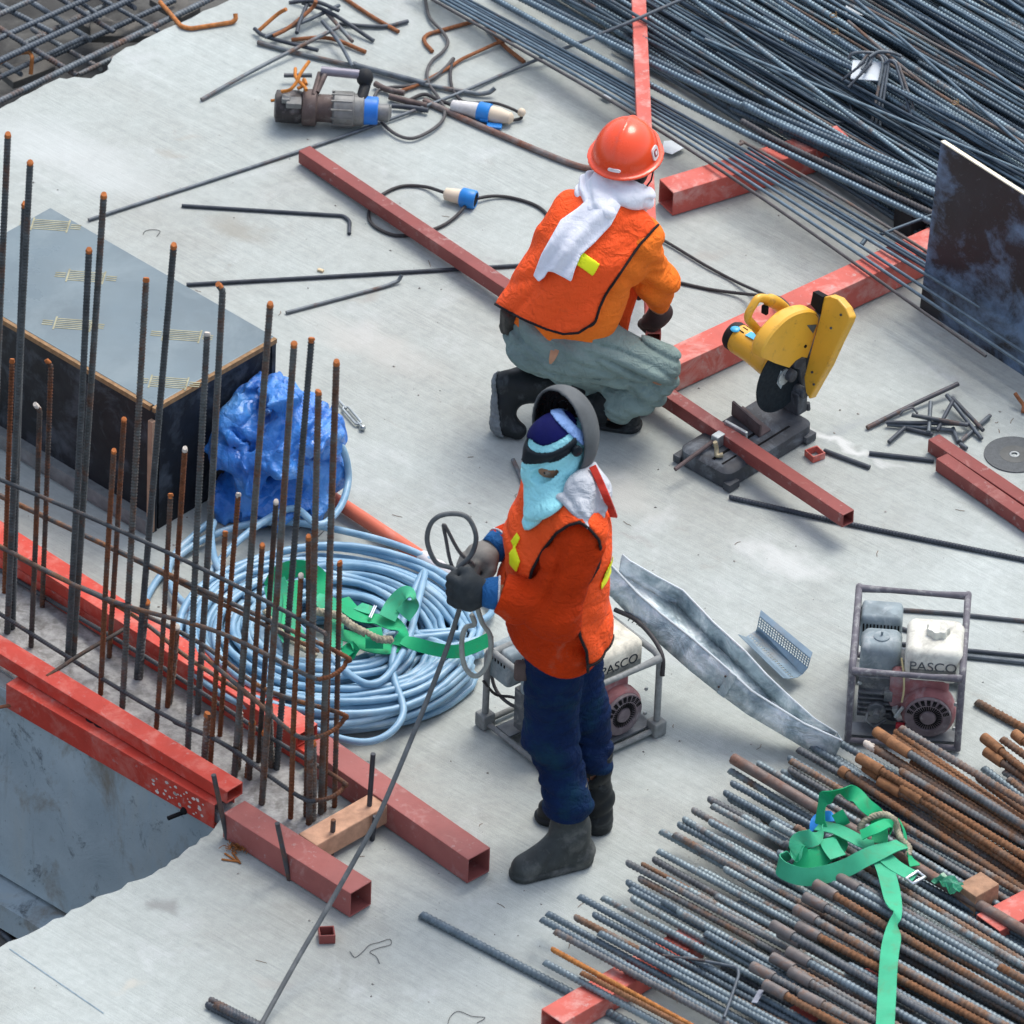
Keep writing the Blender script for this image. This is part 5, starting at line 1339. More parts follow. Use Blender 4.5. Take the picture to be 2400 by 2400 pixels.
# on the bundle, bottom right. zoom z: disp = 1433 + z/6, 1449 + z/6
def zb(x, y, h, *n): return (1433+x/6, 1449+y/6, h, *n)
hz = .165
FR = (0.0, -.85, .5); LF = (-.8, -.5, .25)
ha = thing('safety_harness', G(1590, 1660, .12), 'green webbing safety harness tossed on the grey bundle, its strap hanging to the bottom edge', 'harness')
mb = MB(); strap(mb, [zb(690, 700, .19, (-.5, -.6, .5)), zb(690, 560, .22, (-.8, -.5, .1)), zb(730, 360, .27, (-.7, -.5, -.3)), zb(900, 265, .30, (0, -.75, -.6)), zb(1080, 300, .29, (.3, -.5, .6)), zb(1200, 420, .27, (.3, -.5, .8)), zb(1330, 540, .23, (0, -.4, .9)), zb(1360, 720, .19), zb(1360, 850, .18)]); mb.build('strap', GREEN, ha, smooth=60)
mb = MB(); strap(mb, [zb(660, 650, .20), zb(860, 690, .21), zb(1030, 770, .21), zb(1180, 850, .20), zb(1300, 880, .19)], .046); mb.build('strap', GREEN2, ha, smooth=60)
mb = MB(); strap(mb, [zb(690, 720, .21, LF), zb(600, 790, .22, (-.3, -.8, .4)), zb(450, 830, .21, (-.3, -.9, .2)), zb(400, 960, .19, (-.6, -.7, -.1)), zb(300, 1000, .18, (-.2, .9, .3)), zb(215, 1050, .175, (-1, 0, .1)), zb(260, 1150, .17, (-.3, -.9, .3)), zb(480, 1230, .165, FR), zb(720, 1210, .17, FR), zb(980, 1130, .18, FR), zb(1150, 1040, .20, (0, -.6, .8)), zb(1300, 970, .21, (0, -.5, .9)), zb(1480, 900, .21), zb(1620, 860, .19)], .05); mb.build('strap', GREEN2, ha, smooth=60)
mb = MB(); strap(mb, [zb(430, 990, .19, FR), zb(560, 1040, .17, (0, -.6, .7)), zb(760, 960, .18, (0, -.4, .9)), zb(880, 860, .18, (0, -.3, 1)), zb(790, 780, .18)], .06); mb.build('strap', GREEN, ha, smooth=60)
mb = MB(); strap(mb, [zb(760, 800, .20), zb(830, 930, .195), zb(890, 1010, .19)], .05); mb.build('pad', GREEN2, ha, smooth=60)
mb = MB(); strap(mb, [zb(880, 500, .24, FR), zb(930, 590, .22, FR), zb(960, 650, .20, FR)], .035); mb.build('strap', GREEN, ha, smooth=60)
mb = MB(); strap(mb, [zb(1150, 760, .235), zb(1300, 690, .255), zb(1440, 630, .25), zb(1500, 680, .22, (.6, -.5, .5))], .042); mb.build('keeper_loop', GREEN, ha, smooth=60)
mb = MB(); strap(mb, [zb(1380, 960, .20), zb(1500, 1080, .19), zb(1640, 1170, .185), zb(1770, 1230, .18)], .046); mb.build('strap', GREEN2, ha, smooth=60)
mb = MB(); strap(mb, [zb(1380, 1030, .19), zb(1440, 1200, .185), zb(1490, 1400, .185), zb(1530, 1620, .20, (.5, -.6, .6)), zb(1540, 1700, .20, (.9, -.4, .2)), zb(1530, 1800, .20, (.4, -.8, .4)), zb(1480, 2050, .20, (0, -.5, .9)), zb(1455, 2320, .20, (-.2, -.6, .8)), zb(1440, 2600, .19, (0, -.5, .9)), zb(1420, 2960, .18)], .05); mb.build('hanging_strap', GREEN2, ha, smooth=60)
mb = MB(); strap(mb, [zb(1590, 600, .20, (.9, -.2, .3)), zb(1640, 720, .19, (.9, -.2, .3)), zb(1660, 860, .18, (.9, -.3, .2)), zb(1720, 1020, .175, (.6, -.5, .4)), zb(1760, 1110, .17)], .03); mb.build('strap', GREEN, ha, smooth=60)
BUCK = M('chromed buckle', (0.75, 0.77, 0.78), 0.22, metal=.85, var=.08)
c_ = [G(*zb(x, y, .188)[:3]) for x, y in ((1655, 1255), (1735, 1310), (1870, 1235), (1790, 1170))]
mb = MB(); mb.tube(c_, .0065, 8, closed=True); mb.build('buckle', BUCK, ha, smooth=50)
BLUEW = M('blue webbing', (0.02, 0.22, 0.62), 0.5, var=.15)
mb = MB(); strap(mb, [zb(600, 720, .185, LF), zb(650, 590, .195, (-.2, -.8, .5)), zb(760, 545, .20, FR), zb(850, 560, .19)], .03); mb.build('blue_strap', BLUEW, ha, smooth=60)
rp = rope([G(*zb(*p)[:3]) for p in ((1130, 700, .20), (1180, 610, .225), (1300, 545, .24), (1430, 530, .245), (1530, 600, .23), (1560, 700, .2), (1600, 800, .19), (1690, 900, .185), (1680, 990, .18))], .0105)
rp.build('rope', ROPE, ha, smooth=60)
# on the coil. zoom z: disp = 483 + z/4.37, 1006.3 + z/4.37
def zc(x, y, h, *n): return (483+x/4.37, 1006.3+y/4.37, h, *n)
hb = thing('safety_harness', G(640, 1200, .1), 'green webbing safety harness tangled with rope on the blue hose coil', 'harness')
hh = .16
mb = MB(); strap(mb, [zc(100, 460, hh, LF), zc(200, 330, .22, (-.4, -.8, .4)), zc(380, 290, .24, (0, -.9, .3)), zc(520, 370, .22, (.2, -.9, .4)), zc(560, 520, .19, FR)], .05); mb.build('strap', GREEN, hb, smooth=60)
mb = MB(); strap(mb, [zc(150, 400, .22, (-.2, -.9, .3)), zc(200, 560, .19, FR), zc(260, 760, .17, (0, -.7, .7)), zc(330, 900, .16)], .07); mb.build('pad', GREEN2, hb, smooth=60)
mb = MB(); strap(mb, [zc(280, 390, .22, FR), zc(290, 600, .19, (.1, -.9, .4)), zc(260, 850, .16, FR)], .045); mb.build('strap', GREEN, hb, smooth=60)
mb = MB(); strap(mb, [zc(480, 530, .20), zc(620, 600, .20, (0, -.6, .8)), zc(650, 760, .18, FR), zc(640, 940, .16, FR)], .05); mb.build('strap', GREEN2, hb, smooth=60)
mb = MB(); strap(mb, [zc(700, 540, .19), zc(790, 640, .20), zc(880, 690, .20), zc(1010, 710, .19), zc(1120, 740, .19, (.4, -.5, .7)), zc(1220, 830, .18, (.8, -.3, .5)), zc(1190, 930, .16)], .05); mb.build('strap', GREEN, hb, smooth=60)
mb = MB(); strap(mb, [zc(1080, 700, .21, (-.1, -.8, .5)), zc(1140, 590, .23, (-.2, -.8, .5)), zc(1230, 500, .26, (-.3, -.5, .8)), zc(1300, 530, .255, (.6, .3, .7)), zc(1270, 600, .23, (.5, -.5, .7)), zc(1210, 680, .21, (.3, -.7, .6))], .05); mb.build('strap', GREEN2, hb, smooth=60)
mb = MB(); strap(mb, [zc(960, 780, .215, (0, -.4, 1)), zc(975, 860, .205, FR), zc(975, 950, .17, FR)], .05); mb.build('keeper_loop', GREEN, hb, smooth=60)
mb = MB(); strap(mb, [zc(690, 830, .17), zc(820, 870, .16), zc(930, 930, .15), zc(1100, 950, .15), zc(1240, 890, .15)], .05); mb.build('strap', GREEN, hb, smooth=60)
mb = MB(); strap(mb, [zc(720, 990, .15), zc(800, 930, .17), zc(760, 1010, .14)], .045); mb.build('strap', GREEN, hb, smooth=60)
mb = MB(); strap(mb, [zc(840, 600, .20), zc(900, 620, .205), zc(960, 640, .2)], .04); mb.build('padded_end', GREEN2, hb, smooth=60)
mb = MB(); strap(mb, [zc(1200, 880, .175), zc(1340, 920, .17, (0, -.7, .7)), zc(1500, 960, .165, (0, -.9, .4)), zc(1650, 975, .165, FR), zc(1800, 930, .17, FR), zc(1940, 865, .18, FR)], .038); mb.build('trailing_strap', GREEN, hb, smooth=60)
rope([G(*zc(*p)[:3]) for p in ((480, 640, .215), (600, 660, .215), (700, 690, .215), (790, 760, .215), (900, 820, .205), (1010, 870, .2), (1120, 880, .19))], .013).build('rope', ROPE, hb, smooth=60)
rope([G(*zc(*p)[:3]) for p in ((70, 640, .17), (170, 760, .17), (270, 870, .17), (400, 960, .16), (500, 1010, .15))], .008).build('rope', ROPE, hb, smooth=60)
c_ = [G(*zc(x, y, .21)[:3]) for x, y in ((945, 700), (990, 600), (975, 595), (930, 695))]
mb = MB(); mb.tube(c_, .003, 6, closed=True); mb.build('buckle', BUCK, hb, smooth=50)

# ------------------------------------------------------------------ galvanised trough and perforated angle
def galv():
    m, ns, ls, b = nmat('galvanised sheet')
    v = objvec(ns, False)
    c = ramp(ns, ls, noise(ns, ls, v, 8, 6, .65, .9), [(0.34, (0.20, 0.27, 0.31)), (0.5, (0.46, 0.55, 0.58)), (0.64, (0.84, 0.89, 0.90))])
    c = mixc(ns, ls, ramp(ns, ls, noise(ns, ls, mapping(ns, ls, v, loc=(5, 3, 2)), 5, 7, .7, .5), [(.60, (0, 0, 0)), (.76, (.55, .55, .55))]), c, (0.30, 0.20, 0.12))
    ls.new(c, b.inputs['Base Color']); b.inputs['Metallic'].default_value = .35
    ls.new(ramp(ns, ls, noise(ns, ls, v, 14, 4), [(.3, (.32,)*3), (.7, (.55,)*3)]), b.inputs['Roughness'])
    bump(ns, ls, noise(ns, ls, v, 15, 5, .65, 1.2), .7, .02, b)
    MATS['galv'] = m
    return m
GS = galv()
def zt(x, y): return 1127+x/4, 1022.4+y/4
# station: front bottom, front top, back top, height of the floor
S = [((60, 375), (80, 150), (190, 95), .385), ((110, 420), (130, 200), (240, 140), .37), ((290, 610), (300, 380), (450, 262), .325), ((480, 780), (480, 540), (645, 365), .28), ((690, 965), (720, 730), (880, 610), .235), ((900, 1130), (1000, 970), (1120, 830), .18),
     ((1130, 1300), (1160, 1120), (1275, 1000), .135), ((1400, 1460), (1350, 1240), (1460, 1175), .09), ((1560, 1555), (1560, 1370), (1640, 1335), .045), ((1770, 1660), (1850, 1500), (1810, 1440), .004)]
st_ = []
for fb, ft, bt, h in S:
    a, b_, c_ = G(*zt(*fb), h), G(*zt(*ft), h+.092), G(*zt(*bt), h+.068)
    d_ = c_+V((-.008, -.006, -.066)); st_.append([a, b_, c_, d_])
tr = thing('galvanised_trough', G(1420, 1330), 'long bent galvanised sheet trough propped on the left engine frame', 'sheet metal trough')
SUB = 2
def strip(i, j, k=5, dent=.008, seed=1):
    """wall between rails i and j, subdivided, with dents"""
    lin = lambda k_: [st_[m][k_].lerp(st_[m+1][k_], t/SUB) for m in range(len(st_)-1) for t in range(SUB)]+[st_[-1][k_]]
    A, B = lin(i), lin(j)
    vs, fs = [], []
    for m_, (p, q) in enumerate(zip(A, B)):
        for t in range(k):
            w = p.lerp(q, t/(k-1)); nz = vn(np.array([w.x*9+seed*7]), np.array([w.y*9]), np.array([w.z*9]))[0]-.5
            nz += abs(vn(np.array([w.x*17+seed]), np.array([w.y*17]), np.array([w.z*17]))[0]-.5)-.2
            vs.append(w+V((.5, -.6, .2))*(nz*dent*2*(0.3 if t in (0, k-1) else 1)))
    n = len(A)
    for m_ in range(n-1):
        for t in range(k-1): fs.append((m_*k+t, (m_+1)*k+t, (m_+1)*k+t+1, m_*k+t+1))
    return vs, fs
for nm, i, j, dd in (('front_wall', 0, 1, .010), ('floor_sheet', 0, 3, .012), ('back_wall', 3, 2, .026)):
    mb = MB(); mb.add(*strip(i, j, 4, dd*1.25, i+1)); o = mb.build(nm, GS, tr, smooth=12)
    s_ = o.modifiers.new('thick', 'SOLIDIFY'); s_.thickness = .002; s_.offset = 0
for i_, w_ in ((1, .0035), (2, .003)):
    mb = MB(); mb.tube([p[i_] for p in st_], w_, 6); mb.build('folded_rim', M('bright zinc', (.72, .77, .78), .35, metal=.3, var=.15), tr, smooth=50)
mb = MB(); a, b_, c_, d_ = st_[-1]; mb.add([a, b_, c_, d_], [(0, 1, 2, 3)]); o = mb.build('end_flap', GS, tr, smooth=0); s_ = o.modifiers.new('thick', 'SOLIDIFY'); s_.thickness = .002
mb = MB()
fw = (st_[5][0]-st_[5][1]); 
for t in (.25, .75): mb.ball(st_[5][1]+fw*t+V((-.004, -.006, .002)), .004, 8)
mb.build('rivets', M('rivet', (.08, .05, .04), .7), tr)
jn = MB(); e_ = (st_[6][0]-st_[5][0]).normalized(); jn.prism([st_[5][0]+V((0, -.005, 0)), st_[5][0]+e_*.03+V((0, -.005, 0)), st_[5][1]+e_*.03+V((0, -.005, 0)), st_[5][1]+V((0, -.005, 0))], (0, -.0015, .0005)); jn.build('joint_plate', GS, tr, smooth=0)

PERF = M('blue grey perforated steel', (0.24, 0.33, 0.40), 0.4, metal=.5, var=.2, scale=12, dirt=(.30, .24, .18), dirtamt=.2)
def lattice(mb, a, b, c, d, nu, nv, w=.28):
    """sheet a-b-c-d pierced by nu x nv square holes"""
    a, b, c, d = V(a), V(b), V(c), V(d)
    us, vs_ = [0], [0]
    for i in range(nu): us += [(i+w)/(nu+w), (i+1)/(nu+w)]
    us += [1]
    for j in range(nv): vs_ += [(j+w)/(nv+w), (j+1)/(nv+w)]
    vs_ += [1]
    nU, nV = len(us), len(vs_)
    pts = [a.lerp(b, u).lerp(d.lerp(c, u), v) for u in us for v in vs_]
    fs = []
    for i in range(nU-1):
        for j in range(nV-1):
            if i % 2 == 1 and j % 2 == 1: continue
            fs.append((i*nV+j, (i+1)*nV+j, (i+1)*nV+j+1, i*nV+j+1))
    mb.add(pts, fs)
pa_ = thing('perforated_angle', G(1490, 1270), 'blue grey perforated steel angle leaning on the back of the galvanised trough', 'perforated angle')
Q = {k: G(*zt(x, y), h) for k, (x, y, h) in dict(a=(1235, 515, .11), b=(1625, 835, .11), a2=(1225, 560, .102), b2=(1610, 880, .102), c=(1210, 640, .055), d=(1590, 950, .055), e=(1200, 670, .035), f=(1550, 1000, .035), g=(1165, 690, .045), h=(1510, 1025, .045), i=(1120, 720, .06), j=(1440, 1035, .06), k=(1060, 700, .10), l=(1400, 1030, .085)).items()}
def sheet(mb, *k): mb.add([Q[x] for x in k], [(0, 1, 2, 3)])
mb = MB(); sheet(mb, 'a', 'b', 'b2', 'a2'); lattice(mb, Q['a2'], Q['b2'], Q['d'], Q['c'], 22, 4); sheet(mb, 'c', 'd', 'f', 'e'); o = mb.build('upright_flange', PERF, pa_, smooth=0); s_ = o.modifiers.new('t', 'SOLIDIFY'); s_.thickness = .0018
mb = MB(); sheet(mb, 'e', 'f', 'h', 'g'); lattice(mb, Q['g'], Q['h'], Q['j'], Q['i'], 20, 1, .5); lattice(mb, Q['i'], Q['j'], Q['l'], Q['k'], 20, 1, .9); o = mb.build('base_flange', PERF, pa_, smooth=0); s_ = o.modifiers.new('t', 'SOLIDIFY'); s_.thickness = .0018
# ------------------------------------------------------------------ the two engines in tube frames
FRM = M('frame tube paint', (0.13, 0.125, 0.145), 0.55, var=.25, scale=25, dirt=(0.34, 0.35, 0.34), dirtamt=.35, dirtscale=30)
FRG = M('cement splashed frame', (0.24, 0.255, 0.25), 0.8, var=.25, scale=25, dirt=(0.14, 0.14, 0.14), dirtamt=.4, dirtscale=25)
TANK = M('dirty white tank', (0.66, 0.66, 0.58), 0.5, var=.12, scale=9, dirt=(0.24, 0.235, 0.21), dirtamt=.50, dirtscale=11, bumps=.1)
GREYP = M('dusty grey plastic', (0.22, 0.27, 0.29), 0.7, var=.25, scale=20, dirt=(.42, .46, .47), dirtamt=.4, dirtscale=16)
ENG = M('greasy engine block', (0.10, 0.11, 0.12), 0.6, var=.4, scale=30, dirt=(.30, .31, .30), dirtamt=.4, dirtscale=22, metal=.2)
COWL = M('faded red cowl', (0.24, 0.095, 0.10), 0.55, var=.25, scale=14, dirt=(.32, .27, .28), dirtamt=.45, dirtscale=12)
FAN = M('starter cover', (0.16, 0.13, 0.14), 0.6, var=.25, scale=30, dirt=(.32, .30, .31), dirtamt=.35, dirtscale=20)
SLOT = M('black slots', (0.006, 0.006, 0.007), 0.9)
PLATE = M('tray steel', (0.15, 0.165, 0.175), 0.6, metal=.2, var=.3, scale=15, dirt=(.05, .05, .05), dirtamt=.4)
INK = M('marker ink', (0.035, 0.045, 0.055), 0.8, var=.5, scale=60, dirt=(.12, .12, .12), dirtamt=.3, dirtscale=60)
REDS = M('red switch', (0.30, 0.012, 0.02), 0.4)
def rbox(mb, c, s, X, Y, r=.02):
    """box with rounded upright corners and softened top"""
    Z = X.cross(Y); c = V(c); a, b, h = s[0]/2, s[1]/2, s[2]
    prof = [(0, 0), (0, h*.82), (r*.35, h*.95), (r*.9, h)]
    rings = []
    for ins, zz in prof:
        ring = []
        for cx, cy, a0 in ((a-r, b-r, 0), (-(a-r), b-r, 90), (-(a-r), -(b-r), 180), (a-r, -(b-r), 270)):
            for k in range(5):
                t = R(a0+k*22.5); rr = max(r-ins, .001)
                ring.append(c+X*(cx+rr*math.cos(t))+Y*(cy+rr*math.sin(t))+Z*zz)
        rings.append(ring)
    vs = [p for q in rings for p in q]; n = 20
    fs = [tuple(range(n))[::-1], tuple((len(rings)-1)*n+k for k in range(n))]
    for i in range(len(rings)-1):
        for k in range(n): fs.append((i*n+k, i*n+(k+1) % n, (i+1)*n+(k+1) % n, (i+1)*n+k))
    mb.add(vs, fs)
def text_mesh(name, s, size, origin, X, Y, mat, parent, ext=.0006):
    cu = bpy.data.curves.new('lettering', 'FONT'); cu.body = s; cu.size = size; cu.extrude = ext; cu.align_x = 'CENTER'; cu.align_y = 'CENTER'
    tmp = bpy.data.objects.new('tmp_text', cu); COL.objects.link(tmp)
    dg = bpy.context.evaluated_depsgraph_get(); me = bpy.data.meshes.new_from_object(tmp.evaluated_get(dg))
    bpy.data.objects.remove(tmp)
    X, Y = V(X).normalized(), V(Y).normalized(); Z = X.cross(Y)
    me.transform(Matrix(((X.x, Y.x, Z.x, 0), (X.y, Y.y, Z.y, 0), (X.z, Y.z, Z.z, 0), (0, 0, 0, 1))))
    me.materials.clear(); me.materials.append(mat); me.name = name
    return link(name, me, V(origin), parent)
def engine(front_left, front_right, depth, H, frm, label, word, seed, tsize=.05):
    TANK = MATS['dirty white tank'] if seed == 1 else M('cement splashed tank', (0.62, 0.60, 0.50), 0.7, var=.2, scale=14, dirt=(0.28, 0.27, 0.23), dirtamt=.55, dirtscale=16, bumps=.3)
    """front_left / front_right: ground corners of the frame; depth runs away from the front"""
    X = (front_right-front_left); w = X.length; X.normalize(); Y = V((-X.y, X.x, 0)); Z = V((0, 0, 1))
    O = front_left
    def L(x, y, z_): return O+X*x+Y*y+Z*z_
    t = thing('engine_unit', L(w/2, depth/2, 0), label, 'engine', 'portable engines in tube frames')
    r = .0115
    for x in (r, w-r):
        mb = MB(); q = .028
        pth = [L(x, 0, .012), L(x, 0, H-q), L(x, q*.3, H-q*.3), L(x, q, H), L(x, depth-q, H), L(x, depth-q*.3, H-q*.3), L(x, depth, H-q), L(x, depth, .012)]
        mb.tube(pth, r, 12); mb.build('side_hoop', frm, t, smooth=60)
    for y, zz in ((0, H-.012), (depth-.03, H), (0, .02), (depth, .02)):
        mb = MB(); mb.tube([L(r, y, zz), L(w*.3, y, zz+.001), L(w*.7, y, zz-.001), L(w-r, y, zz)], [r*1.2, r*.85, r*.85, r*1.2] if zz > .1 else r*.9, 12); mb.build('cross_rail', frm, t, smooth=60)
    for x in (r, w-r):
        mb = MB(); mb.tube([L(x, 0, .02), L(x, depth, .02)], r*.9, 10); mb.build('base_rail', frm, t, smooth=60)
    for y in (.05, depth-.09):
        mb = MB(); mb.box(L(w/2, y, .03), (w-.03, .07, .006), X=X, Y=Y); mb.build('tray_bar', PLATE, t, smooth=0)
    if seed == 2:
        for x, y in ((r, 0), (r, depth), (w-r, 0)):
            mb = MB(); mb.box(L(x, y, .03), (.05, .05, .055), X=X, Y=Y); mb.build('foot_block', FRG, t, smooth=0, bevel=.006)
    # engine block, cylinder head, cooling fins
    mb = MB(); rbox(mb, L(w*.60, .20, .035), (w*.52, .20, .16), X, Y, .02); mb.box(L(w*.24, .17, .135), (w*.30, .16, .16), X=X, Y=Y)
    for k in range(5): mb.box(L(w*.24, .085, .08+k*.02), (w*.30, .02, .007), X=X, Y=Y)
    mb.lathe([(.03, 0), (.03, .03), (.012, .03), (.012, .06)], L(w*.26, .09, .10), -Y, 14)
    mb.box(L(w*.36, .085, .155), (.035, .03, .04), X=X, Y=Y); mb.tube([L(w*.20, .08, .11), L(w*.17, .05, .07), L(w*.24, .04, .05), L(w*.34, .07, .06)], .006, 6)
    mb.build('engine_block', ENG, t, smooth=40, bevel=.002)
    # fan cowl with recoil starter
    cx, cz = w*.70, .118
    fr = .088
    mb = MB(); mb.lathe([(fr*.98, 0), (fr*1.04, -.03), (fr*1.02, -.055), (fr*.9, -.066), (fr*.86, -.066)], L(cx, .098, cz), Y, 40); mb.build('fan_cowl', COWL, t, smooth=40)
    mb = MB(); rbox(mb, L(cx-.035, .098, cz+.0), (fr*2.2, .06, .135), X, Y, .02); mb.build('cowl_housing', COWL, t, smooth=40)
    mb = MB(); mb.lathe([(fr*.88, 0), (fr*.86, -.012), (fr*.56, -.016), (fr*.54, -.010), (fr*.30, -.010), (fr*.28, -.016), (.004, -.018)], L(cx, .033, cz), Y, 40); st = mb.build('starter_cover', FAN, t, smooth=40)
    mb = MB()
    for k in range(34):
        a = 2*math.pi*k/34
        e = X*math.cos(a)+Z*math.sin(a); f_ = -X*math.sin(a)+Z*math.cos(a)
        mb.box(L(cx, .0225, cz)+e*fr*.42, (fr*.2, .0035, .004), X=e, Y=f_)
    for k in range(9):
        a = R(20+k*17.5); e = X*math.cos(a)+Z*math.sin(a); f_ = -X*math.sin(a)+Z*math.cos(a)
        for j in range(4): mb.box(L(cx, .0185, cz)+e*fr*(.62+.06*j), (fr*.035, .012, .004), X=e, Y=f_)
    mb.build('slots', SLOT, st, smooth=0)
    mb = MB(); mb.box(L(cx-fr*1.12, .05, cz-.012), (.02, .02, .05), X=(X+Z*.5).normalized(), Y=Y); mb.tube([L(cx-fr*.95, .03, cz+.03), L(cx-fr*1.2, .028, cz-.012)], .006, 8); mb.build('lever', GALV, t, smooth=40)
    mb = MB(); mb.box(L(cx-fr*1.0, .03, cz-.055), (.03, .02, .035), X=X, Y=Y); mb.build('red_switch', REDS, t, smooth=0, bevel=.004)
    # tank with cap and the painted word
    tw, td = w*.49, .20
    tc = L(w*.715, .165, .238)
    mb = MB(); rbox(mb, tc, (tw, td, .115), X, Y, .032)
    tk = mb.build('fuel_tank', TANK, t, smooth=40)
    mb = MB(); rbox(mb, L(w*.715, .165, .229), (tw*.93, td*.95, .012), X, Y, .03); mb.build('tank_flange', TANK, tk, smooth=40)
    cc = L(w*.715+.008, .175, .353)
    mb = MB(); n = 40; prof = []
    vs, fs = [], []
    for zz, f_ in ((0, 1), (.018, 1), (.024, .9), (.025, .0)):
        for k in range(n):
            a = 2*math.pi*k/n; rr = (.037+.0035*math.cos(7*a))*max(f_, .02); vs.append(cc+X*(rr*math.cos(a))+Y*(rr*math.sin(a))+Z*zz)
    for i in range(3):
        for k in range(n): fs.append((i*n+k, i*n+(k+1) % n, (i+1)*n+(k+1) % n, (i+1)*n+k))
    fs.append(tuple(3*n+k for k in range(n))); mb.add(vs, fs); mb.build('fuel_cap', TANK, tk, smooth=50)
    text_mesh('lettering', word, tsize, L(w*.715, .165-td/2-.0012, .292), X, Z, INK if seed == 2 else M('faded ink', (.11, .125, .135), .8, var=.3, scale=60, dirt=(.22, .22, .21), dirtamt=.35, dirtscale=50), tk)
    mb = MB(); mb.box(L(w*.715, .165-td/2-.001, .272), (tw*.8, .001, .02), X=X, Y=Y); mb.build('grime_band', M('grime', (.19, .20, .19), .9, var=.5, scale=40), tk, smooth=0)
    for q, (bx_, bz_) in enumerate(((.10, .19), (.40, .19), (.52, .07), (.93, .07), (.93, .17))):
        mb = MB(); mb.lathe([(.007, 0), (.007, .006), (.003, .007)], L(w*bx_, .092 if q < 2 else .040, bz_), -Y, 6); mb.build('bolt', GALV, t, smooth=0)
    # muffler, air cleaner
    mb = MB(); rbox(mb, L(w*.245, .325, .20), (w*.36, .105, .125), X, Y, .015)
    mu = mb.build('muffler_cover', GREYP, t, smooth=40)
    mb = MB()
    for k in range(11): mb.box(L(w*.245+(k-5)*.0115, .325-.0532, .28), (.0048, .003, .032), X=X, Y=Y)
    for k in range(5): mb.box(L(w*.245-w*.18-.0003, .325+(k-2)*.016, .285), (.003, .006, .03), X=X, Y=Y)
    mb.build('slots', SLOT, mu, smooth=0)
    mb = MB(); rbox(mb, L(w*.26, .175, .215), (w*.35, .125, .105), X, Y, .03); ac = mb.build('air_cleaner', GREYP, t, smooth=40)
    mb = MB(); mb.lathe([(.027, 0), (.027, .004), (.02, .007), (.004, .008), (.004, .022), (.001, .022)], L(w*.26, .175, .32), Z, 20); mb.build('wing_nut', GREYP, ac, smooth=40)
    mb = MB(); mb.tube(spline([L(w*.44, .12, .28), L(w*.47, .07, .25), L(w*.48, .05, .2), L(w*.47, .04, .16)], 6), .0035, 6); mb.build('fuel_line', M('yellowed hose', (.45, .40, .22), .6), t)
    return t
# right engine: front corners on the slab
eR = engine(G(1592, 1405), G(1812, 1421), .47, .315, FRM, 'petrol engine with white tank in a purple grey frame, right of the galvanised trough', 'PASCO', 1)
eL = engine(G(1038, 1475), G(1243, 1382), .36, .32, FRG, 'cement splashed petrol engine in a tube frame behind the standing person', 'PASCO', 2)
_o = text_mesh('frame_lettering', 'PASCO', .036, G(1212, 1178, .31), (1, -.75, 0), (.5, .8, .6), INK, eL)

# ------------------------------------------------------------------ yellow chop saw
YEL = M('worn yellow paint', (0.74, 0.40, 0.035), 0.42, var=.1, scale=7, dirt=(.30, .15, .04), dirtamt=.18, dirtscale=26, coat=.15)
IRON = M('grimy iron', (0.060, 0.066, 0.075), 0.55, var=.35, scale=14, dirt=(.20, .23, .26), dirtamt=.42, dirtscale=9, bumps=.2)
IRONB = M('brownish iron', (0.10, 0.075, 0.075), 0.6, var=.3, scale=16, dirt=(.2, .18, .18), dirtamt=.25)
STONE = M('abrasive disc', (0.010, 0.017, 0.023), 0.7, var=.3, scale=50)
CYAN = M('blue label', (0.05, 0.42, 0.75), 0.4, var=.1)
rF, rR, rL = G(1372, 927), G(1535, 826), G(1279, 873)
ca = (rR-rF).normalized(); cb = V((-ca.y, ca.x, 0)); Lb, Wb = (rR-rF).length, abs((rL-rF).dot(cb))
cz = V((0, 0, 1))
def CL(u, v, zz): return rF+ca*u+cb*v+cz*zz
cs = thing('chop_saw', CL(Lb/2, Wb/2, 0), 'yellow abrasive chop saw with raised black disc on a grimy iron base', 'chop saw')
mb = MB(); rbox(mb, CL(Lb/2, Wb/2, .004), (Lb, Wb, .07), ca, cb, .035)
mb.box(CL(.02, -.0, .018), (.05, .03, .028), X=ca, Y=cb); mb.box(CL(.02, Wb, .018), (.05, .03, .028), X=ca, Y=cb); mb.box(CL(Lb-.03, .0, .018), (.05, .03, .028), X=ca, Y=cb)
ba = mb.build('base', IRON, cs, smooth=35)
mb = MB(); mb.box(CL(Lb*.36, Wb*.40, .0745), (Lb*.60, .010, .002), X=ca, Y=cb); mb.box(CL(Lb*.55, Wb*.16, .0745), (Lb*.5, .008, .002), X=ca, Y=cb); mb.box(CL(Lb*.14, Wb*.22, .0745), (Lb*.16, .007, .002), X=ca, Y=cb); mb.build('slots', SLOT, ba, smooth=0)
# fence across the base and pivot block
P_ = [PP(1255.8+x/4.8, 531.3+y/4.8, CL(Lb*.62, Wb*.5, .1), ca) for x, y in ((520, 1160), (960, 1440), (955, 1270), (525, 1045))]
mb = MB(); fa, fb_ = CL(Lb*.60, Wb*.98, .072), CL(Lb*.52, Wb*.28, .072)
mb.prism([fa, fb_, fb_+cz*.055, fa+cz*.055], ca*.010); mb.prism([fa, fb_, fb_+ca*.06, fa+ca*.06], cz*.008); mb.build('fence', IRONB, cs, smooth=0, bevel=.002)
mb = MB(); pv = PG(1499, 803, .112); mb.box(pv, (.05, .075, .09), X=ca, Y=cb); mb.lathe([(.02, -.05), (.02, .05)], pv+cz*.045, cb, 20); mb.build('pivot_block', IRON, cs, smooth=40, bevel=.004)
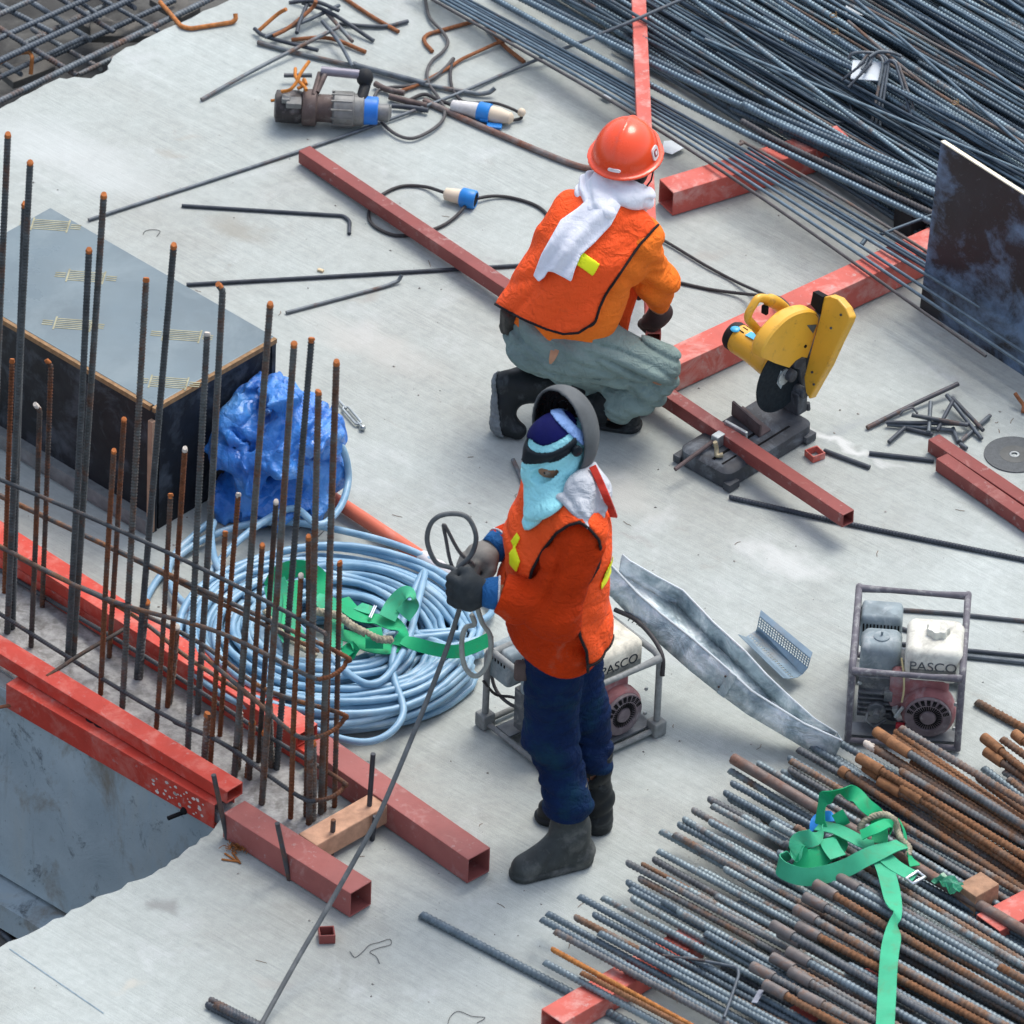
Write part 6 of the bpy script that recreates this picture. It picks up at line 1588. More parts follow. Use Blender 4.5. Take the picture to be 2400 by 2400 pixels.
# vise screw, jaw, crank
mb = MB(); mb.tube([CL(.12, Wb*.62, .10), CL(-.10, Wb*.66, .065)], .0075, 10); mb.build('vise_screw', IRONB, cs)
mb = MB(); mb.box(CL(.10, Wb*.60, .095), (.04, .03, .045), X=ca, Y=cb); mb.box(CL(.17, Wb*.52, .10), (.012, .10, .05), X=ca, Y=cb); mb.build('vise_jaw', GALV, cs, smooth=0, bevel=.003)
mb = MB(); mb.tube(spline([CL(.045, Wb*.45, .13), CL(.05, Wb*.43, .10), CL(.04, Wb*.38, .085), CL(.055, Wb*.32, .088)], 5), .008, 10); mb.build('vise_lever', M('worn brass', (.38, .33, .22), .5, metal=.4), cs)
# disc, flange, guard, arm
hub = PG(1255.8+1062/4.8, 820, .243)
rd = .135
mb = MB(); mb.lathe([(.012, -.0018), (rd, -.0018), (rd, .0018), (.012, .0018)], hub, cb, 72); di = mb.build('disc', STONE, cs, smooth=30)
mb = MB(); mb.lathe([(.004, .002), (.03, .002), (.03, .008), (.004, .010)], hub, -cb, 24); mb.build('flange', GALV, di, smooth=30)
mb = MB(); v0 = hub-cb*.0035; mb.prism([v0+ca*(-.035)+cz*(-.01), v0+ca*(-.018)+cz*.035, v0+ca*.015+cz*.0, v0+ca*(-.012)+cz*(-.045)], -cb*.0008); mb.build('paper_label', M('grey label', (.34, .40, .42), .6), di, smooth=0)
# guard: half drum over the disc
def gp(x, y, off=0.0): return PP(1255.8+x/4.8, 531.3+y/4.8, hub+cb*off, cb)
arcp = [(880, 690), (888, 625), (912, 560), (955, 490), (1010, 425), (1075, 362), (1140, 318), (1210, 288), (1290, 275), (1350, 288), (1385, 330)]
gout = arcp+[(1380, 400), (1350, 490), (1318, 590), (1282, 690), (1235, 682), (1180, 715), (1120, 780), (1000, 742)]
gm = MB(); gm.prism([gp(*p, -.022) for p in gout], cb*.004); gm.prism([gp(*p, -.022)+cb*.045 for p in gout], cb*.004)
rim_v, rim_f = [], []
arc = spline([gp(*p, -.022) for p in arcp], 4); gc_ = gp(1200, 640, -.022)
for p in arc:
    o_ = (p-gc_).normalized()
    for w_, e_ in ((-.003, 0), (.004, .007), (.044, .007), (.052, 0)): rim_v.append(p+o_*e_+cb*w_)
for i in range(len(arc)-1):
    for k in range(3): rim_f.append((i*4+k, i*4+k+1, (i+1)*4+k+1, (i+1)*4+k))
gm.add(rim_v, rim_f); gd = gm.build('blade_guard', YEL, cs, smooth=40)
mb = MB(); mb.prism([gp(1280, 395, -.0235), gp(1370, 390, -.0235), gp(1335, 470, -.0235)], -cb*.0008); mb.build('warning_label', M('dark label', (.10, .12, .12), .5), gd, smooth=0)
mb = MB(); mb.lathe([(.006, -.002), (.006, .003)], gp(1265, 585, -.0225), -cb, 10); mb.build('screw', SLOT, gd)
# rear cover: tall housing behind the disc
b0 = PP(1255.8+1255/4.8, 531.3+870/4.8, hub-cb*.03, cb); b1 = PP(1255.8+1400/4.8, 531.3+300/4.8, hub-cb*.03, cb); b2 = PP(1255.8+1425/4.8, 531.3+140/4.8, hub-cb*.03, cb); bl = PP(1255.8+1290/4.8, 531.3+1055/4.8, hub-cb*.03, cb)
wv_ = -cb*.125
def rc(p, k): return p+wv_*k
nr = (b1-b0).cross(wv_).normalized(); nr = nr if nr.y < 0 else -nr
prof = [bl, b0, b1, b2]
outl = [bl, b0, b1, b2, rc(b2, .35)+cz*.018, rc(b2, .75)+cz*.008, rc(b2, 1.0)-cz*.03, rc(b1, 1.0)-cz*.05, rc(b0, .92)+cz*.02, rc(bl, .35)]
rcp = [(1425, 140), (1480, 130), (1560, 160), (1630, 240), (1670, 330), (1655, 380), (1560, 570), (1470, 770), (1400, 890), (1350, 980), (1300, 1070), (1265, 1000), (1250, 870), (1330, 560), (1400, 300)]
outl = [PP(1255.8+x/4.8, 531.3+y/4.8, b1, nr) for x, y in rcp]
mb = MB(); mb.prism(outl, -nr*.038); mb.build('rear_cover', YEL, cs, smooth=0, bevel=.006, seg=3)
mb = MB(); s1 = b2-wv_*.02; mb.prism([b1-wv_*.06+cz*.0, b1-wv_*.01, b2-wv_*.01, b2-wv_*.36-cz*.0, b1-wv_*.36+cz*.02], -nr*.03); mb.build('gap_shade_block', BLK, cs, smooth=0)  # black block: the shade inside the gap, put in as a shape
mb = MB(); mb.prism([gp(*p, .004) for p in ((1370, 290), (1425, 160), (1470, 200), (1370, 600), (1300, 800), (1262, 760), (1275, 690), (1345, 490))], cb*.012); mb.build('dark_gap_filler', IRON, cs, smooth=0)  # dark filler, added so the gap beside the guard reads as shaded
mb = MB(); mb.prism([gp(1270, 690, -.012), gp(1290, 1050, -.012), gp(1235, 1000, -.012), gp(1215, 800, -.012), gp(1165, 790, -.012), gp(1180, 715, -.012)], cb*.030); mb.lathe([(.022, 0), (.022, .03)], gp(1100, 830, .0), -cb, 18); mb.build('arm', IRON, cs, smooth=0, bevel=.004)
mb = MB(); mb.tube([bl-cz*.02, bl-cz*.05+ca*.005], .008, 8); mb.build('hinge_pin', IRON, cs)
# motor, cap, handle
mc0 = hub+cb*.03+cz*.055-ca*.02; mc1 = hub+cb*.215+cz*.075-ca*.02
mb = MB(); ax = (mc1-mc0).normalized(); Lm = (mc1-mc0).length
mb.lathe([(.058, 0), (.06, .02), (.055, .06), (.052, Lm*.55), (.053, Lm*.8), (.049, Lm-.012)], mc0, ax, 32); mo = mb.build('motor', YEL, cs, smooth=40)
mb = MB(); mb.lathe([(.052, Lm-.022), (.052, Lm-.004), (.044, Lm+.010), (.02, Lm+.014), (.002, Lm+.014)], mc0, ax, 32); mb.build('end_cap', M('black plastic', (.018, .018, .02), .5), mo, smooth=40)
mb = MB()
for k in range(9):
    a_ = R(-70+k*22); e_ = ca*math.cos(a_)-cz*math.sin(a_)*-1; e_ = (e_-ax*e_.dot(ax)).normalized()
    mb.box(mc0+ax*(Lm*.76)+e_*.0525, (.022, .004, .003), X=ax, Y=ax.cross(e_), Z=e_)
mb.build('vent_slots', SLOT, mo, smooth=0)
for x_, y_ in ((1330, 820), (1500, 420), (1590, 300), (1345, 930)):
    mb = MB(); mb.lathe([(.0045, 0), (.0045, .004), (.002, .005)], PP(1255.8+x_/4.8, 531.3+y_/4.8, b1, nr), nr, 8); mb.build('screw', IRON, cs, smooth=0)
mb = MB(); mb.ball(mc0+ax*(Lm*.86)+cz*.048-ca*.018, .018, 12, (1, 1, .35)); mb.build('blue_button', CYAN, mo)
lab_c = mc0+ax*(Lm*.45)+cz*.045
mb = MB(); mb.box(lab_c-ca*.005+cz*.010, (.03, .06, .002), X=ca, Y=cb, Z=cz); mb.build('blue_label', CYAN, mo, smooth=0)
mb = MB(); mb.lathe([(.075, 0), (.07, .03), (.058, .045)], hub+cz*.05-ca*.005+cb*.012, cb, 28); rbox(mb, hub+cb*.055+cz*.06+ca*.04, (.10, .07, .075), ca, cb, .02); mb.build('gear_case', YEL, cs, smooth=40)
hp = hub+cb*.085
def hz_(x, y): return PP(1255.8+x/4.8, 531.3+y/4.8, hp, cb)
hpts = [hz_(*p) for p in ((880, 500), (800, 400), (745, 320), (800, 200), (845, 150), (920, 160), (1010, 200), (1090, 280), (1130, 380))]
mb = MB(); mb.tube(spline(hpts, 6), [.014+.006*(k > 30) for k in range(49)], 12, flat=1.2); mb.build('handle', YEL, cs, smooth=60)
mb = MB(); mb.box(hz_(900, 255), (.014, .024, .032), X=ca, Y=cb); mb.build('trigger', BLK, cs, smooth=0, bevel=.003)

# ------------------------------------------------------------------ hydraulic bar cutter
CUTD = M('dark greased steel', (0.055, 0.05, 0.05), 0.5, metal=.3, var=.35, scale=22, dirt=(.22, .21, .21), dirtamt=.35, dirtscale=18)
CUTB = M('brown grimy steel', (0.115, 0.088, 0.082), 0.55, metal=.25, var=.3, scale=20, dirt=(.26, .25, .24), dirtamt=.3, dirtscale=16)
ALU = M('dull aluminium', (0.21, 0.215, 0.21), 0.5, metal=.3, var=.25, scale=24, dirt=(.14, .13, .12), dirtamt=.4, dirtscale=20)
def zk(x, y): return (620+x/2.972)/1.2422, (100+y/2.972)/1.2422
ct = thing('bar_cutter', G(622, 228), 'heavy hydraulic bar cutter with tube handle lying on the slab near the top edge', 'power tool')
c0 = G(*zk(70, 440), .068); c1 = G(*zk(880, 480), .068)
xa = (c1-c0).normalized(); ya = V((-xa.y, xa.x, 0)); za = V((0, 0, 1)); KL = (c1-c0).length
def K(u, v=0, w=0): return c0+xa*(u*KL)+ya*v+za*w
mb = MB(); mb.lathe([(.04, 0), (.058, .006), (.060, KL*.20), (.055, KL*.24)], K(0), xa, 28); mb.build('cutting_head', CUTD, ct, smooth=40)
mb = MB(); mb.box(K(.17, -.04, .045), (.055, .05, .022), X=xa, Y=ya); mb.box(K(.10, -.03, .052), (.03, .035, .02), X=xa, Y=ya); mb.build('cutting_jaw', ALU, ct, smooth=0, bevel=.004)
mb = MB(); mb.lathe([(.052, 0), (.066, .004), (.066, .05), (.05, .056), (.05, KL*.27)], K(.235), xa, 28); mb.build('cylinder', CUTB, ct, smooth=40)
mb = MB()
mb.lathe([(.052, 0), (.062, .006), (.062, .075), (.055, .08), (.055, .10)], K(.50), xa, 28)
for k in range(12):
    a = k*math.pi/6; mb.box(K(.58)+ya*(.061*math.cos(a))+za*(.061*math.sin(a)), (.075, .006, .006), X=xa, Y=ya)
mb.build('piston_housing', ALU, ct, smooth=40)
mb = MB(); mb.lathe([(.048, 0), (.058, .006), (.058, .045), (.050, .05)], K(.655), xa, 28); mb.build('collar', ALU, ct, smooth=40)
mb = MB(); mb.lathe([(.045, 0), (.052, .004), (.050, .06), (.046, .064)], K(.735), xa, 28); mb.build('blue_motor', M('blue plastic', (.012, .17, .62), .4, var=.15), ct, smooth=40)
mb = MB(); mb.lathe([(.03, 0), (.032, .05), (.018, .06)], K(.86, 0, -.005), xa, 20); mb.build('motor_tail', ALU, ct, smooth=40)
hA, hB_ = G(*zk(395, 195), .165), G(*zk(660, 222), .165)
mb = MB(); mb.tube([hA, hB_], .017, 20); mb.build('handle', M('lilac grey tube', (.24, .23, .27), .35, metal=.4, var=.15, scale=20), ct, smooth=40)
mb = MB(); mb.tube([hA+V((.02, 0, 0)), K(.36, .01, .06)], .010, 10); mb.tube([hA+V((-.005, 0, -.01)), K(.33, -.01, .06)], .009, 8); mb.build('bracket', CUTB, ct)
mb = MB(); mb.ball(hB_+xa*.02+V((0, 0, -.012)), .034, 16, (.9, 1, 1)); mb.tube([hB_+xa*.025+V((0, 0, -.03)), K(.74, .0, .04)], .020, 12); mb.build('rubber_boot', M('black rubber', (.02, .022, .025), .6), ct, smooth=60)
CL_ = 'orange clips wired to the bar cutter'
for i, pts in enumerate(([(120, 340), (180, 325), (225, 270), (250, 215), (310, 130)], [(215, 180), (215, 230), (235, 265), (280, 310), (290, 330)], [(230, 320), (265, 300), (275, 255), (290, 290)])):
    mb = MB(); mb.tube(spline([G(*zk(x, y), .14+.02*k/len(pts)+(.05 if i == 0 else 0)*k/4) for k, (x, y) in enumerate(pts)], 5), .0065, 7)
    mb.build('orange_clip', M('orange rust wire', (.52, .19, .035), .7, var=.3, scale=30), ct, smooth=60)
mb = MB(); mb.tube([G(*zk(45, 405), .06), G(*zk(75, 400), .06)], .006, 6); mb.build('pin', MATS['orange rust wire'], ct)
mb = MB(); mb.tube([G(*zk(135, 228), .03), G(*zk(330, 228), .03)], .008, 8)
tag(mb.build('steel_rod', RODD), 'short dark rod behind the bar cutter\'s head', 'steel rod', LG)
for pts, r, mt, lab in (([(770, 285), (850, 325), (975, 352)], .011, CUTB, 'brown iron bar right of the bar cutter'), ([(885, 440), (1020, 452), (1140, 472)], .0095, RODD, 'dark rod beyond the blue motor of the bar cutter'), ([(870, 375), (1000, 410), (1130, 440)], .012, CUTB, 'brown bar leading from the bar cutter to the thick rod'), ([(640, 150), (660, 165), (1120, 285)], .011, ROD, 'thick grey bar behind the cutter\'s tube handle')):
    mb = MB(); mb.tube(spline([G(*zk(x, y), .018) for x, y in pts], 6), r, 8); tag(mb.build('steel_rod', mt, smooth=60), lab, 'steel rod', LG)

# ------------------------------------------------------------------ plugs, sockets and cables
CREAM = M('cream plastic', (0.66, 0.56, 0.43), 0.5, var=.1, scale=12, dirt=(.35, .3, .24), dirtamt=.25)
WHITEP = M('white plastic', (0.62, 0.62, 0.62), 0.5, var=.1, dirt=(.35, .33, .3), dirtamt=.3)
BLUEP = M('plug blue', (0.012, 0.20, 0.58), 0.4, var=.12)
CABLE = M('grey cable', (0.085, 0.083, 0.085), 0.55, var=.2, scale=30)
CABLE2 = M('dark cable', (0.045, 0.043, 0.045), 0.55, var=.2, scale=30)
pg = thing('plug_coupler', G(938, 235), 'cream plug joined to a socket by a blue ring, left above the helmet', 'plug')
q0, q1 = G(*zk(1300, 435), .03), G(*zk(1730, 530), .03)
pd = (q1-q0).normalized(); PL = (q1-q0).length
mb = MB(); mb.lathe([(.012, 0), (.020, .004), (.026, PL*.25), (.030, PL*.44)], q0, pd, 24); mb.build('plug_body', WHITEP, pg, smooth=50)
mb = MB(); mb.lathe([(.033, 0), (.036, .003), (.036, PL*.19), (.033, PL*.2)], q0+pd*(PL*.44), pd, 24); rg = mb.build('blue_ring', BLUEP, pg, smooth=50)
mb = MB(); f0 = G(*zk(1540, 520), .02); mb.box(f0, (.03, .05, .012), X=pd, Y=V((-pd.y, pd.x, 0))); mb.box(G(*zk(1600, 580), .012), (.055, .03, .01), X=(1, -.1, 0), Y=(.1, 1, 0)); mb.build('socket_flap', BLUEP, pg, smooth=0, bevel=.003)
mb = MB(); mb.lathe([(.030, 0), (.029, PL*.15), (.021, PL*.30), (.022, PL*.33), (.012, PL*.37)], q0+pd*(PL*.63), pd, 24); mb.build('socket_body', CREAM, pg, smooth=50)
sk = thing('cable_socket', G(870, 375), 'cream cable socket with a blue collar and dark mouth, on the slab between cable loops', 'socket')
s0, s1 = G(*zk(1250, 1050), .03), G(*zk(1480, 1098), .03); sd_ = (s1-s0).normalized(); SLn = (s1-s0).length
mb = MB(); mb.lathe([(.012, 0), (.022, .006), (.027, SLn*.5), (.027, SLn*.6)], s0, sd_, 24); mb.build('socket_body', CREAM, sk, smooth=50)
mb = MB(); mb.lathe([(.028, SLn*.5), (.035, SLn*.55), (.034, SLn*.93), (.030, SLn*.97), (.026, SLn*.97), (.026, SLn*.8), (.002, SLn*.8)], s0, sd_, 24, caps=False); mb.build('blue_collar', BLUEP, sk, smooth=50)
mb = MB(); mb.lathe([(.0255, SLn*.955), (.001, SLn*.955)], s0, sd_, 24, caps=False); mb.build('mouth', SLOT, sk, smooth=0)
CG_ = 'dark cables looping over the slab'
def cable(px, r, mat, label, h=None, closed=False, fn=G):
    hs = h if isinstance(h, (list, tuple)) else [h or r]*len(px)
    mb = MB(); mb.tube(spline([G(x, y, hh) for (x, y), hh in zip(px, hs)], 8), r, 8)
    return tag(mb.build('cable', mat, smooth=True), label, 'cable', CG_)
cable([(802, -20), (804, 8), (812, 35), (835, 60), (845, 80), (835, 98), (815, 115), (806, 135), (810, 160), (826, 182), (838, 205), (836, 225), (815, 245), (778, 261), (745, 252), (716, 225), (706, 195), (712, 172), (735, 165), (770, 162), (812, 150), (840, 128), (855, 110)], .0062, CABLE, 'grey cable snaking from the top edge and looping round by the bar cutter', h=.014)
cable([(856, 110), (850, 135), (853, 165), (868, 188), (890, 194), (930, 194), (960, 203), (978, 212), (984, 222), (972, 226), (960, 226)], .0058, CABLE2, 'dark cable arching over the cream plug', h=[.014, .014, .014, .016, .03, .05, .05, .03, .012, .012, .02])
mb = MB(); mb.ball(G(984, 212, .03), .016, 12); mb.build('end_cap', CREAM, pg)
cable([(770, 190), (800, 178), (826, 188), (850, 197), (856, 200)], .007, CABLE2, 'short dark cable running into the cream plug', h=[.01, .012, .014, .02, .03])
cable([(838, 363), (800, 352), (755, 352), (715, 372), (696, 400), (704, 425), (745, 444), (790, 440), (830, 428), (858, 410), (884, 382)], .0062, CABLE2, 'dark cable loop passing under the maroon tube to the cream socket', h=[.03, .01, .007, .007, .007, .007, .007, .007, .008, .01, .02])
cable([(896, 375), (930, 370), (965, 373), (1005, 385), (1030, 402), (1048, 430), (1060, 470)], .0062, CABLE2, 'dark cable from the cream socket to the crouching worker', h=[.02, .012, .007, .007, .007, .007, .007])
cable([(1225, 440), (1260, 458), (1330, 500), (1390, 532), (1440, 555), (1480, 580)], .0055, CABLE2, 'straight dark cable running down to the chop saw', h=[.01, .01, .01, .012, .05, .20])
cable([(1245, 525), (1285, 534), (1340, 546), (1400, 554), (1440, 558), (1470, 562), (1490, 580), (1492, 598)], .006, CABLE2, 'slack dark cable curving over to the back of the chop saw', h=[.007, .007, .007, .02, .08, .13, .2, .24])
cable([(1160, 1150), (1200, 1170), (1233, 1205), (1250, 1240), (1250, 1275)], .008, CABLE2, 'black cable hung over the left engine frame below the trough', h=[.34, .34, .335, .31, .25])
cable([(912, 1285), (935, 1310), (965, 1315), (1000, 1325)], .005, CABLE2, 'thin dark cable from the left engine', h=[.2, .12, .12, .15])
cable([(928, 1200), (925, 1250), (935, 1300), (965, 1330), (1000, 1335)], .006, CABLE, 'grey hose drooping inside the left engine frame', h=[.26, .2, .12, .1, .1])
# ------------------------------------------------------------------ people
_F, _Rv, _Uv, _C = A3(FWD), A3(RGT), A3(UPV), A3(CAM)
def pxy(P):
    d = P-_C; z_ = d@_F
    return W/2+FPX*(d@_Rv)/z_, W/2-FPX*(d@_Uv)/z_
def poly2(x, y, pts):
    """signed distance to an outline (units of the input)"""
    n = len(pts); d = np.full(x.shape, 1e9); s = np.ones(x.shape)
    for i in range(n):
        ax, ay = pts[i]; bx_, by_ = pts[i-1]
        ex, ey = bx_-ax, by_-ay; wx, wy = x-ax, y-ay
        t = np.clip((wx*ex+wy*ey)/(ex*ex+ey*ey+1e-9), 0, 1)
        d = np.minimum(d, (wx-ex*t)**2+(wy-ey*t)**2)
        c1, c2, c3 = y >= ay, y < by_, ex*wy > ey*wx
        s = np.where((c1 & c2 & c3) | (~c1 & ~c2 & ~c3), -s, s)
    return s*np.sqrt(d)
def outline(P, pts, sc=572.0):
    x, y = pxy(P)
    return poly2(x, y, pts)/sc
def fold(P, d, ax, across, along, amp, band=.05, seed=0.0, ridge=False):
    """creases that run across the axis ax"""
    out = d.copy(); m = np.abs(d) < band
    Q = P[m]; ax = A3(ax)/np.linalg.norm(A3(ax))
    t = Q@ax; q = Q-t[..., None]*ax
    q = q*along+ax*(t*across)[..., None]+seed
    n = vn(q[..., 0], q[..., 1], q[..., 2])
    if ridge: n = 1-np.abs(n-.5)*2; n = n*n
    out[m] = d[m]+(n-.5)*2*amp
    return out
def bounds(ps, pad=.2):
    a = np.array([tuple(p) for p in ps]); return a.min(0)-pad, a.max(0)+pad
def cloth(name, col, rough=.8, var=.12, dirt=None, amt=.25, sc=9):
    return M(name, col, rough, var=var, scale=sc, dirt=dirt, dirtamt=amt, dirtscale=8, folds=.55, jitter=False, spec=.12)
SKIN = M('skin', (.33, .165, .10), .55, var=.12, scale=20, sss=.1, jitter=False)
VEST = cloth('orange vest mesh', (.95, .105, .022), .62, .06, (.62, .11, .04), .12)
SHIRT1 = cloth('orange red shirt', (.47, .036, .004), .85, .10, (.42, .12, .07), .15)
SHIRT2 = cloth('orange shirt', (.84, .185, .022), .8, .08)
JEANS = cloth('dark blue jeans', (.005, .017, .062), .9, .3, (.008, .038, .062), .45, 6)
KHAKI = cloth('grey green trousers', (.20, .27, .255), .85, .16, (.13, .18, .165), .3)
BOOT = M('muddy rubber boot', (.042, .048, .047), .55, var=.3, scale=16, dirt=(.17, .175, .165), dirtamt=.42, dirtscale=9, jitter=False)
BOOTB = M('black rubber boot', (.012, .015, .017), .5, var=.3, scale=16, dirt=(.07, .08, .085), dirtamt=.25, dirtscale=12, jitter=False)
SOLE = M('worn sole', (.17, .19, .20), .85, var=.3, scale=40, bumps=.8, bscale=90)
GLOVE = M('dark work glove', (.030, .037, .042), .75, var=.3, scale=20, dirt=(.08, .085, .085), dirtamt=.4)
GLOVE2 = M('grey work glove', (.20, .195, .18), .8, var=.2, scale=20, dirt=(.09, .09, .085), dirtamt=.4)
CUFF = cloth('blue cuff', (.020, .11, .30), .8, .15)
PIPG = M('black piping', (.012, .010, .012), .7)
YELR = M('yellow reflective tape', (.86, .90, .02), .45, var=.05)
AQUA = cloth('aqua hood', (.36, .80, .86), .8, .05, (.30, .68, .74), .2)
NAVY = M('navy cap', (.006, .008, .075), .85, var=.2, scale=9, bumps=.3, bscale=200, jitter=False, spec=.12)
LBLUE = cloth('pale blue cap trim', (.22, .36, .66), .8, .1)
BAND = M('black headband', (.010, .016, .022), .45)
MASKO = M('grey fibre mask', (.095, .105, .11), .6, var=.2, scale=12, dirt=(.17, .18, .18), dirtamt=.3)
HOOD = cloth('pale grey cloth', (.50, .53, .57), .85, .08)
TOWEL = M('white towel', (.80, .82, .88), .9, var=.05, scale=9, folds=.2, jitter=False, spec=.12)
Z3 = V((0, 0, 1))

# ---------- the standing welder
w1 = thing('person', G(1085, 1585), 'standing person in orange vest, aqua face hood and raised welding mask, holding a cable', 'person')
A = dict(ankN=PG(1078, 1622, .10), ankF=PG(1124, 1557, .10), kneeN=PG(1038, 1604, .47), kneeF=PG(1097, 1556, .47), hipN=PG(1048, 1603, .84), hipF=PG(1072, 1562, .84),
         pel=PG(1056, 1582, .86), waist=PG(1044, 1582, 1.0), chest=PG(1052, 1580, 1.20), up=PG(1062, 1580, 1.33), neck=PG(1060, 1580, 1.42), head=PG(1049, 1577, 1.552),
         shN=PG(1087, 1638, 1.312), elN=PG(1052, 1664, 1.068), wrN=PG(944, 1650, 1.122), shF=PG(1040, 1530, 1.34), elF=PG(1030, 1508, 1.09), wrF=PG(948, 1545, 1.105))
SX = V((0, 1, 0))                       # across the shoulders
fr = (SX, 1.22)
torso = lambda k=0.0: [(A['pel'], A['waist'], .142+k, .150+k, fr), (A['waist'], A['chest'], .150+k, .147+k, fr), (A['chest'], A['up'], .147+k, .115+k, fr)]
def shoulders(k=0.0): return [(A['up'], A['shN'], .085+k, .078+k), (A['up'], A['shF'], .085+k, .078+k), (A['up'], A['neck'], .085+k, .062+k)]
# boots
def boot(name, ank, toe, heel, shaft_top, mat, parent, r=.062):
    up_ = V(shaft_top)
    fd = (V(toe)-V(heel)); fd.z = 0; fd.normalize(); sd = V((-fd.y, fd.x, 0))
    def f(P):
        d = cone(P, ank, up_, r*.93, r*1.06)
        d = smin(d, cone(P, heel+Z3*.045, ank, .050, r*.95), .03)
        d = smin(d, cone(P, heel+Z3*.04, toe+Z3*.034, .044, .040), .03)
        d = smin(d, cone(P, ank+fd*.03-Z3*.02, toe+Z3*.036-fd*.03, .045, .036), .035)
        d = smax(d, -(cone(P, ank+fd*.075+Z3*.055, ank+fd*.07+Z3*.2, .012, .012)), .02)
        d = fold(P, d, fd*.5+Z3, 26, 5, .004, ridge=True)
        sole = smax(cone(P, heel+Z3*.02, toe+Z3*.02, .052, .050), np.abs(P[..., 2]-.011)-.011, .004)
        d = np.minimum(d, sole)
        d = np.maximum(d, plane(P, up_, Z3))
        d = np.maximum(d, -cone(P, up_+Z3*.02, up_-Z3*.1, r*.98, r*.9))
        return np.maximum(d, .001-P[..., 2])
    lo, hi = bounds([ank, toe, heel, up_], .09)
    return soft(name, f, lo, hi, .0055, mat, parent, relax=1)
boot('boot', A['ankN']+Z3*.02, PG(988, 1653, 0), PG(1090, 1626, 0), PG(1071, 1617, .31), BOOT, w1, .061)
boot('boot', A['ankF']+Z3*.02, PG(1036, 1545, 0), PG(1126, 1562, 0), PG(1120, 1556, .30), BOOTB, w1, .056)
# jeans
def f_jeans(P):
    d = union(P, [(A['pel'], A['waist'], .118, .118, fr), (A['hipN'], A['kneeN'], .100, .084), (A['kneeN'], A['ankN']+Z3*.10, .084, .073), (A['hipF'], A['kneeF'], .096, .084), (A['kneeF'], A['ankF']+Z3*.13, .078, .066)], .035)
    low = np.clip((.52-P[..., 2])/.3, 0.15, 1)
    d2 = fold(P, d, Z3+V((.25, .2, 0)), 19, 4.0, .019, ridge=True)
    d = d+(d2-d)*low
    d = fold(P, d, Z3+V((-.5, .3, 0)), 34, 7, .0035, seed=3, ridge=True)
    bulge = union(P, [(A['ankN']+Z3*.15+V((-.02, -.01, 0)), A['ankN']+Z3*.12+V((-.02, 0, 0)), .074, .072)], .02)
    d = smin(d, bulge, .025)
    cut = np.where(P[..., 1] < (A['ankN'].y+A['ankF'].y)/2, A['ankN'].z+.095, A['ankF'].z+.145)
    return smax(d, cut-P[..., 2], .012)
lo, hi = bounds([A['hipN'], A['hipF'], A['ankN'], A['ankF'], A['waist']], .22)
soft('trousers', f_jeans, lo, (hi[0], hi[1], A['waist'].z+.02), .0068, JEANS, w1)
# shirt with sleeves
def f_shirt(P):
    hem = PG(1052, 1583, .70)
    d = union(P, torso(.0)+[(A['pel'], hem, .145, .154, fr)], .05)
    d = fold(P, d, Z3+V((.2, .1, 0)), 11, 3.2, .012, ridge=True)
    d = fold(P, d, Z3, 22, 7, .003, seed=2)
    d = smin(d, union(P, shoulders(), .04), .04)
    a = union(P, [(A['shN'], A['elN'], .086, .078), (A['elN'], A['wrN'], .076, .056)], .03)
    a = fold(P, a, A['wrN']-A['elN'], 17, 5, .010, ridge=True)
    a = fold(P, a, A['elN']-A['shN']+V((.1, 0, 0)), 15, 4, .008, seed=4, ridge=True)
    b = union(P, [(A['shF'], A['elF'], .088, .072), (A['elF'], A['wrF'], .070, .056)], .03)
    d = smin(d, a, .006); d = smin(d, b, .02)
    x, y = P[..., 0], P[..., 1]
    hz_ = .808+.035*np.sin((x*9+y*5))*.4+ .02*np.cos(x*14)
    d = smax(d, hz_-P[..., 2], .008)
    d = np.maximum(d, -cone(P, A['neck']-Z3*.02, A['neck']+Z3*.2, .05, .08))
    return np.maximum(d, plane(P, A['wrN'], A['wrN']-A['elN'])*(y < A['ankN'].y-.0)-1e-3*(y >= A['ankN'].y))
lo, hi = bounds([A[k] for k in ('pel', 'neck', 'shN', 'elN', 'wrN', 'shF', 'elF', 'wrF')], .2)
soft('shirt', f_shirt, (lo[0], lo[1], .68), (hi[0], hi[1], A['neck'].z+.06), .0065, SHIRT1, w1)
# vest
def vest_base(P):
    hem = PG(1054, 1583, .80)
    d = union(P, torso(.016)+[(A['pel'], hem, .156, .162, fr)], .05)
    d = smin(d, union(P, [(A['up'], PG(1092, 1630, 1.333), .108, .100), (A['up'], PG(1040, 1545, 1.355), .105, .085)], .04), .05)
    d = fold(P, d, Z3*.4+V((.8, 0, 0)), 9, 2.6, .010, seed=8)
    return fold(P, d, Z3+V((.8, .2, 0)), 15, 5, .005, seed=5, ridge=True)
def hit(f, x, y, off=0.0):
    """where the sight line through a pixel first meets a soft shape"""
    d = ray(x, y); t0 = (CAM-A['chest']).length-.8
    ts = t0-1.2+np.arange(0, 4.2, .004); P = A3(CAM)+ts[:, None]*A3(d)
    w = np.nonzero(f(P) < 0)[0]
    t = ts[w[0]] if len(w) else (CAM-A['chest']).length
    return CAM+d*(t-off)
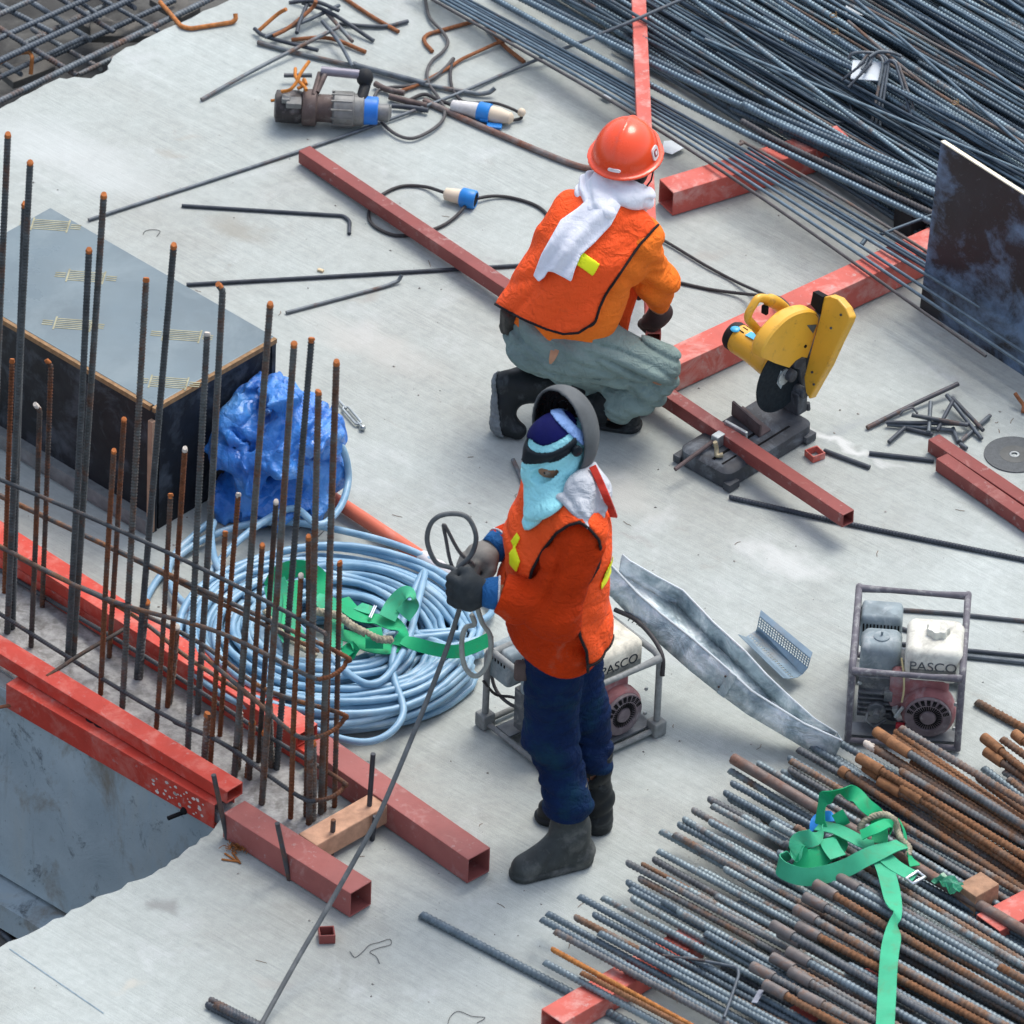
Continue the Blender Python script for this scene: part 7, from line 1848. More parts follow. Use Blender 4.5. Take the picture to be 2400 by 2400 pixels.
# head: face, hood, cap, band, mask
fd = V((-.83, -.55, -.10)).normalized(); hs = fd.cross(Z3).normalized(); hu = hs.cross(fd).normalized()
H = A['head']
def f_skull(P, k=0.0):
    d = ell(P, H+hu*.008-fd*.008, (.098+k, .078+k, .090+k), fd, hs, hu)
    d = smin(d, ell(P, H+fd*.022-hu*.050, (.068+k, .058+k, .072+k), fd, hs, hu), .04)
    nose = cone(P, H+fd*.084-hu*.004, H+fd*.106-hu*.036, .009+k, .014+k)
    return smin(d, nose, .018)
tip = hit(vest_base, 995, 990, .004); tip2 = hit(vest_base, 1018, 972, .0); tip3 = hit(vest_base, 1042, 962, .0)
def hood_base(P):
    d = f_skull(P, .006)
    d = smin(d, cone(P, A['neck']-Z3*.02, H-hu*.06, .078, .066), .04)
    ch = H+fd*.05-hu*.095
    d = smin(d, cone(P, ch, tip, .060, .020), .04)
    d = smin(d, cone(P, ch, tip2, .062, .026), .05)
    d = smin(d, cone(P, H+fd*.0-hu*.09-Z3*.01, tip3, .068, .030), .05)
    d = smin(d, cone(P, tip, tip3, .018, .026), .05)
    d = smax(d, outline(P, [(930, 600), (1170, 600), (1132, 880), (1092, 915), (1060, 957), (1032, 977), (1008, 998), (998, 1003), (990, 999), (987, 985), (990, 950), (975, 900)]), .014)
    return fold(P, d, hu+fd*.4+hs*.5, 24, 5, .006, seed=6, ridge=True)
nq = [hit(vest_base, x, y, o) for x, y, o in ((1062, 932, -.004), (1088, 922, .0), (1118, 925, .0), (1096, 958, -.004), (1128, 955, 0), (1110, 994, .002), (1142, 978, .002))]
n0_, n1_, n2_ = nq[0], nq[4], A['neck']+V((.03, .02, .03))
def f_col(P):
    d = union(P, [(nq[0], nq[1], .036, .040), (nq[1], nq[2], .042, .038), (nq[0], nq[3], .034, .030), (nq[3], nq[4], .032, .030), (nq[2], nq[4], .036, .028), (nq[3], nq[5], .028, .009), (nq[4], nq[6], .026, .008), (nq[1], n2_, .05, .06), (A['neck'], nq[2], .06, .04), (H-fd*.06-hu*.07, nq[2], .05, .04)], .03)
    d = smax(d, outline(P, [(1128, 868), (1100, 886), (1078, 902), (1046, 940), (1070, 964), (1108, 1006), (1124, 984), (1144, 993), (1156, 930), (1150, 876)]), .012)
    return fold(P, d, V((.6, .1, .8)), 24, 6, .010, ridge=True)
# vest cut
open1 = [(1094, 984), (1072, 990), (1048, 1006), (1022, 1040), (1003, 1075), (996, 1100), (990, 1116), (955, 1122), (900, 1170), (900, 1330), (1115, 1330), (1108, 1229), (1097, 1205), (1088, 1165), (1085, 1140), (1094, 1120), (1115, 1095), (1130, 1070), (1136, 1040), (1131, 1018), (1112, 996)]
midN = A['chest'].y
def open_near(P): return np.maximum(outline(P, open1), P[..., 1]-(midN+.02))
def f_vest(P):
    d = vest_base(P)
    d = np.maximum(d, -open_near(P))
    far = np.maximum(np.abs(P[..., 0]-A['chest'].x)-.07, (midN+.06)-P[..., 1])
    far = np.maximum(far, P[..., 2]-1.27)
    d = np.maximum(d, -far)
    d = np.maximum(d, -cone(P, A['neck']-Z3*.03, A['neck']+Z3*.25, .070, .11))
    d = np.maximum(d, -(np.minimum(hood_base(P), f_col(P))+.002))
    front = np.clip((A['chest'].x-P[..., 0])/.12, -1, 1)
    return np.maximum(d, .875+.05*front-P[..., 2])
lo, hi = bounds([A[k] for k in ('pel', 'neck', 'shN', 'shF')], .22)
vs_ = soft('vest', f_vest, (lo[0], lo[1]-.05, .80), (hi[0], hi[1], A['neck'].z+.08), .0058, VEST, w1)
def f_pip(P):
    e = np.abs(open_near(P)+.002)-.0055
    e2 = np.abs(P[..., 2]-(.875+.05*np.clip((A['chest'].x-P[..., 0])/.12, -1, 1)))-.005
    return np.maximum(np.maximum(np.minimum(e, np.maximum(e2, -open_near(P))), np.abs(vest_base(P)-.001)-.004), P[..., 1]-midN)
soft('piping', f_pip, (lo[0], lo[1]-.05, .80), (hi[0], midN, A['neck'].z+.08), .0042, PIPG, vs_)
for pts in ([(975, 1004), (982, 1015), (973, 1033), (982, 1059), (974, 1081), (960, 1064), (960, 1043), (968, 1033), (963, 1021)], [(1159, 1038), (1160, 1066), (1145, 1100), (1134, 1114), (1133, 1104), (1143, 1079), (1153, 1059)]):
    pl_ = [G(x, y, 1.1) for x, y in pts]; a_, b_ = bounds(pl_, .16)
    soft('reflective_strip', lambda P: np.maximum(np.maximum(outline(P, pts), np.abs(vest_base(P)-.003)-.0035), P[..., 1]-midN-.12), (A['chest'].x-.26, A['chest'].y-.34, 1.0), (A['chest'].x+.26, A['chest'].y+.2, 1.36), .0045, YELR, vs_, one=True)
mb = MB(); mb.box(PG(1002, 1648, 1.10), (.035, .02, .018), X=(1, .1, -.3), Y=(0, 1, 0)); mb.build('buckle', PIPG, vs_, smooth=0, bevel=.004)
mb = MB(); mb.box(PG(983, 1607, .73), (.045, .03, .075)); mb.build('pouch', M('brown pouch', (.10, .075, .07), .7), w1, smooth=0, bevel=.012, seg=3)
# hands and gloves
def hand(P, wr, pal, fdir, back, side, s=1.0, g=0.0):
    """closing hand: palm, four unequal curled fingers, thumb from the side of the palm"""
    fdir, back, side = V(fdir).normalized(), V(back).normalized(), V(side).normalized()
    d = cone(P, wr, pal, .034*s+g, .040*s+g, (back, .68))
    d = smin(d, cone(P, pal-side*.022*s, pal+side*.022*s, .030*s+g, .031*s+g), .02)
    for i, (o, l) in enumerate(((-.033, .80), (-.011, .96), (.011, 1.0), (.032, .92))):
        k0 = pal+fdir*.030*s+side*o*s+back*.008*s
        k1 = k0+(fdir*.62-back*.5)*.040*s*l
        k2 = k1+(-fdir*.25-back*.95)*.028*s*l
        k3 = k2+(-fdir*.95-back*.1)*.022*s*l
        f = np.minimum(np.minimum(cone(P, k0, k1, .0125*s+g, .0115*s+g), cone(P, k1, k2, .0115*s+g, .0105*s+g)), cone(P, k2, k3, .0105*s+g, .0095*s+g))
        d = smin(d, f, .006)
    t0 = pal+side*.030*s-fdir*.015*s; t1 = t0+(side*.6+fdir*.65-back*.5)*.034*s; t2 = t1+(fdir*.75-back*.55-side*.25)*.030*s
    return smin(d, np.minimum(cone(P, t0, t1, .016*s+g, .0135*s+g), cone(P, t1, t2, .0135*s+g, .0115*s+g)), .010)
hN = (A['wrN']+V((-.035, 0, .002)), PG(886, 1648, 1.122)+V((.0, .0, 0)), V((-1, .15, -.05)), V((-.15, -1, .15)), V((0, .15, 1)))
hF = (A['wrF']+V((-.03, -.01, 0)), PG(908, 1566, 1.092), V((-.72, -.55, -.25)), V((-.35, .1, .9)), V((.5, -.75, .2)))
for (h_, mat, wr_, cc, mirror) in ((hN, GLOVE, A['wrN'], .053, 1), (hF, GLOVE2, A['wrF'], .050, 1)):
    lo, hi = bounds([h_[0], h_[1]], .12)
    gl = soft('glove', lambda P: hand(P, *h_, 1.18, .003), lo, hi, .0042, mat, w1)
    ax = (h_[1]-wr_).normalized()
    c0_, c1_ = h_[1]-ax*.040, wr_+ax*.004
    if mirror:
        mb = MB(); mb.tube([c0_, c0_.lerp(c1_, .35), c0_.lerp(c1_, .7), c1_], [.043, .049, .053, .055], 24, caps=False); cf = mb.build('cuff', CUFF, gl, smooth=60)
        so = cf.modifiers.new('t', 'SOLIDIFY'); so.thickness = .004
        mb = MB(); mb.tube([c1_+V(q) for q in [tuple((V((ax.y, -ax.x, 0)).normalized()*math.cos(t)+V((ax.y, -ax.x, 0)).normalized().cross(ax)*math.sin(t))*.055) for t in np.linspace(0, 2*math.pi, 25)[:-1]]], .0035, 6, closed=True); mb.build('cuff_edge', HOOD, cf, smooth=60)
# head
e0_ = PP(1024, 897, H+fd*.085, fd); e1_ = e0_+hs*(-2*((e0_-H).dot(hs)))
def f_hood(P):
    d = hood_base(P)
    for e in (e0_, e1_):
        q = P-A3(e); a, b = q@A3(hs), q@A3(hu); s_ = 1 if e is e0_ else -1
        a2, b2 = a*.93+s_*b*.36*(1), -s_*a*.36*1+b*.93
        hole = np.sqrt((a2/.024)**2+(b2/.027)**2)*.024-.024
        d = np.maximum(d, -np.maximum(hole, np.abs(q@A3(fd))-.06))
    return d
lo, hi = bounds([H, tip, A['neck']], .22)
soft('face_hood', f_hood, lo, hi, .0044, AQUA, w1)
EYE = M('eye white', (.26, .19, .15), .3); IRIS = M('dark iris', (.012, .009, .008), .2)
for e in (e0_, e1_):
    c_ = H+hs*((e-H).dot(hs)*.85)+hu*((e-H).dot(hu))+fd*.0625
    mb = MB(); mb.ball(c_, .0125, 14); ey = mb.build('eye', EYE, w1, smooth=True)
    mb = MB(); mb.ball(c_+fd*.0095, .0055, 10); mb.build('iris', IRIS, ey, smooth=True)
bn_ = (hu*.96+fd*.28).normalized()
bc = H+hu*.042
def f_band(P):
    pl = plane(P, bc, bn_)
    d = np.maximum(np.abs(hood_base(P)-.004)-.0045, np.abs(pl)-.0185)
    return np.maximum(d, -plane(P, H-fd*.030, fd))
soft('head_band', f_band, *bounds([H], .17), .0042, BAND, w1)
cn = (hu*.95+fd*.20+hs*.15).normalized(); ccap = H+hu*.070
def f_cap(P): return np.maximum(f_skull(P, .012), -plane(P, ccap, cn)+.006*np.sin((P@A3(hs))*60))
soft('cap', f_cap, *bounds([H], .17), .0044, NAVY, w1)
cn2 = (hu*.55-fd*.72-hs*.1).normalized()
def f_trim(P): return np.maximum(np.maximum(np.abs(f_skull(P, .014))-.004, np.abs(plane(P, H+hu*.070-fd*.050, cn2))-.016), -plane(P, H+hu*.03, hu))
soft('cap_trim', f_trim, *bounds([H], .17), .0044, LBLUE, w1)
om = V((-.62, -.72, .12)).normalized(); la = (Z3*-.92+V((.42, .05, 0))); la = (la-om*la.dot(om)).normalized(); wa = om.cross(la)
mc = PG(1062, 1566, 1.580)
def f_mask(P):
    d = np.abs(ell(P, mc, (.112, .150, .110), om, la, wa))-.0042
    d = np.maximum(d, plane(P, mc+om*.022, om))
    return np.maximum(d, -(P[..., 2]-(H.z-.055)))
wm = soft('welding_mask', f_mask, *bounds([mc], .21), .0045, MASKO, w1)
def f_lin(P):
    d = np.abs(ell(P, mc, (.105, .144, .104), om, la, wa))-.002
    d = np.maximum(d, plane(P, mc+om*.014, om))
    return np.maximum(d, -(P[..., 2]-(H.z-.045)))
soft('lining', f_lin, *bounds([mc], .21), .0045, M('black lining', (.008, .010, .012), .8), wm)
mb = MB(); mb.lathe([(.018, 0), (.018, .012), (.004, .016)], H+hs*.088+hu*.028-fd*.02 if hs.y < 0 else H-hs*.088+hu*.028-fd*.02, hs if hs.y < 0 else -hs, 18); mb.build('pivot_knob', BAND, wm, smooth=40)
soft('neck_cloth', f_col, *bounds([n0_, n1_, n2_], .13), .005, HOOD, w1)
mb = MB(); REDS2 = M('red strap', (.52, .035, .02), .6)
fcv = lambda P: np.minimum(vest_base(P), f_col(P))
s_p = [hit(fcv, 1118, 880, .03), hit(fcv, 1133, 912, .022), hit(fcv, 1147, 945, .016), hit(fcv, 1158, 974, .014)]
mb.ribbon(spline(s_p, 6), [V((1, -.2, .1))]*19, .024, .010); mb.build('red_strap', REDS2, w1, smooth=0, bevel=.002)
# the body under the clothes
def f_body1(P):
    d = union(P, [(A['pel'], A['waist'], .118, .125, fr), (A['waist'], A['chest'], .125, .122, fr), (A['chest'], A['up'], .122, .085, fr), (A['up'], A['neck'], .07, .052), (A['neck'], H-hu*.05, .052, .052),
                  (A['up'], A['shN'], .06, .055), (A['shN'], A['elN'], .055, .043), (A['elN'], A['wrN'], .042, .030), (A['up'], A['shF'], .06, .055), (A['shF'], A['elF'], .055, .043), (A['elF'], A['wrF'], .042, .030),
                  (A['hipN'], A['kneeN'], .085, .058), (A['kneeN'], A['ankN'], .055, .038), (A['hipF'], A['kneeF'], .085, .058), (A['kneeF'], A['ankF'], .055, .038),
                  (A['ankN'], PG(1000, 1646, .04), .036, .026), (A['ankF'], PG(1045, 1547, .04), .034, .026)], .03)
    d = smin(d, f_skull(P), .02)
    d = smin(d, hand(P, *hN, 1.08), .01); return smin(d, hand(P, *hF, 1.08), .01)
lo, hi = bounds([A[k] for k in A], .16)
soft('body', f_body1, (lo[0], lo[1], 0), hi, .0085, SKIN, w1)

# the cable he feeds
CABH = M('welding cable', (.105, .115, .12), .55, var=.2, scale=30, dirt=(.22, .23, .23), dirtamt=.3)
HP = A['wrN']; hp_ = hN[1]
def near(x, y, Yoff=0.0): return PH(x, y, hp_.y+Yoff)
cpts = [G(470, 1972, .012), G(500, 1920, .03), G(560, 1812, .11), G(622, 1706, .215), G(690, 1585, .36), G(722, 1522, .44), G(780, 1385, .61), G(820, 1285, .75), G(846, 1215, .87), G(862, 1165, .975)]
cpts += [hp_+V((-.022, .035, -.05)), hp_+V((-.012, .055, .02)), near(852, 1072, .10), near(822, 1060, .12), near(806, 1020, .13), near(815, 985, .13), near(842, 970, .13), near(880, 975, .13), near(898, 1010, .12), near(890, 1045, .11), near(868, 1068, .10), near(845, 1090, .10), near(880, 1060, .12), hF[1]+V((-.01, -.02, -.03)), hF[1]+V((.015, .0, -.04))]
mb = MB(); mb.tube(spline(cpts, 10), .0082, 10)
tag(mb.build('welding_cable', CABH, smooth=True), 'long grey cable hanging from the standing person\'s gloves down to the bottom edge', 'cable', CG_)
mb = MB(); mb.tube(spline([near(864, 1088, .1), near(850, 1060, .12), near(842, 1020, .14), near(838, 990, .14), near(866, 1040, .13), near(890, 1062, .12)], 8), .006, 8)
tag(mb.build('cable', CABLE, smooth=True), 'thinner grey cable crossing the loop above the standing person\'s gloves', 'cable', CG_)
HOSEG = M('pale grey hose', (.28, .30, .28), .6, var=.2, scale=30)
mb = MB(); mb.tube(spline([hp_+V((.02, .03, -.06)), near(910, 1175, .04), near(925, 1200, .05), near(924, 1240, .05), near(910, 1268, .05), near(893, 1275, .05), near(876, 1255, .05), near(871, 1215, .05), near(878, 1185, .05), near(895, 1178, .06), near(890, 1160, .06)], 8), .0085, 8)
tag(mb.build('hose', HOSEG, smooth=True), 'pale grey hose drooping in a loop below the standing person\'s gloves', 'hose', CG_)

# ---------- the crouching worker
w2 = thing('person', G(1070, 800), 'crouching person seen from behind in red helmet, white towel, orange vest and grey green trousers', 'person')
B = dict(pel=PG(1046, 802, .355), hipR=PG(1078, 813, .345), hipL=PG(1022, 797, .335), kneeR=PG(1246, 822, .270), ankR=PG(1140, 808, .09), kneeL=PG(1185, 772, .07), ankL=PG(985, 800, .165),
         belly=PG(1078, 795, .53), chest=PG(1122, 783, .685), up=PG(1142, 773, .775), neck=PG(1158, 758, .845), head=PG(1180, 738, .955),
         shR=PG(1206, 789, .735), shL=PG(1082, 755, .775), elR=PG(1237, 762, .505), wrR=PG(1241, 742, .355), elL=PG(1100, 700, .56), wrL=PG(1165, 690, .40))
sh = (B['shR']-B['shL']).normalized(); tax = (B['up']-B['pel']).normalized(); bk = tax.cross(sh).normalized(); bk = bk if bk.y < 0 else -bk
fr2 = (sh, 1.2)
# boots
boot('boot', B['ankR'], PG(1185, 806, 0), PG(1112, 800, .03), PG(1163, 813, .165), BOOTB, w2, .052)
hl, bl_, tt = PG(955, 806, .185), PG(951, 818, .045), PG(978, 826, .03)
def f_bootL(P):
    d = union(P, [(B['ankL'], PG(1075, 790, .14), .062, .066), (B['ankL'], hl, .055, .036), (hl, bl_, .036, .038), (bl_, tt, .038, .030), (B['ankL'], hl.lerp(bl_, .55), .04, .036)], .025)
    d = fold(P, d, V((1, 0, .3)), 22, 5, .003)
    return np.maximum(d, .002-P[..., 2])
bo = soft('boot', f_bootL, *bounds([B['ankL'], hl, bl_, tt, PG(1075, 790, .14)], .09), .0055, BOOTB, w2)
def f_soleL(P):
    ax = A3(bl_-hl)/np.linalg.norm(A3(bl_-hl)); t = (P-A3(hl))@ax
    d = np.maximum(np.abs(f_bootL(P)-.002)-.006, plane(P, hl.lerp(bl_, .5)+V((-.012, 0, 0)), V((1, -.25, .25))))
    q = .003*np.sign(np.sin(t*330))
    return np.maximum(d+q*.4, .002-P[..., 2])
soft('sole', f_soleL, *bounds([hl, bl_, tt], .1), .0048, SOLE, bo)
# trousers
def f_tr2(P):
    d = union(P, [(B['pel'], B['belly'], .128, .120, fr2), (B['hipL'], B['hipR'], .120, .120)], .05)
    leg = union(P, [(B['hipR'], B['kneeR'], .112, .078), (B['kneeR'], PG(1165, 816, .105), .076, .070)], .007)
    legL = union(P, [(B['hipL'], B['kneeL'], .105, .075), (B['kneeL'], PG(1085, 782, .12), .072, .068)], .03)
    d = smin(smin(d, leg, .05), legL, .03)
    ax = B['kneeR']-B['hipR']
    d = fold(P, d, Z3*.85+V((.25, -.4, .0)), 16, 2.4, .018, ridge=True)
    d = fold(P, d, Z3+V((.6, .2, 0)), 29, 4.5, .010, seed=3, ridge=True)
    d = np.maximum(d, -cone(P, PG(1150, 812, .10), PG(1090, 806, .06), .05, .05))
    return np.maximum(d, .004-P[..., 2])
soft('trousers', f_tr2, *bounds([B[k] for k in ('pel', 'hipL', 'hipR', 'kneeR', 'kneeL', 'belly')], .17), .0065, KHAKI, w2)
mb = MB(); mb.ribbon(spline([PG(1147, 832, .385), PG(1135, 842, .345), PG(1125, 848, .29)], 5), [V((1, .1, .3))]*11, .028, .004)
mb.build('cargo_strip', cloth('dark patch', (.10, .14, .13)), w2, smooth=0)
mb = MB(); mb.ribbon(spline([PG(1054, 838, .43), PG(1046, 846, .40), PG(1038, 850, .36)], 5), [V((1, 0, .2))]*11, [.028]*6+[.026, .023, .02, .014, .006], .004); mb.build('tan_tab', M('tan leather', (.46, .24, .14), .7), w2, smooth=0)
mb = MB(); mb.box(PG(962, 793, .415), (.055, .07, .085), X=(1, .4, 0), Y=(-.4, 1, 0)); mb.ball(PG(960, 790, .385), .034, 12, (1, 1, 1.1)); mb.build('tool_pouch', M('dark pouch', (.055, .052, .045), .7, var=.4, scale=30), w2, smooth=40, bevel=.014, seg=3)
# shirt
def f_sh2(P):
    d = union(P, [(B['pel']+tax*.03, B['belly'], .135, .140, fr2), (B['belly'], B['chest'], .140, .145, fr2), (B['chest'], B['up'], .145, .10, fr2), (B['up'], B['shR'], .08, .076), (B['up'], B['shL'], .08, .076), (B['up'], B['neck'], .075, .06)], .045)
    d = fold(P, d, tax, 13, 4, .009, ridge=True)
    a = union(P, [(B['shR'], B['elR'], .080, .070), (B['elR'], B['wrR']+V((0, 0, .03)), .070, .050)], .03)
    a = fold(P, a, tax+V((.3, 0, 0)), 19, 5, .014, ridge=True)
    b = union(P, [(B['shL'], B['elL'], .076, .068), (B['elL'], B['wrL'], .066, .052)], .03)
    d = smin(smin(d, a, .02), b, .02)
    d = np.maximum(d, -plane(P, B['pel']+tax*.015, tax)*1.0*(np.linalg.norm(P-A3(B['pel']), axis=-1) < .26)-1e-3*(np.linalg.norm(P-A3(B['pel']), axis=-1) >= .26))
    return d
soft('shirt', f_sh2, *bounds([B[k] for k in ('belly', 'neck', 'shR', 'shL', 'elR', 'wrR', 'elL', 'wrL', 'pel')], .17), .0062, SHIRT2, w2)
# vest
hemc = PG(1050, 799, .425)
def vb2(P):
    d = union(P, [(hemc, B['belly'], .176, .166, fr2), (B['belly'], B['chest'], .166, .164, fr2), (B['chest'], B['up'], .164, .118, fr2), (B['up'], B['shR']-sh*.02+tax*.012, .098, .082), (B['up'], B['shL']+sh*.01+tax*.01, .098, .086),
                  (PG(985, 792, .43), PG(1050, 785, .58), .075, .11), (PG(1045, 812, .40), B['belly'], .15, .15)], .05)
    d = fold(P, d, tax+sh*.7, 8, 3, .012, seed=4)
    return fold(P, d, tax*.6-sh, 15, 4, .008, seed=9, ridge=True)
open2 = [(1241, 424), (1206, 462), (1180, 500), (1160, 530), (1142, 556), (1131, 580), (1124, 604), (1112, 624), (1092, 640), (1090, 690), (1330, 690), (1330, 420)]
rightp = B['chest']-sh*.03
hemn = (tax*.94+bk*-.05).normalized()
def f_v2(P):
    d = vb2(P)
    d = np.maximum(d, -np.maximum(outline(P, open2), -plane(P, rightp-sh*.06, sh)))
    d = np.maximum(d, -np.maximum(plane(P, B['shL']-sh*.03, -sh), plane(P, B['chest']-bk*.02, bk)))
    d = np.maximum(d, -cone(P, B['neck']-tax*.03, B['neck']+tax*.2, .07, .1))
    return np.maximum(d, -hem2(P))
hem_poly = [(930, 573), (955, 588), (990, 606), (1030, 623), (1062, 632), (1092, 630), (1120, 612), (1180, 560), (1330, 560), (1330, 200), (900, 200)]
def hem2(P): return -outline(P, hem_poly)
v2 = soft('vest', f_v2, *bounds([B[k] for k in ('neck', 'shR', 'shL', 'belly')]+[hemc, PG(985, 792, .43)], .21), .0058, VEST, w2)
def f_pip2(P):
    e = np.maximum(np.abs(outline(P, open2)+.001)-.0048, outline(P, hem_poly)*-1-10)
    e = np.maximum(e, outline(P, hem_poly)-.004)
    e2 = np.abs(outline(P, hem_poly)+.003)-.0045
    e2 = np.maximum(e2, -np.maximum(outline(P, open2), -plane(P, rightp-sh*.06, sh)))
    return np.maximum(np.maximum(np.minimum(e, e2), np.abs(vb2(P)-.0008)-.004), -plane(P, B['chest']-bk*.08, bk))
soft('piping', f_pip2, *bounds([B[k] for k in ('neck', 'shR', 'shL', 'belly')]+[hemc, PG(985, 792, .43)], .19), .0042, PIPG, v2)
rpoly = [(1094, 471), (1133, 498), (1119, 522), (1082, 496)]
soft('reflective_patch', lambda P: np.maximum(np.maximum(outline(P, rpoly), np.abs(vb2(P)-.003)-.003), -plane(P, B['chest']-bk*.05, bk)), *bounds([B['chest']], .24), .0042, YELR, v2)
# front flap of the vest hanging free on the right
fp = [PH(x, y, B['chest'].y+.06) for x, y in ((1183, 515), (1200, 528), (1199, 560), (1186, 600), (1179, 634), (1167, 628), (1170, 590), (1172, 555))]
mb = MB(); mb.prism(fp, V((.01, .012, 0))); mb.build('vest_front_flap', VEST, v2, smooth=0, bevel=.003)
mb = MB(); mb.tube([p+V((-.002, -.003, 0)) for p in (fp[0], fp[7], fp[6], fp[5], fp[4])], .0035, 6); mb.build('flap_piping', PIPG, v2)
mb = MB(); mb.tube([PH(1138, 555, B['chest'].y-.08), PH(1146, 575, B['chest'].y-.06), PH(1170, 572, B['chest'].y+.05)], .005, 6); mb.ball(PH(1152, 577, B['chest'].y-.05), .013, 8, (1.6, 1, .7)); mb.build('side_tie', PIPG, v2)
# towel
tpoly = [(1112, 372), (1140, 360), (1172, 388), (1153, 425), (1122, 458), (1096, 482), (1085, 508), (1078, 532), (1060, 522), (1045, 514), (1034, 512), (1027, 524), (1016, 532), (1006, 520), (1021, 480), (1040, 446), (1058, 414), (1090, 392)]
td_ = (PG(1150, 770, .80)-PG(1040, 790, .55)).normalized()
def f_tow(P):
    v = vb2(P)
    m = np.abs(v-.015) < .05
    q = np.zeros(v.shape)
    Q = P[m]; s_ = Q@A3(td_.cross(bk)); l_ = Q@A3(td_)
    q[m] = .007*np.sin(s_*95+vn(l_*4, s_*6, l_*0)*6)+.006*(vn(s_*24, l_*3, s_*0+3)-.5)
    return np.maximum(np.maximum(outline(P, tpoly), np.abs(v-.014-q)-.0065), -plane(P, B['chest']-bk*.06, bk))
tw = soft('towel', f_tow, *bounds([B['chest'], B['belly'], B['up']], .24), .0046, TOWEL, w2)
nk = B['neck']
def f_nk(P):
    nk2 = nk+tax*.022
    ps = [nk2+sh*(.085*math.cos(t))+bk*(.07*math.sin(t))+tax*(.012*math.sin(2*t)-.008+ .02*math.cos(t)) for t in np.linspace(0, 2*math.pi, 13)]
    d = union(P, [(ps[i], ps[i+1], .044, .044) for i in range(12)]+[(nk2+bk*.06, hit(vb2, 1146, 402), .048, .030), (nk2+bk*.05-sh*.05, hit(vb2, 1128, 392), .04, .03), (PG(1112, 742, .885), PG(1140, 762, .84), .026, .04), (nk+bk*.045-sh*.05+tax*.055, nk+bk*.05+sh*.05+tax*.05, .045, .045), (nk+bk*.07, PG(1178, 778, .815), .035, .022), (nk+bk*.05-sh*.02, nk+bk*.1-sh*.03-tax*.06, .045, .04)], .02)
    return fold(P, d, tax+sh*.5, 34, 8, .007, ridge=True)
soft('neck_wrap', f_nk, *bounds([nk], .21), .0046, TOWEL, tw)
# gloves
hR = (B['wrR'], PG(1243, 738, .315), V((-.15, .25, -.95)), V((.75, -.65, 0)), V((-.5, -.7, -.1)))
lo, hi = bounds([hR[0], hR[1]], .11)
soft('glove', lambda P: hand(P, *hR, 1.05, .003), lo, hi, .0042, M('brown black glove', (.045, .028, .028), .7, var=.3, scale=20), w2)
hL = (B['wrL'], B['wrL']+V((.05, .03, -.06)), V((.5, .3, -.8)), V((-.3, .9, .2)), V((.8, 0, .5)))
lo, hi = bounds([hL[0], hL[1]], .11)
soft('glove', lambda P: hand(P, *hL, 1.05, .003), lo, hi, .0045, MATS['brown black glove'], w2)
# helmet
HEL = M('glossy red helmet', (.84, .075, .018), .27, var=.06, scale=5, dirt=(.55, .10, .07), dirtamt=.15, coat=.12)
hc_ = B['head']+V((0, 0, .02))
hf = V((.30, .95, .04)).normalized(); hside = hf.cross(Z3).normalized(); hup = hside.cross(hf).normalized()
def f_hel(P):
    c_ = hc_+hup*.004
    d = ell(P, c_, (.132, .110, .128), hf, hside, hup)
    q = P-A3(c_)
    ridge = ell(P, c_+hup*.004, (.130, .020, .131), hf, hside, hup)
    d = smin(d, ridge, .012)
    d = smax(d, -plane(P, c_, hup), .004)
    r2 = np.sqrt(((q@A3(hf))/.150)**2+((q@A3(hside))/.128)**2)*.135-.135
    pk = np.sqrt((np.maximum(q@A3(hf)-.03, -.5)/.150)**2+((q@A3(hside))/.105)**2)*.12-.12
    br = np.maximum(np.minimum(r2, pk), np.abs(q@A3(hup)+.003+.0*r2)-.0045)
    d = smin(d, br, .014)
    inner = ell(P, c_-hup*.006, (.125, .103, .119), hf, hside, hup)
    return smax(d, -inner, .003)
he = soft('helmet', f_hel, *bounds([hc_], .2), .0044, HEL, w2)
def onhel(side_, fwd_, up_): return hc_+hf*fwd_+hside*side_+hup*up_
def patch(name, c, n, u, w_, h_, mat, par, seg=8, rr=.0025):
    n, u = V(n).normalized(), V(u); u = (u-n*u.dot(n)).normalized(); v_ = n.cross(u)
    mb = MB(); pts = [c+u*(w_/2*math.copysign(abs(math.cos(t))**.6, math.cos(t)))+v_*(h_/2*math.copysign(abs(math.sin(t))**.6, math.sin(t))) for t in np.linspace(0, 2*math.pi, 21)[:-1]]
    mb.prism([p-n*.004 for p in pts], n*.006); return mb.build(name, mat, par, smooth=0)
STK_ = M('white sticker', (.78, .74, .74), .4)
def hsurf(d):   # point on the shell in direction d (helmet frame)
    d = V(d).normalized(); k = 1/math.sqrt((d.x/.132)**2+(d.y/.110)**2+(d.z/.128)**2)
    n = V((d.x/.132**2, d.y/.110**2, d.z/.128**2)).normalized()
    t = lambda q: hf*q.x+hside*q.y+hup*q.z
    return hc_+hup*.004+t(d*k), t(n)
for dd_, w_, h_ in (((-.98, .02, .17), .045, .012),):
    p_, n_ = hsurf(dd_); patch('white_sticker', p_+n_*.003, n_, hside, w_, h_, STK_, he)
p_, n_ = hsurf((-.05, .95, .32)); ps = patch('emblem', p_+n_*.0, n_, hf, .046, .048, STK_, he)
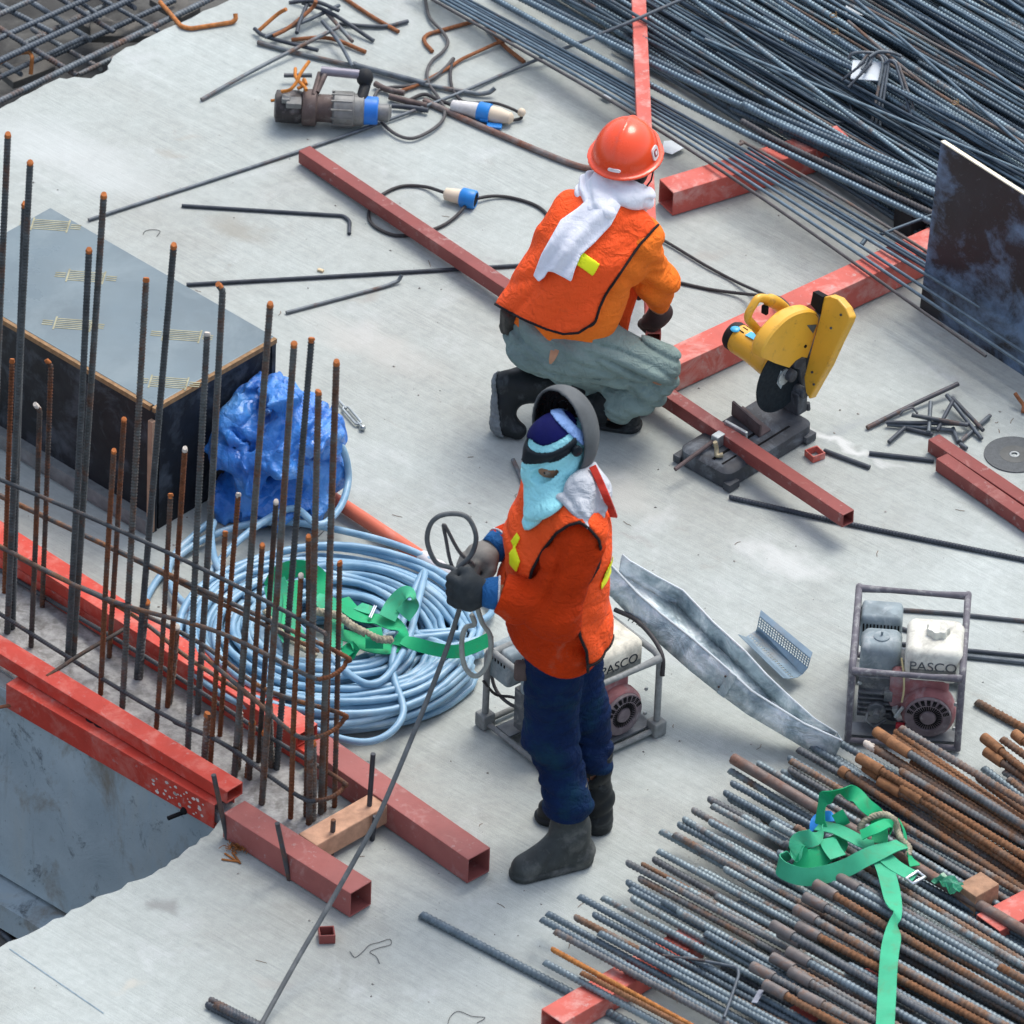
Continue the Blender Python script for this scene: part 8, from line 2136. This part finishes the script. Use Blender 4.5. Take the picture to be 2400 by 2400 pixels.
patch('emblem_mark', p_+n_*.0022, n_, hf, .024, .026, M('emblem red', (.45, .10, .10), .5), ps)
patch('emblem_core', p_+n_*.003, n_, hf, .012, .014, STK_, ps)
mb = MB(); mb.tube([hc_+hside*.11-hup*.0+hf*-.02, hc_+hside*.09-hup*.09+hf*.01, nk+sh*.07+tax*.0], .003, 6); mb.build('chin_strap', PIPG, he)
HAIR = M('dark hair', (.01, .009, .008), .6)
def f_skull2(P):
    return smin(ell(P, B['head']-hup*.0, (.094, .076, .105), hf, hside, hup), ell(P, B['head']+hf*.03-hup*.06, (.062, .055, .062), hf, hside, hup), .04)
def f_body2(P):
    d = union(P, [(B['pel'], B['belly'], .11, .11, fr2), (B['belly'], B['chest'], .11, .115, fr2), (B['chest'], B['up'], .115, .075, fr2), (B['up'], B['neck'], .06, .052), (B['neck'], B['head']-hup*.04, .05, .05), (B['up'], B['shR'], .056, .05), (B['up'], B['shL'], .056, .05),
                  (B['shR'], B['elR'], .048, .040), (B['elR'], B['wrR'], .040, .030), (B['shL'], B['elL'], .048, .040), (B['elL'], B['wrL'], .040, .030), (B['hipL'], B['hipR'], .10, .10), (B['hipR'], B['kneeR'], .085, .056), (B['kneeR'], B['ankR'], .052, .036),
                  (B['hipL'], B['kneeL'], .08, .055), (B['kneeL'], B['ankL'], .05, .036), (B['ankL'], hl.lerp(bl_, .45), .034, .026), (hl.lerp(bl_, .45), bl_, .026, .026), (B['ankR'], PG(1178, 806, .035), .034, .026)], .03)
    d = smin(d, f_skull2(P), .015)
    d = smin(d, cone(P, B['head']+hf*.085, B['head']+hf*.108-hup*.03, .010, .015), .015)
    d = smin(d, hand(P, *hR, .96), .01); return smin(d, hand(P, *hL, .96), .01)
lo, hi = bounds([B[k] for k in B]+[bl_], .15)
soft('body', f_body2, (lo[0], lo[1], .005), hi, .0085, SKIN, w2)
def f_hair(P): return np.maximum(np.abs(f_skull2(P)-.003)-.004, plane(P, B['head']+hf*.03, hf)+0*P[..., 0])
soft('hair', f_hair, *bounds([B['head']], .14), .005, HAIR, w2)
